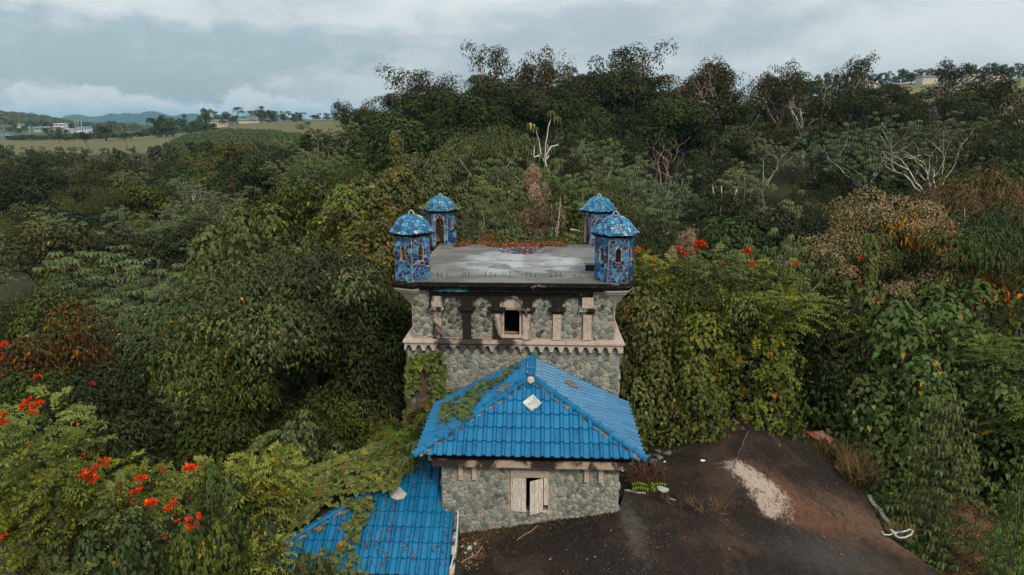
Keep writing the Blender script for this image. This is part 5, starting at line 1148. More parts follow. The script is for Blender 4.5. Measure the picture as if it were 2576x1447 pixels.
# individual trees that the photograph singles out: kind, column, row of the top, depth, width factor, label
HEROES = [
 ('open_a', 1045, 172, 114, 1.0, 'tall loose tree standing first on the skyline grove where the open sky begins', None), ('open_b', 1120, 184, 116, .95, 'tall tree mingled with bare twigs near the open sky end of the grove', None),
 ('bare_twiggy', 1085, 205, 108, 1.0, 'bare brown twiggy tree against the dark grove near the open sky', None), ('open_a', 1245, 112, 108, .75, 'slim tall tree with rounded leafy head, left one of the skyline pair', None), ('open_b', 1325, 118, 109, .85, 'slim tall tree with forked leafy head, right one of the skyline pair', None),
 ('dense_a', 1285, 205, 103, 1.6, 'dark leafy tree filling the foot of the skyline pair', None), ('sparse', 1425, 122, 115, .75, 'thin see-through tree standing alone on the skyline between two taller groups', None), ('open_a', 1565, 110, 112, 1.15, 'tallest broad dark tree crowning the skyline above the back turrets', None),
 ('dense_c', 1500, 205, 104, 1.5, 'dense tree under the tallest skyline crown', None), ('open_b', 1650, 158, 113, .8, 'open tree just right of the tallest skyline crown', None), ('bare_twiggy', 1775, 158, 104, 1.2, 'bare reddish twiggy tree with several pale stems on the skyline', None),
 ('open_b', 1760, 150, 112, .9, 'rounded open tree rising over the bare reddish twigs', None), ('sparse', 1850, 152, 110, 1.0, 'leafless wide topped tree fretting the skyline', None), ('open_b', 1935, 155, 114, .9, 'open tree beside the leafless wide topped one on the skyline', None), ('sparse', 2040, 176, 112, .9, 'thin skyline tree with scattered leaves right of the leafless one', None),
 ('open_a', 2150, 142, 116, .75, 'lone tall tree with airy dome head standing clear of the right skyline', None), ('open_b', 1985, 185, 112, .8, 'short open tree between two thin skyline trees', None), ('open_a', 2400, 156, 130, .95, 'bushy tall tree in front of the houses on the hill', None), ('open_b', 2555, 165, 118, 1.0, 'tall tree at the right edge of the skyline', None),
 ('open_a', 868, 254, 128, .7, 'tall tree at the end of the grove beside the open meadow', None), ('open_b', 928, 250, 124, .8, 'second tall tree at the meadow end of the grove', None), ('reddish', 700, 368, 104, 1.25, 'broad very dark tree with rusty leaf tips below the meadow', None), ('dense_a', 640, 372, 100, 1.25, 'massive dark round tree in the middle of the valley', None), ('dense_a', 80, 425, 92, 1.35, 'massive dark tree at the left end of the valley', None),
 ('bare_dead', 1140, 322, 82, .9, 'silvery dead tree with crooked limbs on the dark slope', None), ('bare_twiggy', 1160, 240, 92, .9, 'tangle of fine pale branches above the silvery dead tree', None), ('bare_white', 1350, 300, 55, 1.0, 'white barked nearly leafless tree with tufts at its branch ends', None), ('bare_dead', 1245, 340, 68, .5, 'small white forked snag before the dark grove', None),
 ('umbrella_hot', 1140, 372, 50, .95, 'umbrella leaved tree with rusty young leaves above the back turret dome', None), ('umbrella_hot', 1275, 470, 41, .7, 'large umbrella leaved tree with orange shoots behind the terrace edge', None), ('umbrella_hot', 1290, 385, 47, .75, 'rusty topped umbrella tree under the white barked tree', None), ('umbrella_a', 1480, 338, 60, .9, 'grey green umbrella leaved tree under the dark grove', None), ('umbrella_b', 1590, 372, 56, .9, 'wide grey green umbrella tree above the right hand turrets', None), ('umbrella_a', 1445, 415, 45, .8, 'umbrella leaved tree between pink blossom and right hand turrets', None), ('umbrella_b', 1640, 430, 50, .8, 'pale umbrella tree beside the right hand turret domes', None),
 ('umbrella_a', 1840, 408, 50, .85, 'umbrella leaved tree on a fan of pale slender stems', None), ('pale_stems', 1835, 470, 48.4, 1.2, 'fan of pale slender stems under an umbrella leaved crown', None), ('umbrella_b', 2235, 290, 72, 1.05, 'broad flat topped umbrella tree on the dark right slope', None), ('umbrella_a', 2430, 285, 72, .9, 'grey leaved umbrella tree near the right edge', None),
 ('umbrella_b', 330, 722, 36, .95, 'large spreading umbrella leaved tree on a forked trunk in the left thicket', None), ('umbrella_hot', 470, 705, 37, .9, 'umbrella leaved tree with orange sprouts beside the forked trunk', None), ('umbrella_a', 90, 528, 62, 1.2, 'pale umbrella grove crown at the left edge of the valley', None), ('umbrella_a', 540, 468, 72, 1.2, 'bright grey green umbrella crown in mid valley', None), ('umbrella_b', 790, 405, 82, 1.1, 'pale umbrella crown at the foot of the rusty tipped tree', None), ('bare_dead', 380, 850, 31.5, .8, 'pale forked trunk bared among umbrella leaves', None), ('bare_dead', 575, 500, 66, .45, 'short pale snag in mid valley', None), ('bare_dead', 490, 440, 84, .6, 'pale leaning bare trunk in mid valley', None),
 ('arching', 905, 500, 33.5, 1.0, 'arching tree with yellowing sprays trailing beside the blue turret', None), ('arching', 990, 560, 31.5, .62, 'small trailing tree with yellow leaves brushing the turret', None), ('bigleaf', 760, 625, 28.5, 1.0, 'large leaved dark tree filling the thicket beside the tower', None), ('bigleaf', 640, 700, 27, .95, 'large leaved tree sloping down before the dark thicket', None), ('dense_b', 960, 760, 28, .85, 'small leaved dark tree against the tower wall', None), ('dense_a', 880, 800, 27.5, .8, 'dark shrubby tree in the hollow beside the tower', None), ('bigleaf', 560, 800, 26, .9, 'lowest large leaved tree above the flowering trees', None), ('bigleaf', 850, 700, 29.5, .9, 'large leaved tree rising behind the hollow by the tower', None), ('dense_b', 430, 860, 29, 1.0, 'mid green tree below the forked trunk', None), ('umbrella_b', 200, 800, 31, .9, 'low umbrella leaved tree at the left thicket edge', None), ('fringe', 30, 712, 36.5, 1.1, 'feathery dark green tree behind the left edge thicket', None), ('dense_b', 110, 735, 35, .9, 'round dark tree behind the left edge thicket', None), ('fringe', 60, 760, 33, 1.0, 'feathery olive tree at the left edge', None), ('reddish', 30, 800, 27.5, .75, 'rusty leaved bush behind the tallest flowering tree', None), ('dense_a', 260, 930, 24, .8, 'dark bush above the flame flowers', None), ('dense_b', 120, 930, 25, .8, 'dark leaved bush behind the tallest flowering tree', None), ('umbrella_b', 440, 960, 25, .7, 'low umbrella leaved bush above the light green tree', None), ('dense_b', 600, 960, 24, .8, 'dark small leaved bush behind the light green tree', None),
 ('olive', 790, 455, 45, .95, 'rounded olive tree draped with vine left of the turrets', None), ('olive', 950, 420, 44, 1.0, 'olive tree with a leafy vine spire behind the turrets', None), ('vine_spire', 1000, 330, 43, 1.0, 'slender green spire of vine standing above the olive trees', None), ('olive', 1060, 470, 40, .9, 'bushy olive tree right behind the leafy turret dome', None), ('fringe', 1130, 540, 36.5, .75, 'feathery shrub tree at the terrace corner behind the vine grown turret', None), ('vine_yellow', 880, 470, 40, .9, 'yellow green vine mound left of the turrets', None),
 ('umbrella_hot', 1225, 505, 36, .6, 'orange tinged umbrella tree between leafy turret and pink blossom', None), ('pink_tree', 1338, 425, 38.5, .38, 'pink blossoming tree just behind the terrace', 'blossoming tree'), ('pink_tree', 1722, 585, 35, .3, 'small pink blossoming bush above the red flowers', 'blossoming bush'), ('pink_dome', 2240, 500, 37, 1.0, 'broad dome shaped tree covered in dusty pink blossom', 'blossoming tree'), ('bamboo', 2490, 440, 44, 1.15, 'golden bamboo mound at the right edge', 'bamboo'), ('bronze', 2460, 545, 36, 1.1, 'long leaved tree with bronze orange young leaves', None), ('bronze', 2570, 520, 38, .9, 'bronze tipped tree below the golden bamboo', None),
 ('bare_white', 1405, 500, 37, .42, 'slim white forked tree rising behind the terrace', None), ('mango', 1690, 545, 40, .9, 'golden green shrubby tree beside the right hand turret', None), ('fringe', 1640, 590, 35.5, .75, 'feathery tree behind the front right hand turret', None), ('umbrella_a', 1235, 560, 35.5, .5, 'low umbrella shrub by the terrace edge', None), ('umbrella_a', 1330, 585, 34.5, .4, 'small umbrella shrub at the back of the terrace', None), ('dense_b', 1180, 590, 34.5, .5, 'green bush leaning on the terrace edge', None), ('fringe', 1440, 590, 35, .45, 'feathery bush behind the bare corner of the terrace', None), ('olive', 1540, 560, 37, .6, 'olive bush between the two right hand turrets', None),
 ('umbrella_hot', 1960, 588, 32.5, .62, 'large leaved umbrella tree with coppery crown among the flowering trees', None), ('feather_b', 1800, 625, 31, 1.0, 'feather leaved flowering tree beside the coppery umbrella tree', None), ('feather_a', 1690, 645, 31.5, .85, 'feather leaved flowering tree nearest the right hand turret', None), ('feather_a', 1880, 660, 30.5, .9, 'feather leaved tree with red flowers near its top', None), ('bigleaf', 1770, 690, 29, .75, 'large leaved green tree behind the hanging yellow vines', None), ('vine_yellow', 1640, 740, 28, .85, 'yellowing curtain of vine beside the tower corner', None), ('vine_yellow', 1800, 780, 27.5, 1.0, 'broad yellowing vine curtain above the black roof', None), ('vine_yellow', 1700, 900, 26, .85, 'low vine mound with orange leaves at the roof corner', None), ('vine_a', 1890, 850, 28, .9, 'green vine curtain next to the yellowing vines', None), ('vine_a', 1910, 950, 28.5, .65, 'vine mound overhanging the rear of the black roof', None), ('dense_b', 1960, 740, 30.5, .8, 'dark tree behind the green vine curtain', None), ('feather_a', 2120, 745, 31.5, .9, 'feather leaved tree below the dusty pink dome', None), ('feather_b', 2070, 815, 31, .8, 'feather leaved tree over the dark gap by the rusty sheet', None), ('vine_b', 2290, 745, 29.5, 1.0, 'vine smothered tree under the bronze leaved tree', None), ('vine_b', 2470, 735, 30, 1.1, 'large vine smothered tree at the right edge', None), ('vine_a', 2230, 870, 29, .9, 'heart leaved vine tower over the grassy bank', None), ('vine_a', 2370, 880, 27, .9, 'heart leaved vine tower behind the drooping sapling', None), ('feather_b', 2520, 860, 25.5, 1.0, 'feather leaved tree above the earth path', None), ('vine_b', 2680, 960, 25, .8, 'vine mound at the edge of the earth path', None), ('feather_a', 2350, 790, 29, .8, 'feather leaved crown poking through the vines', None), ('sapling', 2395, 1000, 22, 1.05, 'drooping leafy sapling leaning over the grassy bank', None), ('vine_a', 2290, 950, 27.5, .7, 'hanging vine clump behind the dry grass', None), ('sapling', 2590, 1160, 19.5, .75, 'leafy shrub at the far edge of the earth path', None), ('dense_b', 2080, 700, 34, .9, 'dark round tree left of the vine hung snag', None), ('mango', 2330, 725, 34, .8, 'long leaved dark tree under the dusty pink dome', None), ('dense_a', 2120, 700, 36, .7, 'dark tree in the shade of the dusty pink dome', None), ('dense_b', 1860, 560, 40, .9, 'dark tree below the fan of pale stems', None), ('dense_a', 1990, 540, 42, 1.0, 'dark tree in the hollow behind the coppery umbrella tree', None),
 ('vine_spire', 2195, 590, 29.5, .8, 'vine hung dead snag leaning above the flowering trees', None),
 ('feather_a', 75, 1015, 17.2, .95, 'tallest flame flowered tree at the left edge', 'flowering tree'), ('feather_a', 215, 1150, 16.8, .8, 'flame flowered tree beside the tallest one', 'flowering tree'), ('feather_b', 370, 1210, 16.6, .85, 'low flame flowered tree with many red blossoms', 'flowering tree'), ('feather_light', 585, 1108, 18.6, .62, 'light yellow green feather leaved tree', None), ('feather_light', 480, 1120, 19.5, .6, 'light green feather leaved tree behind the red blossoms', None), ('feather_b', 60, 1250, 15.4, .7, 'flame tree foliage in the left corner', None), ('vine_a', 575, 1195, 17.4, .55, 'heart leaved vine mound beside the red blossoms', 'vine mound'), ('vine_a', 480, 1330, 15.8, .5, 'low heart leaved mound under the red blossoms', 'vine mound'), ('vine_b', 250, 1370, 14.8, .6, 'heart leaved mound at the lower left corner', 'vine mound'), ('feather_light', 945, 1050, 24.6, .45, 'pale leafy shrub in the hollow behind the wing roof', None), ('dense_b', 330, 1060, 21, .7, 'dark green bush above the flame flowers', None), ('dense_c', 1590, 190, 102, 1.5, 'dark massive tree right under the tallest skyline crown', None), ('dense_a', 1390, 215, 98, 1.5, 'very dark broad tree in the heart of the grove', None), ('mango', 1470, 240, 94, 1.5, 'dark drooping tree in the heart of the grove', None), ('dense_b', 1660, 250, 92, 1.4, 'dark broad tree at the right flank of the grove', None), ('dense_a', 1230, 280, 92, 1.5, 'dark broad tree at the left flank of the grove', None), ('dense_a', 1075, 225, 106, 1.5, 'broad leafy tree at the open sky end of the grove', None), ('vine_a', 800, 1405, 16.9, .42, 'vine mound hanging over the eave of the lower blue roof', 'vine mound'),   ('bigleaf', 870, 960, 26.5, .7, 'dark large leaved shrub in the hollow beside the tower corner', None), ('dense_b', 815, 1000, 25, .8, 'dark low bush at the mouth of the hollow', None), ('dense_c', 925, 985, 26.2, .6, 'dark small leaved shrub deep in the hollow by the tower', None), ('vine_a', 740, 1065, 23, .7, 'vine mound behind the wing roof', 'vine mound')]
HROOT = {}
def heroes():
    for k, px, y, Y, s, lab, cat in HEROES:
        top = at_y(px, y, Y); z = float(ground(top.x, Y)[0]) - .1
        if Y < 26 and px < 1100: z = -1.2
        H = HGT[k]; sz = max((top.z - z) / H, .25)
        base = (max(.65, min(1.35, sz)) if Y > 26 else min(1., max(.75, sz))) * s
        r = plant(k, top.x, Y, top=top.z, z=z, scale=base, label=lab, cat=cat or 'tree'); r.scale = (base, base, sz); HROOT[lab] = r
heroes()

# ------------------------------------------------------------------ flame flowers on the trees
def flower_mesh(seed):
    rg = np.random.default_rng(seed); L = Leaves()
    for i in range(9):
        a = i * 6.283 / 9 + rg.normal(0, .2); c = np.array((math.cos(a) * .12, math.sin(a) * .12, rg.normal(.02, .03))); ax = unit(np.array((math.cos(a) * .7, math.sin(a) * .7, .8)) + rg.normal(0, .15, 3)); n = 5; b = np.arange(n) * 6.283 / n
        s1 = unit(np.cross(ax, (0, 0, 1.)) + 1e-6); s2 = np.cross(ax, s1); out = s1 * np.cos(b)[:, None] + s2 * np.sin(b)[:, None]
        L.add(c + ax * .03 + out * .015, out - ax * .35, ax * .9 + out * .75, .15 * rg.uniform(.8, 1.2), .10, np.clip(tints(n, (.76, .036, .010), rg, .2, [(.86, .12, .02), (.45, .02, .01)], .3), .005, .9), 'lance')
    k = 14; d = sphere_pts(k, rg); d[:, 2] = np.abs(d[:, 2]); L.add(d * .03 + np.array((0, 0, .03)), d[:, [1, 2, 0]], d + np.array((0, 0, .3)), .10, .035, tints(k, (.20, .03, .012), rg, .2), 'lance'); return L.mesh('flower', PETAL)
FM = [flower_mesh(i) for i in (1, 2, 3)]
FLOWERS = [ # column, row, depth, size
 (68, 1020, 16.3, 1.15), (95, 1022, 16.4, 1.0), (82, 1040, 16.2, .7), (8, 1052, 16.0, .9), (12, 1066, 16.0, .7), (225, 1205, 15.9, 1.15), (212, 1198, 15.9, .9), (240, 1180, 16.1, .8), (262, 1168, 16.2, .9), (206, 1152, 16.4, .6), (355, 1208, 15.9, .9), (345, 1240, 15.8, 1.05), (335, 1262, 15.8, .6), (380, 1270, 15.6, 1.1), (433, 1275, 15.5, 1.1), (410, 1182, 16.3, .5), (477, 1182, 16.6, .9), (448, 1312, 15.4, .5), (488, 1316, 15.4, 1.15), (415, 1355, 15.2, .3), (12, 1350, 14.6, .5),
 (95, 952, 24, .9), (232, 968, 24, .7), (8, 870, 26.4, .9), (3, 905, 26.4, .7), (12, 868, 26.4, .8),
 (1606, 632, 30, .9), (1645, 660, 30, .6), (1706, 625, 30.5, .8), (1760, 617, 30.4, 1.2), (1773, 620, 30.4, 1.0), (1750, 630, 30.3, .9), (1718, 640, 30.4, .9), (1878, 637, 29.8, 1.3), (1890, 664, 29.6, .9), (2002, 667, 30, .9), (2170, 650, 29.5, .9), (2172, 672, 30, .6), (2160, 712, 30, .6), (2205, 757, 29, .9), (2232, 780, 28.6, .9), (1820, 665, 30, .5), (1215, 598, 33.5, .7), (1232, 600, 33.4, 1.2), (1250, 607, 33.3, .9), (1240, 602, 33.3, .8), (1205, 592, 33.6, .5)]
def flowers():
    trees = [(r, Vector(r.location)) for r in HROOT.values() if r.name.startswith(('flame', 'vine', 'evergreen', 'reddish', 'umbrella'))]
    for i, (px, y, Y, s) in enumerate(FLOWERS):
        p = at_y(px, y, Y); fl = [t for t in trees if t[0].name.startswith('flame')] if Y < 20 or px > 1600 else trees
        r = min(fl, key=lambda t: (t[1].x - p.x) ** 2 + (t[1].y - p.y) ** 2)[0]
        o = link(FM[i % 3], 'flower', r); k = s * .72 * (1.12 if Y > 20 else 1) * rng.uniform(.75, 1.1); M = Matrix.Translation(p) @ Matrix.Rotation(rng.uniform(0, 6), 4, 'Z') @ Matrix.Rotation(-.35, 4, 'X') @ Matrix.Scale(k, 4)
        R_ = Matrix.Translation(r.location) @ r.rotation_euler.to_matrix().to_4x4() @ Matrix.Diagonal((*r.scale, 1)); o.matrix_local = R_.inverted() @ M
flowers()

MARKS = ((1140, 350, 'silvery dead tree'), (1352, 340, 'white barked tufted tree'), (1565, 150, 'tallest skyline tree'), (1285, 150, 'slim skyline pair'), (1775, 190, 'bare reddish twiggy tree'), (1850, 175, 'leafless skyline tree'), (2150, 175, 'lone airy skyline tree'), (2400, 185, 'tree by the hill houses'), (868, 275, 'grove end by the meadow'), (700, 400, 'rusty tipped dark tree'), (80, 450, 'massive dark tree'), (1275, 500, 'orange shooted umbrella tree'), (1480, 360, 'umbrella tree under the grove'), (1650, 440, 'umbrella tree by the turrets'), (1840, 440, 'umbrella tree on pale stems'), (2235, 310, 'flat topped umbrella tree'), (2235, 560, 'dusty pink dome'), (2490, 480, 'golden bamboo'), (330, 760, 'forked trunk umbrella tree'), (540, 500, 'bright umbrella crown'), (1000, 380, 'green vine spire'), (760, 680, 'large leaved tree by the tower'), (150, 365, 'shorter palm by the meadow'), (316, 360, 'taller palm by the meadow'), (1960, 610, 'coppery umbrella tree'))
def relabel():
    for (kind, px, py, z), o in zip(FILL, FILL_O):
        mx, my, ph = min(MARKS, key=lambda m: math.hypot(m[0] - px, (m[1] - py) * 1.6)); dx, dy = px - mx, py - my; d = math.hypot(dx, dy)
        far = 'just ' if d < 70 else '' if d < 150 else 'far '
        h = ('left' if dx < 0 else 'right'); v = ('above' if dy < 0 else 'below')
        rel = f'{far}{v} the' if abs(dx) < .4 * abs(dy) else f'{far}{h} of the' if abs(dy) < .35 * abs(dx) else f'{far}{v} and {h} of the'
        lab = f'{kind} {rel} {ph}'
        if len(lab.split()) > 16: lab = f'{kind} {far}{h} of the {ph}'
        o['label'] = lab
relabel()
def set_apart():
    by = {}
    for f, o in zip(FILL, FILL_O): by.setdefault(o['label'], []).append((f, o))
    for lab, L in by.items():
        if len(L) == 2: L.sort(key=lambda t: t[0][2]); w = ('higher', 'lower')
        elif len(L) == 3: L.sort(key=lambda t: t[0][1]); w = ('leftmost', 'middle', 'rightmost')
        elif len(L) == 4: L.sort(key=lambda t: t[0][1]); w = ('leftmost', 'second', 'third', 'rightmost')
        else: continue
        for a, (f, o) in zip(w, L): o['label'] = f'{a} {lab}'
set_apart()

# ------------------------------------------------------------------ creepers, ferns and grasses
from mathutils.bvhtree import BVHTree
def poly_in(pts, poly):
    x, y = pts[:, 0], pts[:, 1]; r = np.zeros(len(pts), bool); n = len(poly)
    for i in range(n):
        (x1, y1), (x2, y2) = poly[i], poly[(i + 1) % n]
        with np.errstate(divide='ignore', invalid='ignore'): r ^= ((y1 > y) != (y2 > y)) & (x < (x2 - x1) * (y - y1) / (y2 - y1) + x1)
    return r
def project(P):
    q = P - np.array((0, 0, ZC)); w = q @ _F; return np.stack([CX + FPX * (q @ _R) / w, CY - FPX * (q @ _U) / w], 1)
def blade_meshes(base, seed, n=4):
    out = []; rg = np.random.default_rng(seed)
    for i in range(n):
        L = Leaves(); L.add(np.zeros((1, 3)), np.array([(0, 0, 1.)]), np.array([(1., 0, 0)]), 1., .95, tints(1, base if i < n - 1 else (.20, .19, .05), rg, .12), 'heart'); out.append(L.mesh('leaf'))
    return out
def creeper(name, label, P, N, T, size, base, seed, parent_loc, single=300, alt=YEL, altp=.03, stems=None):
    rg = np.random.default_rng(seed); root = empty(name, parent_loc, label, 'creeper'); o0 = np.array(parent_loc); n = len(P); idx = rg.permutation(n); single = min(single, n // 2)
    ms = blade_meshes(base, seed); sz = size * rg.uniform(.6, 1.3, n)
    for i in idx[:single]:
        t, b, nn = frames(N[i:i + 1], T[i:i + 1]); M = Matrix((Vector(t[0]), Vector(b[0]), Vector(nn[0]))).transposed().to_4x4() @ Matrix.Scale(float(sz[i]), 4); M.translation = Vector(P[i] - o0 + N[i] / max(np.linalg.norm(N[i]), .1) * .04)
        o = link(ms[int(rg.integers(3)) if rg.random() < .95 else 3], 'leaf', root); o.matrix_local = M
    L = Leaves(); j = idx[single:]; L.add(P[j] - o0, N[j], T[j], sz[j], sz[j] * .95, tints(len(j), base, rg, .18, alt, altp), 'heart'); tag(link(L.mesh('foliage'), 'foliage', root), kind='stuff')
    if stems:
        m = MB()
        for pts, r in stems: m.tube([Vector(p) - Vector(o0) for p in pts], r, 4)
        me = bpy.data.meshes.new('stem'); me.from_pydata(m.v, [], m.f); me.materials.append(m_stem); link(me, 'stem', root)
    return root
m_stem = m_simple('creeper_stem', (.12, .06, .035), .9, .1)
def wing_creeper():
    rg = np.random.default_rng(5); n = 13000; X = rg.uniform(-10.5, -2.95, n); Y = rg.uniform(17.6, 26, n)
    z = np.where(Y < TOPY, WZ + WS * (Y - WY) - np.clip(WY - Y, 0, 2) * .8, TZ + (Y - TOPY) * .06 + .75 * np.clip((Y - TOPY) / 1.2, 0, 1) * np.clip((-4.2 - X) / 1.5, 0, 1)) - np.clip(-8.6 - X, 0, 3) * .9; hip = WZ + (X + 8.95) * (TZ - WZ) / 5.0; z = np.minimum(z, np.where(Y < TOPY + 1.2, hip + .55, 9))
    z = z + .16 + .42 * vnoise(X + 50, Y + 50, 1.1, 6) * (.35 + .65 * (Y > 20)) + .12 * rg.random(n); P = np.stack([X, Y, z], 1); px = project(P)
    cover = [(640, 1100), (720, 1075), (850, 1085), (960, 1065), (1010, 1085), (1052, 1120), (1048, 1150), (1030, 1172), (1010, 1205), (980, 1240), (945, 1262), (930, 1310), (905, 1340), (900, 1390), (935, 1440), (930, 1500), (600, 1500), (640, 1400)]
    tilez = [(660, 1410), (685, 1372), (850, 1246), (895, 1285), (860, 1345), (845, 1385), (760, 1392), (690, 1412)]
    k = poly_in(px, cover) & ~(poly_in(px, tilez) & (rg.random(n) < .93)); k &= ~((px[:, 1] > 1330) & (rg.random(n) < .55)); P = P[k]; n = len(P)
    N = np.tile((0, -.25, 1.), (n, 1)) + rg.normal(0, .35, (n, 3)); T = np.tile((0, -1., -.5), (n, 1)) + rg.normal(0, .5, (n, 3)); st = []
    for i in range(5):
        x = rg.uniform(-6.0, -4.6); pts = [(x + .15 * math.sin(q * 2 + i), y, WZ + WS * (y - WY) + .10) for q, y in enumerate(np.linspace(20.6, 18.3, 9))]; st.append((pts, .012))
    creeper('wing_creeper', 'thick heart leaved creeper spilling over the lower blue roof', P, N, T, .19, (.135, .155, .058), 6, (-6, 21.5, 3), 300, altp=.05, stems=st)
wing_creeper()
def tower_ivy():
    rg = np.random.default_rng(8); n = 5200; P = np.stack([rg.uniform(LX0 - .25, -3.2, n), YL - .06 - rg.random(n) ** 2 * .38, rg.uniform(4.6, 8.3, n)], 1); px = project(P)
    reg = [(1010, 1080), (1022, 1000), (1020, 935), (1035, 895), (1060, 888), (1105, 882), (1115, 905), (1128, 950), (1150, 975), (1128, 1000), (1100, 1030), (1075, 1080), (1050, 1120)]
    k = poly_in(px, reg) & (rg.random(n) < np.clip(1.25 - (px[:, 1] - 900) / 190, .12, .8)) & (vnoise(P[:, 0] + 60, P[:, 2] + 60, .42, 7) > .34) & ~((px[:, 0] > 1118) & (rg.random(n) < .5)); P1 = P[k]; n1 = len(P1); N1 = np.tile((0, -1., .45), (n1, 1)) + rg.normal(0, .4, (n1, 3)); T1 = np.tile((0, -.3, -1.), (n1, 1)) + rg.normal(0, .5, (n1, 3))
    # runners lying on the roof slope
    n = 2600; X = rg.uniform(EX0, -.4, n); Y = rg.uniform(19.6, YL - .05, n); z = EZ + (X - EX0) * (RZ - EZ) / ((EX1 - EX0) / 2) + .13 + rg.random(n) * .12; P = np.stack([X, Y, z], 1); px = project(P)
    a = [(1095, 1062), (1115, 1010), (1160, 992), (1215, 958), (1262, 938), (1296, 908), (1302, 925), (1262, 958), (1215, 985), (1200, 1015), (1180, 1052), (1130, 1060)]
    c = poly_in(px, a) & (rg.random(n) < .42); P2 = P[c]; n2 = len(P2); N2 = np.tile((-.3, -.2, 1.), (n2, 1)) + rg.normal(0, .35, (n2, 3)); T2 = np.tile((.3, -1., -.2), (n2, 1)) + rg.normal(0, .6, (n2, 3)); st = []
    for i in range(34):
        x = rg.uniform(LX0 - .05, -3.55); z0 = rg.uniform(6.6, 8.0); st.append(([(x + rg.normal(0, .05), YL - .1 - .12 * q, z0 - q * rg.uniform(.5, .75)) for q in range(5)], .011))
    st.append(([(-3.5, 23.3, 6.6), (-2.6, 22.9, 6.9), (-1.7, 23.1, 7.35), (-.7, 23.4, 7.9)], .012)); st.append(([(-3.5, 22.6, 6.4), (-2.9, 22.0, 6.65), (-2.4, 21.6, 6.9)], .012))
    creeper('tower_creeper', 'leafy creeper climbing the tower corner and trailing onto the hipped roof', np.concatenate([P1, P2]), np.concatenate([N1, N2]), np.concatenate([T1, T2]), .165, (.10, .122, .045), 9, (-4.2, 23.4, 5), 260, altp=.05, stems=st)
tower_ivy()
def turret_vine():
    rg = np.random.default_rng(12); n = 260; a = rg.uniform(0, 6.28, n); r = rg.uniform(.2, .98, n); P = np.stack([-4.62 + r * np.cos(a), 31.6 + r * np.sin(a), ZT + 2.22 - r * .62 + rg.random(n) * .06], 1); k = (np.sin(a * 2 + 1) > .1) | (r > .8); P = P[k]; n = len(P)
    creeper('turret_creeper', 'thin creeper dotting the dome of the rear turret over the doorway', P, np.tile((0, -.3, 1.), (n, 1)) + rg.normal(0, .4, (n, 3)), np.tile((0, -1., -.5), (n, 1)) + rg.normal(0, .5, (n, 3)), .12, (.085, .10, .035), 13, (-4.62, 31.6, 11.5), 0)
turret_vine()
def fern(loc, sz, label, seed, hang=.5):
    rg = np.random.default_rng(seed); root = empty('fern', loc, label, 'fern'); 
    for i in range(11):
        L = Leaves(); a = rg.random() * 6.28; out = np.array((math.cos(a), math.sin(a), 0)); sd_ = np.array((-out[1], out[0], 0)); s = np.linspace(.06, 1, 26); rise = rg.uniform(.3, .95); C = out * (s * sz)[:, None] + np.array((0, 0, 1)) * (rise * s * sz - (rise + hang) * s ** 2.4 * sz)[:, None]; w = .16 * sz * np.sin(np.clip(s * 2.9 + .25, 0, 3.1)) + .01
        for sg in (1, -1): L.add(C, np.tile((0, 0, 1.), (26, 1)) + out * .3, np.tile(sd_ * sg + out * .25 + np.array((0, 0, -.25)), (26, 1)), w, .042 * sz, tints(26, (.075, .10, .028), rg, .12), 'lance')
        link(L.mesh('frond'), 'frond', root)
for i, (px, y, Y, s, lab) in enumerate(((1042, 1112, 21.2, 1.25, 'large fern arching beside the eave corner of the hipped roof'), (1072, 1045, 23.0, .9, 'fern growing at the foot of the tower creeper'), (1028, 1150, 20.3, .9, 'fern hanging down over the ridge of the lower blue roof'), (1005, 1090, 22.2, 1.0, 'fern standing behind the creeper covered ridge'), (1598, 1050, 22.5, .7, 'fern poking out behind the hipped roof eave'))):
    fern(at_y(px, y, Y), s, lab, 60 + i)

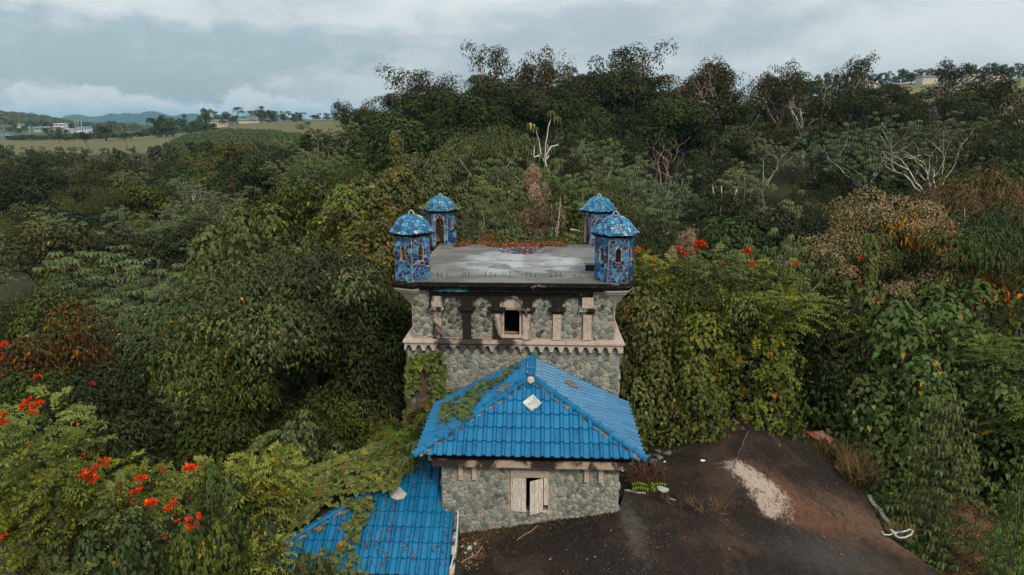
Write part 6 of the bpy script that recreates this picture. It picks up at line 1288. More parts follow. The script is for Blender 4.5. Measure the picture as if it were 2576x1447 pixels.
# ------------------------------------------------------------------ things on the tower roof
def loose(name, P, base_cols, seed, ln, wd, shape='lance', lift=.01, kind='stuff', flat=.25, mat=None):
    rg = np.random.default_rng(seed); n = len(P); C = np.array([base_cols[int(i)] for i in rg.integers(len(base_cols), size=n)]) * (1 + rg.normal(0, .2, (n, 1))); L = Leaves()
    L.add(P + np.array((0, 0, lift)) + np.stack([np.zeros(n), np.zeros(n), rg.random(n) * .03], 1), np.tile((0, 0, 1.), (n, 1)) + rg.normal(0, flat, (n, 3)), rg.normal(0, 1, (n, 3)), ln * rg.uniform(.6, 1.3, n), wd * rg.uniform(.7, 1.2, n), np.clip(C, .004, .9), shape)
    return tag(link(L.mesh(name, mat or PETAL), name), kind=kind)
def terrace_things():
    rg = np.random.default_rng(31); n = 6000; X = rg.uniform(-3.9, 1.15, n); edge = 30.65 + .35 * np.sin(X * 1.7) + .25 * np.sin(X * 4.1 + 1); edge = edge - 1.3 * np.exp(-((X + .75) / .75) ** 2); Y = 32.0 - rg.random(n) ** .8 * (32.0 - edge); k = rg.random(n) < np.clip((Y - edge) / .7 + .25, .1, 1); P = np.stack([X, Y, np.full(n, ZT)], 1)[k]
    tag(loose('leaf_litter', P, DEBRIS_C + [(.18, .16, .05)], 32, .15, .075), 'drift of rust red fallen leaves along the back of the tower roof')
    m = MB()
    for i in range(420):
        a = rg.random() * 6.28; r = math.sqrt(rg.random()); x = -.72 + 1.2 * r * math.cos(a); y = 29.7 + .8 * r * math.sin(a); z = ZT + .02 + .13 * (1 - r) * rg.random(); s = rg.uniform(.03, .075); t = rg.normal(0, .5, 3); b = rg.random() * 6.28
        u = Vector((math.cos(b), math.sin(b), t[0] * .6)); v = Vector((-math.sin(b), math.cos(b), t[1] * .6)); c = Vector((x, y, z)); q = [c + u * s, c + v * s * .8, c - u * s * .9, c - v * s * .7]; m.cur = int(rg.integers(0, 7)); m.hexa([p - Vector((0, 0, .012)) for p in q], q)
    o = m.build('shard_heap', [GLAZE[1], GLAZE[3], GLAZE[4], GROUT_L, m_simple('terracotta_shard', (.33, .11, .05)), m_simple('terracotta_dark', (.2, .06, .03)), GLAZE[2]]); tag(o, 'low heap of broken blue and terracotta tile shards on the tower roof', kind='stuff')
    q = at_z(1484, 682, ZT); m = MB(); m.box(q.x - .16, q.x + .2, q.y, q.y + .32, ZT + .002, ZT + .2); m.box(q.x - .17, q.x + .21, q.y - .01, q.y + .33, ZT + .202, ZT + .235); tag(m.build('plastic_case', m_simple('black_plastic', (.012, .012, .013), .4)), 'black plastic case lying against the front turret on the wet roof', 'case')
    m = MB(); a = [at_y(x, y, 32.1) for x, y in ((1434, 577), (1440, 578), (1450, 579), (1459, 582), (1466, 586), (1469, 596), (1469, 606))]; m.tube(a, .028, 7); tag(m.build('bent_pipe', PVC), 'bent white pipe standing at the back edge of the tower roof', 'pipe')
    n = 520; X = rg.uniform(1.15, 2.4, n); Y = 32.15 - rg.random(n) * .75; P = np.stack([X, Y, ZT + .03 + rg.random(n) * .3 * (Y > 31.6)], 1); tag(loose('ground_creeper', P, [(.12, .135, .04), (.16, .15, .045), (.08, .11, .035)], 34, .13, .10, 'heart', flat=.5, mat=LEAF), 'yellow green creeper edging the rear corner of the tower roof')
    n = 700; X = rg.uniform(-3.8, 1.2, n); Y = 32.2 - rg.random(n) * .5; P = np.stack([X, Y, ZT + .03 + rg.random(n) * .5 * np.clip((Y - 31.8) * 3, 0, 1)], 1); tag(loose('ground_creeper', P, [(.07, .095, .035), (.11, .12, .04)], 35, .15, .10, 'heart', flat=.6, mat=LEAF), 'leafy creeper over the back edge of the tower roof behind red leaves')
    n = 46; P = np.stack([rg.uniform(-3.4, 2, n), rg.uniform(24, 30, n), np.full(n, ZT)], 1); tag(loose('fallen_leaf', P, DEBRIS_C, 36, .08, .045), 'scattered dead leaves on the wet tower roof')
terrace_things()

# ------------------------------------------------------------------ things on and beside the black roof
bpy.context.view_layer.update()
def hall_bvh():
    V, F = [], []
    for o in hall.children:
        if o.name.startswith('roof') and 'edge' not in o.name:
            b = len(V); V += [o.matrix_world @ v.co for v in o.data.vertices]; F += [[b + i for i in p.vertices] for p in o.data.polygons]
    return BVHTree.FromPolygons(V, F)
HB_ = hall_bvh()
def on_roof(px, py):
    d = Vector(ray(px, py)); h = HB_.ray_cast(Vector((0, 0, ZC)), d.normalized()); return h[0] if h[0] is not None else at_z(px, py, 2.6)
def rock_mesh(seed, s):
    rg = np.random.default_rng(seed); bm = bmesh.new(); bmesh.ops.create_icosphere(bm, subdivisions=2, radius=1)
    ds = [Vector(d) for d in sphere_pts(9, rg)]; cut = rg.uniform(.55, .85, 9)
    for v in bm.verts:
        for d, c in zip(ds, cut):
            k = v.co.dot(d)
            if k > c: v.co -= d * (k - c)
        v.co.z *= .75
    me = bpy.data.meshes.new('rock'); bm.to_mesh(me); bm.free(); return me
RM = [rock_mesh(i, 1) for i in range(4)]
for m_ in RM: m_.materials.append(ROCK)
PALEROCK = rock_mesh(9, 1); PALEROCK.materials.append(m_flat('pale_rock', (.42, .42, .40), (.25, .27, .26), 5))
def rock(px, py, s, lab, me=None, grp=None, dz=.35):
    p = on_roof(px, py); o = link(me or RM[int(rng.integers(4))], 'rock', None, p + Vector((0, 0, s * dz))); o.scale = (s, s * .85, s * .8); o.rotation_euler = (0, 0, rng.uniform(0, 6)); tag(o, lab, 'rock', grp)
for px, py, s in ((1622, 1160, .17), (1640, 1166, .24), (1650, 1150, .16), (1660, 1157, .2), (1656, 1140, .17), (1672, 1146, .14), (1683, 1142, .13), (1637, 1150, .13)): rock(px, py, s, 'dark rubble stone heaped behind the annex eave corner', None, 'rubble stones heaped on the black roof')
rock(1666, 1236, .22, 'pale flat boulder on the edge between the black roof slabs', PALEROCK)
for px, py, s in ((1182, 1382, .11), (1196, 1370, .08), (1172, 1392, .07), (1190, 1395, .06), (1163, 1376, .06)): rock(px, py, s, 'pale pebble lying in the dirt below the annex wall', PALEROCK, 'pebbles below the annex wall')
def scrap(px, py, w, h, lab, seed):
    p = on_roof(px, py); rg = np.random.default_rng(seed); m = MB(); ring = [(p.x + w * math.cos(a) * rg.uniform(.7, 1.1), p.y + h * math.sin(a) * rg.uniform(.7, 1.1), p.z + rg.uniform(.01, .05)) for a in np.linspace(0, 6.28, 7)[:-1]]; m.hexa([(x, y, z - .012) for x, y, z in ring], ring); tag(m.build('litter_scrap', m_simple('white_plastic', (.75, .75, .73), .5)), lab, 'litter')
scrap(1768, 1160, .12, .07, 'white scrap of plastic lying on the dark roof slope', 1); scrap(1672, 1163, .06, .05, 'small white scrap next to the rubble stones', 2); scrap(1566, 1186, .05, .09, 'white scrap against the annex wall corner', 3)
def tuft(name, px, py, h, n, col, lab, cat, seed, spread=.5, p=None, lean=.5, w=.02):
    p = on_roof(px, py) if p is None else p; rg = np.random.default_rng(seed); L = Leaves(); a = rg.random(n) * 6.28; r = spread * np.sqrt(rg.random(n)); B = np.stack([r * np.cos(a), r * np.sin(a), np.zeros(n)], 1); d = np.stack([np.cos(a) * lean * rg.random(n), np.sin(a) * lean * rg.random(n), np.ones(n)], 1) + rg.normal(0, .2, (n, 3)); d[:, 2] = np.abs(d[:, 2]) + .15
    L.add(B, np.cross(d, rg.normal(0, 1, (n, 3))), d, h * rg.uniform(.5, 1.2, n), w, tints(n, col, rg, .22), 'droop'); o = link(L.mesh(name), name, None, p); tag(o, lab, cat)
STRAW = (.22, .15, .095)
tuft('dry_grass', 1630, 1205, .6, 260, (.20, .10, .055), 'tangle of dry brown grass beside the annex wall', 'grass tuft', 1, .75, lean=1.4, w=.013); tuft('dry_grass', 1772, 1277, .5, 130, (.24, .15, .09), 'wisps of dry grass along the step between roof slabs', 'grass tuft', 2, .6, lean=1.1, w=.012); tuft('dry_grass', 1700, 1265, .5, 40, (.24, .15, .09), 'few dry stalks on the pale slab edge', 'grass tuft', 22, .4, lean=.8, w=.012)
tuft('dry_grass', 0, 0, 1.5, 420, STRAW, 'tall straw coloured grass clump at the roof edge', 'grass tuft', 3, .5, at_z(2152, 1222, 2.7), .35, .022); tuft('dry_grass', 0, 0, .9, 200, (.17, .12, .06), 'dry grass growing under the rusty gutter', 'grass tuft', 4, .6, at_z(2085, 1150, 2.9), .6, .02); tuft('dry_grass', 0, 0, .6, 120, STRAW, 'straw coloured tuft at the lower end of the beam', 'grass tuft', 5, .35, at_z(2262, 1352, 2.6), .6, .02)
def sprig():
    p = on_roof(1635, 1228); rg = np.random.default_rng(4); L = Leaves()
    for sx in (-1, 1, .2):
        s = np.linspace(.1, 1, 7); C = np.stack([sx * .55 * s, -.1 * s, .35 * s - .25 * s ** 2], 1)
        for sg in (1, -1): L.add(C, np.tile((0, -.4, 1.), (7, 1)), np.tile((sx * .3, sg * 1., -.3), (7, 1)), .2, .075, tints(7, (.12, .17, .04), rg, .1), 'lance')
    tag(link(L.mesh('seedling'), 'seedling', None, p), 'bright green seedling beside the pale boulder', 'seedling')
sprig()
def corrugated():
    z = 3.35; A, B_, C, D = at_z(2028, 1088, z), at_z(2072, 1084, z + .1), at_z(2098, 1106, z - .1), at_z(2066, 1112, z - .2); m = MB(); n = 33; V = []
    for t in np.linspace(0, 1, n):
        for a, b in ((A, B_), (D, C)): p = a.lerp(b, t); V.append((p.x, p.y, p.z + .045 * math.sin(t * math.tau * 8)))
    V2 = [(x, y, q - .006) for x, y, q in V]; F = [(2 * i, 2 * i + 1, 2 * i + 3, 2 * i + 2) for i in range(n - 1)]; m.add(V + V2, F + [tuple(2 * n + j for j in f[::-1]) for f in F]); tag(m.build('corrugated_sheet', RUST), 'rusty corrugated metal sheet at the rear edge of the black roof', 'metal sheet')
    a, b = at_z(2076, 1102, 3.35), at_z(2128, 1158, 2.75); m = MB(); d = (b - a).normalized(); s = d.cross(Vector((0, 0, 1))).normalized() * .13
    lo = [(-1, .1), (-.95, 0), (.95, 0), (1, .1)]; r0 = [[q + s * x + Vector((0, 0, h)) for x, h in lo] + [q + s * x * .95 + Vector((0, 0, h + .012)) for x, h in lo[::-1]] for q in (a, b)]; m.rings(r0); tag(m.build('gutter', RUST), 'rusty white metal gutter slanting down from the corrugated sheet', 'gutter')
    a, b = at_z(2182, 1248, 2.9), at_z(2262, 1352, 2.55); m = MB(); u = (b - a).normalized(); s = u.cross(Vector((0, 0, 1))).normalized() * .075; rg = np.random.default_rng(3); rs = []
    for t in np.linspace(0, 1, 9): p = a.lerp(b, t) + Vector(rg.normal(0, .015, 3)); rs.append([p - s - Vector((0, 0, .08)), p + s - Vector((0, 0, .08)), p + s * .95 + Vector((0, 0, .06)), p - s * .95 + Vector((0, 0, .07))])
    m.rings(rs); tag(m.build('timber_beam', m_flat('grey_timber', (.05, .04, .032), (.20, .17, .14), 3, sc=(4, 4, 1))), 'weathered grey timber beam along the roof edge by the path', 'beam')
    def pipe(pts, r, lab, mat=PVC): m = MB(); m.tube([at_z(x, y, z) for x, y, z in pts], r, 7); tag(m.build('pvc_pipe', mat), lab, 'pipe', None)
    pipe([(2240, 1332, 2.92), (2252, 1340, 2.9), (2272, 1338, 3.0), (2290, 1332, 3.05), (2297, 1336, 3.05), (2292, 1345, 2.95), (2278, 1352, 2.9), (2262, 1353, 2.88), (2250, 1347, 2.9)], .028, 'white pipe bent into a loop at the lower end of the beam')
    pipe([(2218, 1337, 2.92), (2224, 1345, 2.92), (2236, 1346, 2.92), (2256, 1341, 2.98)], .022, 'thin white pipe end curling out of the looped pipe'); pipe([(2243, 1337, 3.0), (2258, 1350, 3.0)], .024, 'short white pipe crossing the looped pipe')
corrugated()
def roof_litter():
    rg = np.random.default_rng(41); P = []; Q = []
    for i in range(80): P.append(on_roof(rg.uniform(1600, 2250), rg.uniform(1090, 1400)))
    for i in range(35): P.append(on_roof(rg.uniform(1150, 1700), rg.uniform(1300, 1440)))
    tag(loose('fallen_leaf', np.array(P), DEBRIS_C + [(.22, .15, .09)], 42, .10, .06, lift=.02), 'dead leaves scattered over the black roof')
    for i in range(700):
        q = on_roof(rg.normal(1600, 40), rg.uniform(1280, 1447)) if i < 200 else on_roof(rg.uniform(1560, 2250), rg.uniform(1100, 1440)); Q.append(q)
    tag(loose('grit', np.array(Q), [(.20, .17, .14), (.15, .12, .10), (.10, .08, .07), (.26, .23, .2)], 43, .032, .025, lift=.012), 'pale grit scattered over the black roof')
    # dirt, roots and little weeds where the annex meets the roof
    W_ = []
    for i in range(520):
        t = rg.random(); x = 1150 + t * 400; y = 1345 - t * 62 + rg.random() ** 2 * (45 - 30 * t); W_.append(on_roof(x, y))
    tag(loose('weeds', np.array(W_), [(.07, .085, .02), (.05, .06, .02), (.09, .05, .03), (.06, .04, .025)], 44, .085, .05, lift=.015, flat=.7, mat=LEAF), 'moss and small weeds along the foot of the annex wall')
    D_ = [on_roof(rg.normal(1185, 22), rg.normal(1385, 22)) for i in range(420)]
    tag(loose('weeds', np.array(D_), [(.10, .055, .03), (.14, .09, .06), (.06, .075, .025), (.2, .13, .09)], 45, .10, .05, lift=.02, flat=.8, mat=LEAF), 'rubbish of twigs and weeds in the corner by the hose')
    m = MB(); m.tube([on_roof(x, y) + Vector((0, 0, .03)) for x, y in ((1212, 1377), (1205, 1390), (1190, 1402), (1175, 1408), (1160, 1418))], .018, 5); m.tube([on_roof(x, y) + Vector((0, 0, .04)) for x, y in ((1362, 1300), (1352, 1325), (1335, 1340), (1320, 1347), (1300, 1362))], .012, 5); tag(m.build('root', m_simple('dry_root', (.3, .18, .13), .9)), 'dry twisting roots lying below the shuttered window', 'root')
    ax = [at_y(rg.uniform(700, 1120), rg.uniform(1170, 1430), 20) for i in range(3)]
    P = []
    for i in range(170):
        y = rg.uniform(18.4, 21.2); x = rg.uniform(-6.3, -2.75); P.append((x, y, WZ + WS * (y - WY) + .09))
    tag(loose('fallen_leaf', np.array(P), DEBRIS_C + [(.3, .12, .05)], 46, .13, .085, lift=.0, flat=.3), 'brown dead leaves stuck on the lower blue tiles')
    P = []
    for i in range(45): y = rg.uniform(19.5, 21.6); x = rg.uniform(-2.8, 2.2); h = RZ - EZ; s = (y - EY) / (HY - EY); P.append((x, y, EZ + h * s + .09)) if abs(x - RX) < (1 - s) * 3.2 else None
    tag(loose('fallen_leaf', np.array(P), DEBRIS_C, 47, .07, .045, lift=.0), 'few dead leaves on the hipped blue roof')
roof_litter()
def undergrowth():
    rg = np.random.default_rng(51); n = 15000; reg = [(2030, 1110), (2110, 1090), (2230, 1110), (2330, 1170), (2390, 1250), (2385, 1330), (2375, 1400), (2360, 1460), (2240, 1350), (2170, 1240)]; reg2 = [(2500, 1330), (2600, 1290), (2600, 1470), (2510, 1470), (2505, 1400)]
    px = np.stack([rg.uniform(2020, 2600, n), rg.uniform(1085, 1475, n)], 1); px = px[poly_in(px, reg) | poly_in(px, reg2)]; P = []
    for x, y in px:
        p = at_z(x, y, 1.9); P.append((p.x, p.y, float(ground(p.x, p.y)[0])))
    P = np.array(P); P[:, 2] += rg.random(len(P)) ** 1.5 * (.30 + .35 * vnoise(P[:, 0] + 40, P[:, 1] + 40, .8, 3)); L = Leaves(); n = len(P); L.add(P, np.tile((0, -.3, 1.), (n, 1)) + rg.normal(0, .45, (n, 3)), rg.normal(0, 1, (n, 3)) + np.array((0, -.5, -.3)), .13 * rg.uniform(.5, 1.4, n), .10 * rg.uniform(.6, 1.2, n), tints(n, (.060, .085, .028), rg, .22, YEL, .02), 'heart'); tag(link(L.mesh('undergrowth'), 'undergrowth'), 'leafy ground cover between the black roof and the earth path', kind='stuff')
    for i, (x, y, h, c) in enumerate(((2150, 1150, 1.1, (.06, .085, .03)), (2200, 1170, 1.2, (.07, .09, .035)), (2240, 1180, 1.1, (.055, .08, .03)), (2120, 1130, 1.0, (.06, .08, .03)), (2275, 1290, .8, (.10, .12, .04)), (2300, 1200, .9, (.06, .085, .03)))):
        p = at_z(x, y, 1.9); p.z = float(ground(p.x, p.y)[0]); tuft('green_grass', 0, 0, h, 240, c, ('long green grass %s' % ('behind the straw clump', 'in the shade beyond the straw clump', 'next to the drooping sapling', 'under the rusty gutter end', 'in an arching tuft by the timber beam', 'below the vine towers')[i]), 'grass tuft', 60 + i, .6, p, .9, .028)
    P = [];
    for i in range(1500): p = at_z(rg.normal(2435, 45), rg.uniform(1250, 1460), 1.7); P.append((p.x, p.y, float(ground(p.x, p.y)[0]) + .13))
    tag(loose('leaf_litter', np.array(P), [(.14, .07, .04), (.2, .11, .06), (.09, .05, .03), (.3, .17, .06)], 52, .12, .05, lift=.02, flat=.35), 'dead brown leaves covering the earth path')
undergrowth()
# ------------------------------------------------------------------ the far meadow, village, hill houses
FAR_MAT = {n: m_simple('paint_' + n, c, .7) for n, c in dict(white=(.60, .61, .62), cream=(.46, .41, .34), teal=(.08, .42, .42), blue=(.06, .30, .55), grey=(.34, .34, .33), orange=(.62, .27, .13), brick=(.40, .20, .14), window=(.03, .035, .04), tin=(.60, .61, .62), darkroof=(.16, .17, .18)).items()}
def house(name, x0, x1, ytop, ybase, Y, wall, roof, lab, cat='house', kind='flat', depth=8, nw=3, grp=None):
    a = at_y(x0, ybase, Y); b = at_y(x1, ybase, Y); h = at_y(x0, ytop, Y).z - a.z; gz = min(float(ground((a.x + b.x) / 2, Y)[0]), a.z) - .5; w = b.x - a.x
    root = empty(name, ((a.x + b.x) / 2, Y + depth / 2, gz), lab, cat, grp); eave = a.z + h * (.8 if kind == 'flat' else .5)
    m = MB(); m.box(a.x, b.x, Y, Y + depth, gz, eave); m.build('wall', FAR_MAT[wall], root)
    m = MB(); o = .5
    if kind == 'flat': m.hexa([(a.x - o, Y - o * 1.6, eave + .01), (b.x + o, Y - o * 1.6, eave + .01), (b.x + o, Y + depth, eave + .01), (a.x - o, Y + depth, eave + .01)], [(a.x - o, Y - o * 1.6, eave + .3), (b.x + o, Y - o * 1.6, eave + .3), (b.x + o, Y + depth, a.z + h), (a.x - o, Y + depth, a.z + h)])
    else: m.add([(a.x - o, Y - o, eave), (b.x + o, Y - o, eave), (b.x + o, Y + depth + o, eave), (a.x - o, Y + depth + o, eave), (a.x - o, Y + depth / 2, a.z + h), (b.x + o, Y + depth / 2, a.z + h)], [(0, 1, 5, 4), (2, 3, 4, 5), (1, 2, 5), (3, 0, 4), (3, 2, 1, 0)])
    m.build('roof', FAR_MAT[roof], root)
    for i in range(nw):
        cx_ = a.x + w * (i + .5) / nw; m = MB(); m.box(cx_ - w / nw * .25, cx_ + w / nw * .25, Y - .08, Y - .004, a.z + (eave - a.z) * .3, a.z + (eave - a.z) * .8); m.build('window', FAR_MAT['window'], root)
house('farm_building', 525, 571, 301.5, 309, 545, 'cream', 'tin', 'long low farm building with white tin roof, the shorter of two on the meadow ridge', 'farm building', depth=14, nw=6)
house('farm_building', 600, 671, 299, 306.5, 548, 'cream', 'tin', 'long low farm building with white tin roof, the longer of two on the meadow ridge', 'farm building', depth=14, nw=9)
house('hut', 604, 616, 294, 299.5, 575, 'teal', 'teal', 'small turquoise hut behind the longer farm building', 'hut', nw=1, depth=4)
house('hut', 638, 646, 324, 329, 425, 'white', 'grey', 'tiny white hut standing alone on the meadow', 'hut', nw=1, depth=2.5)
house('house', 134, 159, 310.5, 319, 900, 'white', 'white', 'white house highest on the wooded hillside at the left', nw=4, depth=10); house('house', 156, 176, 324, 332, 760, 'white', 'white', 'low white house left of the blue and white one', nw=3, depth=9); house('house', 192, 219, 319, 331, 770, 'white', 'blue', 'white two level house with blue roof near the pylons', nw=4, depth=10); house('house', 0, 14, 336, 344, 690, 'white', 'blue', 'white house at the left edge of the picture', nw=2, depth=8); house('house', 122, 142, 319, 326, 850, 'cream', 'brick', 'pale brick house below the highest white house', nw=3); house('house', 40, 52, 311, 318, 980, 'cream', 'grey', 'small pale house half hidden on the wooded hillside', nw=2); house('house', 55, 64, 312, 317, 990, 'teal', 'blue', 'small blue house beside the pale hillside house', nw=1); house('warehouse', 84, 120, 319, 329, 840, 'grey', 'grey', 'grey open frame structure in the far village', 'structure', nw=7)
house('house', 2178, 2197, 201, 210, 430, 'cream', 'orange', 'small orange roofed house on the right hill', kind='gable', nw=2); house('house', 2200, 2209, 206, 213, 420, 'white', 'orange', 'tiny white house next to the orange roofed one', kind='gable', nw=1, depth=5); house('house', 2322, 2360, 191.5, 197, 470, 'cream', 'tin', 'long pale house on top of the right hill', nw=5, depth=9); house('house', 2378, 2414, 214, 224, 360, 'cream', 'darkroof', 'pale house with grey gable roof below the hilltop meadow', kind='gable', nw=2, depth=9); house('house', 2500, 2534, 191, 200, 430, 'white', 'orange', 'white house glimpsed behind the tall hilltop tree', kind='gable', nw=3); house('house', 2440, 2462, 188, 196, 470, 'cream', 'white', 'pale house between hilltop trees', nw=2); house('shed', 2261, 2275, 250, 256, 265, 'blue', 'blue', 'bright blue shed low on the right hillside', 'shed', nw=1, depth=3)
def pole(px, y0, y1, Y, lab, r=.25, arms=True, grp=None):
    a, b = at_y(px, y1, Y), at_y(px, y0, Y); m = MB(); m.tube([(a.x, Y, min(a.z, float(ground(a.x, Y)[0]))), (a.x, Y, b.z)], [r, r * .6], 6); root = empty('utility_pole', (a.x, Y, a.z), lab, 'pole', grp); m.build('pole', FAR_MAT['cream'], root)
    if arms: m = MB(); m.box(a.x - 1.6, a.x + 1.6, Y - .15, Y + .15, b.z - 1.4, b.z - 1.1); m.build('crossarm', FAR_MAT['cream'], root)
for i, (px, y0, y1, Y) in enumerate(((190, 303, 321, 900), (197, 302, 320, 900), (206, 303, 320, 900))): pole(px, y0, y1, Y, 'pale pylon, %s of three behind the blue roofed house' % ('leftmost', 'middle', 'rightmost')[i], .5, True, 'pylons behind the far house')
pole(75, 317, 335, 760, 'pale pole standing alone in the far village', .4); pole(1, 323, 339, 700, 'pale pole at the left edge above the white house', .4); pole(230, 317, 328, 800, 'short pale pole beside the hedgerow', .3); pole(638, 267, 300, 590, 'thin mast between ridge trees', .12, False); pole(282.5, 272, 288, 4400, 'tall thin mast on the blue far hill', 1.0, False)
def cow_mesh():
    m = MB(); m.rings([[(x, r * math.cos(a) * .8, .95 + r * math.sin(a)) for a in np.linspace(0, 6.28, 9)[:-1]] for x, r in ((-1.0, .2), (-.8, .38), (0, .42), (.7, .38), (.9, .25))]); m.rings([[(x, r * math.cos(a), z + r * math.sin(a)) for a in np.linspace(0, 6.28, 9)[:-1]] for x, r, z in ((.8, .22, 1.0), (1.15, .17, 1.0), (1.3, .17, .8), (1.5, .09, .5))])
    for x in (-.75, .65):
        for y in (-.22, .22): m.tube([(x, y, .85), (x + .05, y, .45), (x, y, 0)], [.12, .08, .07], 6)
    me = bpy.data.meshes.new('cow'); me.from_pydata(m.v, [], m.f); me.materials.append(m_simple('brown_hide', (.14, .06, .03), .8)); return me
CW = cow_mesh()
for i, (px, Y) in enumerate(((47, 352), (70, 370), (96, 365), (99, 345))):
    x = X_at(px, Y); o = link(CW, 'cow', None, (x, Y, float(ground(x, Y)[0]))); o.rotation_euler = (0, 0, i * 1.9); o.scale = (1.25,) * 3; tag(o, 'small brown cow grazing on the far meadow', 'cow', 'cows on the far meadow')
def far_planting():
    rg = np.random.default_rng(91); keys = ('far_a', 'far_b', 'far_c')
    ridge = ((517, 273, 1.25), (545, 280, 1.0), (568, 281, 1.15), (588, 290, 1.0), (653, 267, 1.1), (667, 277, .9), (681, 277, .9), (711, 280, .8), (739, 283, .9), (751, 282, .6), (795, 285, .9), (822, 284, .8), (845, 283, .7), (456, 288, 1.1), (477, 300, 1.1), (500, 292, .8), (490, 309, .9), (515, 311, .9), (534, 310, .9), (430, 296, 1.1), (391, 290, 1.3), (412, 294, 1.1), (261, 305, 1.7), (860, 281, .9))
    for i, (px, y, s) in enumerate(ridge):
        Y = 560 + (20 if i % 2 else -12) if px > 440 and y < 295 else 500; p = at_y(px, y, Y); plant(keys[i % 3], p.x, Y, top=p.z, scale=1.35 * s, label='round ridge tree ' + ('by the white roofed farm' if px < 680 else 'past the farm buildings'), group='trees on the far meadow ridge ' + ('by the farm' if px < 680 else 'past the farm'))
    for i, (px, y, Y) in enumerate(((150, 345, 330), (316, 343, 322))): p = at_y(px, y, Y); plant('palm', p.x, Y, top=p.z, scale=1.05, label=('palm standing before the meadow, left one of two', 'taller palm with hanging fronds before the meadow, right one of two')[i], cat='palm')
    for i, (px, y) in enumerate(((597, 270), (607, 279), (629, 279), (692, 280), (724, 280), (764, 283))): p = at_y(px, y, 555); plant('palm', p.x, 555, top=p.z, scale=1.0, label='palm near the far farm buildings', cat='palm', group='palms on the far ridge')
    p = at_y(217, 332, 335); plant('dense_c', p.x, 335, top=p.z, scale=1.3, label='loose tall tree standing alone in front of the meadow', cat='tree')
    for i, px in enumerate(np.arange(20, 440, 7.5)):
        y = np.interp(px, (0, 150, 250, 330, 440), (344, 338, 338, 335, 318)) + rg.normal(0, 2.0); y -= 2; Y = 566 + rg.uniform(-12, 12); p = at_y(px, y, Y); plant(keys[int(rg.integers(3))], p.x, Y, top=p.z, scale=rg.uniform(.75, 1.15), label='hedgerow tree beyond the far meadow', cat='tree', group='hedgerow trees beyond the meadow')
    for i in range(34):
        px = rg.uniform(-20, 250); Y = rg.uniform(720, 1050); x = X_at(px, Y); plant(keys[int(rg.integers(3))], x, Y, scale=rg.uniform(.8, 1.3), label='small tree among the far village houses', cat='tree', group='trees of the far village')
    for i, px in enumerate(np.arange(1960, 2600, 21)):
        y = np.interp(px, (1900, 2080, 2200, 2300, 2420, 2500, 2600), (215, 185, 184, 176, 172, 156, 160)) + rg.normal(0, 4); Y = rg.uniform(485, 540); p = at_y(px, y, Y); plant(keys[int(rg.integers(3))], p.x, Y, top=p.z, scale=rg.uniform(.9, 1.6), label='tree on the crest behind the hill houses', cat='tree', group='trees on the crest of the right hill')
    # woods too far to tell the trees apart
    L = Leaves(); n = 3400; px = rg.uniform(-300, 340, n); Y = rg.uniform(1080, 1900, n); X = np.array([X_at(a, b) for a, b in zip(px, Y)]); Z = ground(X, Y)
    n2 = 1500; px2 = rg.uniform(200, 1150, n2); Y2 = rg.uniform(660, 2300, n2); X2 = np.array([X_at(a, b) for a, b in zip(px2, Y2)]); X = np.concatenate([X, X2]); Z = np.concatenate([Z, ground(X2, Y2)]); Y = np.concatenate([Y, Y2])
    for x, y, z in zip(X, Y, Z):
        k = 12; d = sphere_pts(k, rg); d[:, 2] = np.abs(d[:, 2]); r = rg.uniform(4, 7.5) if y > 1079 and x < X_at(345, y) and y < 1901 else rg.uniform(1.6, 3.2); c = ((.055, .065, .025), (.12, .075, .03), (.03, .045, .02), (.085, .09, .035))[int(rg.integers(4))]; L.add(np.array((x, y, z + 1)) + d * r * np.array((1, 1, 1.3)), d + np.array((0, -.3, .5)), rg.normal(0, 1, (k, 3)), r * .9, r * .75, tints(k, c, rg, .15), 'lance')
    tag(link(L.mesh('distant_woods'), 'distant_woods'), 'wooded slopes beyond the meadow and far village', kind='stuff')
    L = Leaves(); n = 2600; px = rg.uniform(400, 880, n); Y = rg.uniform(285, 470, n); k = (rg.random(n) < .92) & (px + (Y - 330) * 1.3 < 760) & (px - (Y - 285) * .35 > 400); X = np.array([X_at(a, b) for a, b in zip(px[k], Y[k])]); Yk = Y[k]; Z = ground(X, Yk)
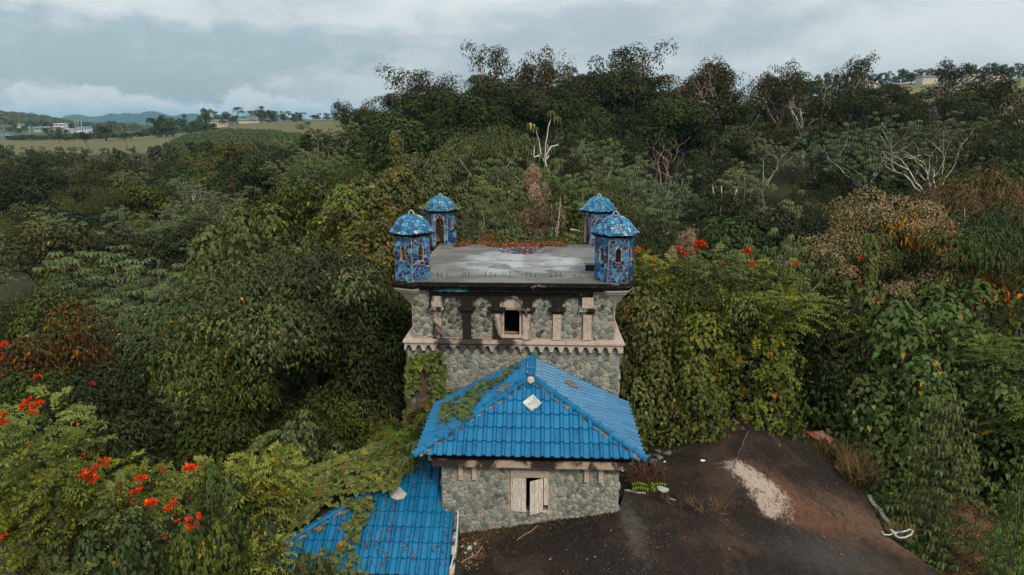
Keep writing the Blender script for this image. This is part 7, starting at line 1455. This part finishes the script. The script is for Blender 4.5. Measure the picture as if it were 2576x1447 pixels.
    for x, y, z in zip(X, Yk, Z): q = 16; d = sphere_pts(q, rg); d[:, 2] = np.abs(d[:, 2]); r = rg.uniform(.9, 1.7); L.add(np.array((x, y, z + .2)) + d * r, d + np.array((0, -.2, .5)), rg.normal(0, 1, (q, 3)), r * .8, r * .5, tints(q, (.075, .088, .03), rg, .15), 'lance')
    tag(link(L.mesh('scrub'), 'scrub'), 'low scrub covering the near slope of the meadow ridge', kind='stuff')
far_planting()
ORD = 'first second third fourth fifth sixth seventh eighth ninth tenth eleventh twelfth thirteenth fourteenth fifteenth sixteenth seventeenth eighteenth nineteenth'.split(); TENS = {2: 'twent', 3: 'thirt', 4: 'fort', 5: 'fift', 6: 'sixt'}
def nth(i): return ORD[i - 1] if i < 20 else TENS[i // 10] + 'ieth' if i % 10 == 0 else TENS[i // 10] + 'y ' + ORD[i % 10 - 1]
def count_off():
    by = {}
    for o in bpy.data.objects:
        if o.get('group') in ('hedgerow trees beyond the meadow', 'trees of the far village', 'trees on the crest of the right hill', 'trees on the far meadow ridge by the farm', 'trees on the far meadow ridge past the farm', 'palms on the far ridge', 'cows on the far meadow', 'rubble stones heaped on the black roof', 'pebbles below the annex wall'): by.setdefault(o['label'], []).append(o)
    for lab, L in by.items():
        if len(L) < 2: continue
        L.sort(key=lambda o: float(to_px(o.location.x, o.location.y)))
        for i, o in enumerate(L): o['label'] = f'{lab}, {nth(i + 1)} from the left'
count_off()

# ------------------------------------------------------------------ air
def haze():
    zs = [v.co.z for v in bpy.data.objects['ground'].data.vertices]; m = MB(); m.box(-16500, 16500, -150, 9400, min(zs) - 3, 132); me = bpy.data.meshes.new('haze'); me.from_pydata(m.v, [], m.f)
    s = NT('haze_air'); v = s.n('ShaderNodeVolumePrincipled'); v.inputs['Color'].default_value = (.26, .58, .80, 1); v.inputs['Density'].default_value = HAZE; v.inputs['Anisotropy'].default_value = 0; s.l(v.outputs[0], s.out.inputs['Volume']); me.materials.append(s.m); tag(link(me, 'haze'), kind='stuff')
HAZE = .9e-4
haze()
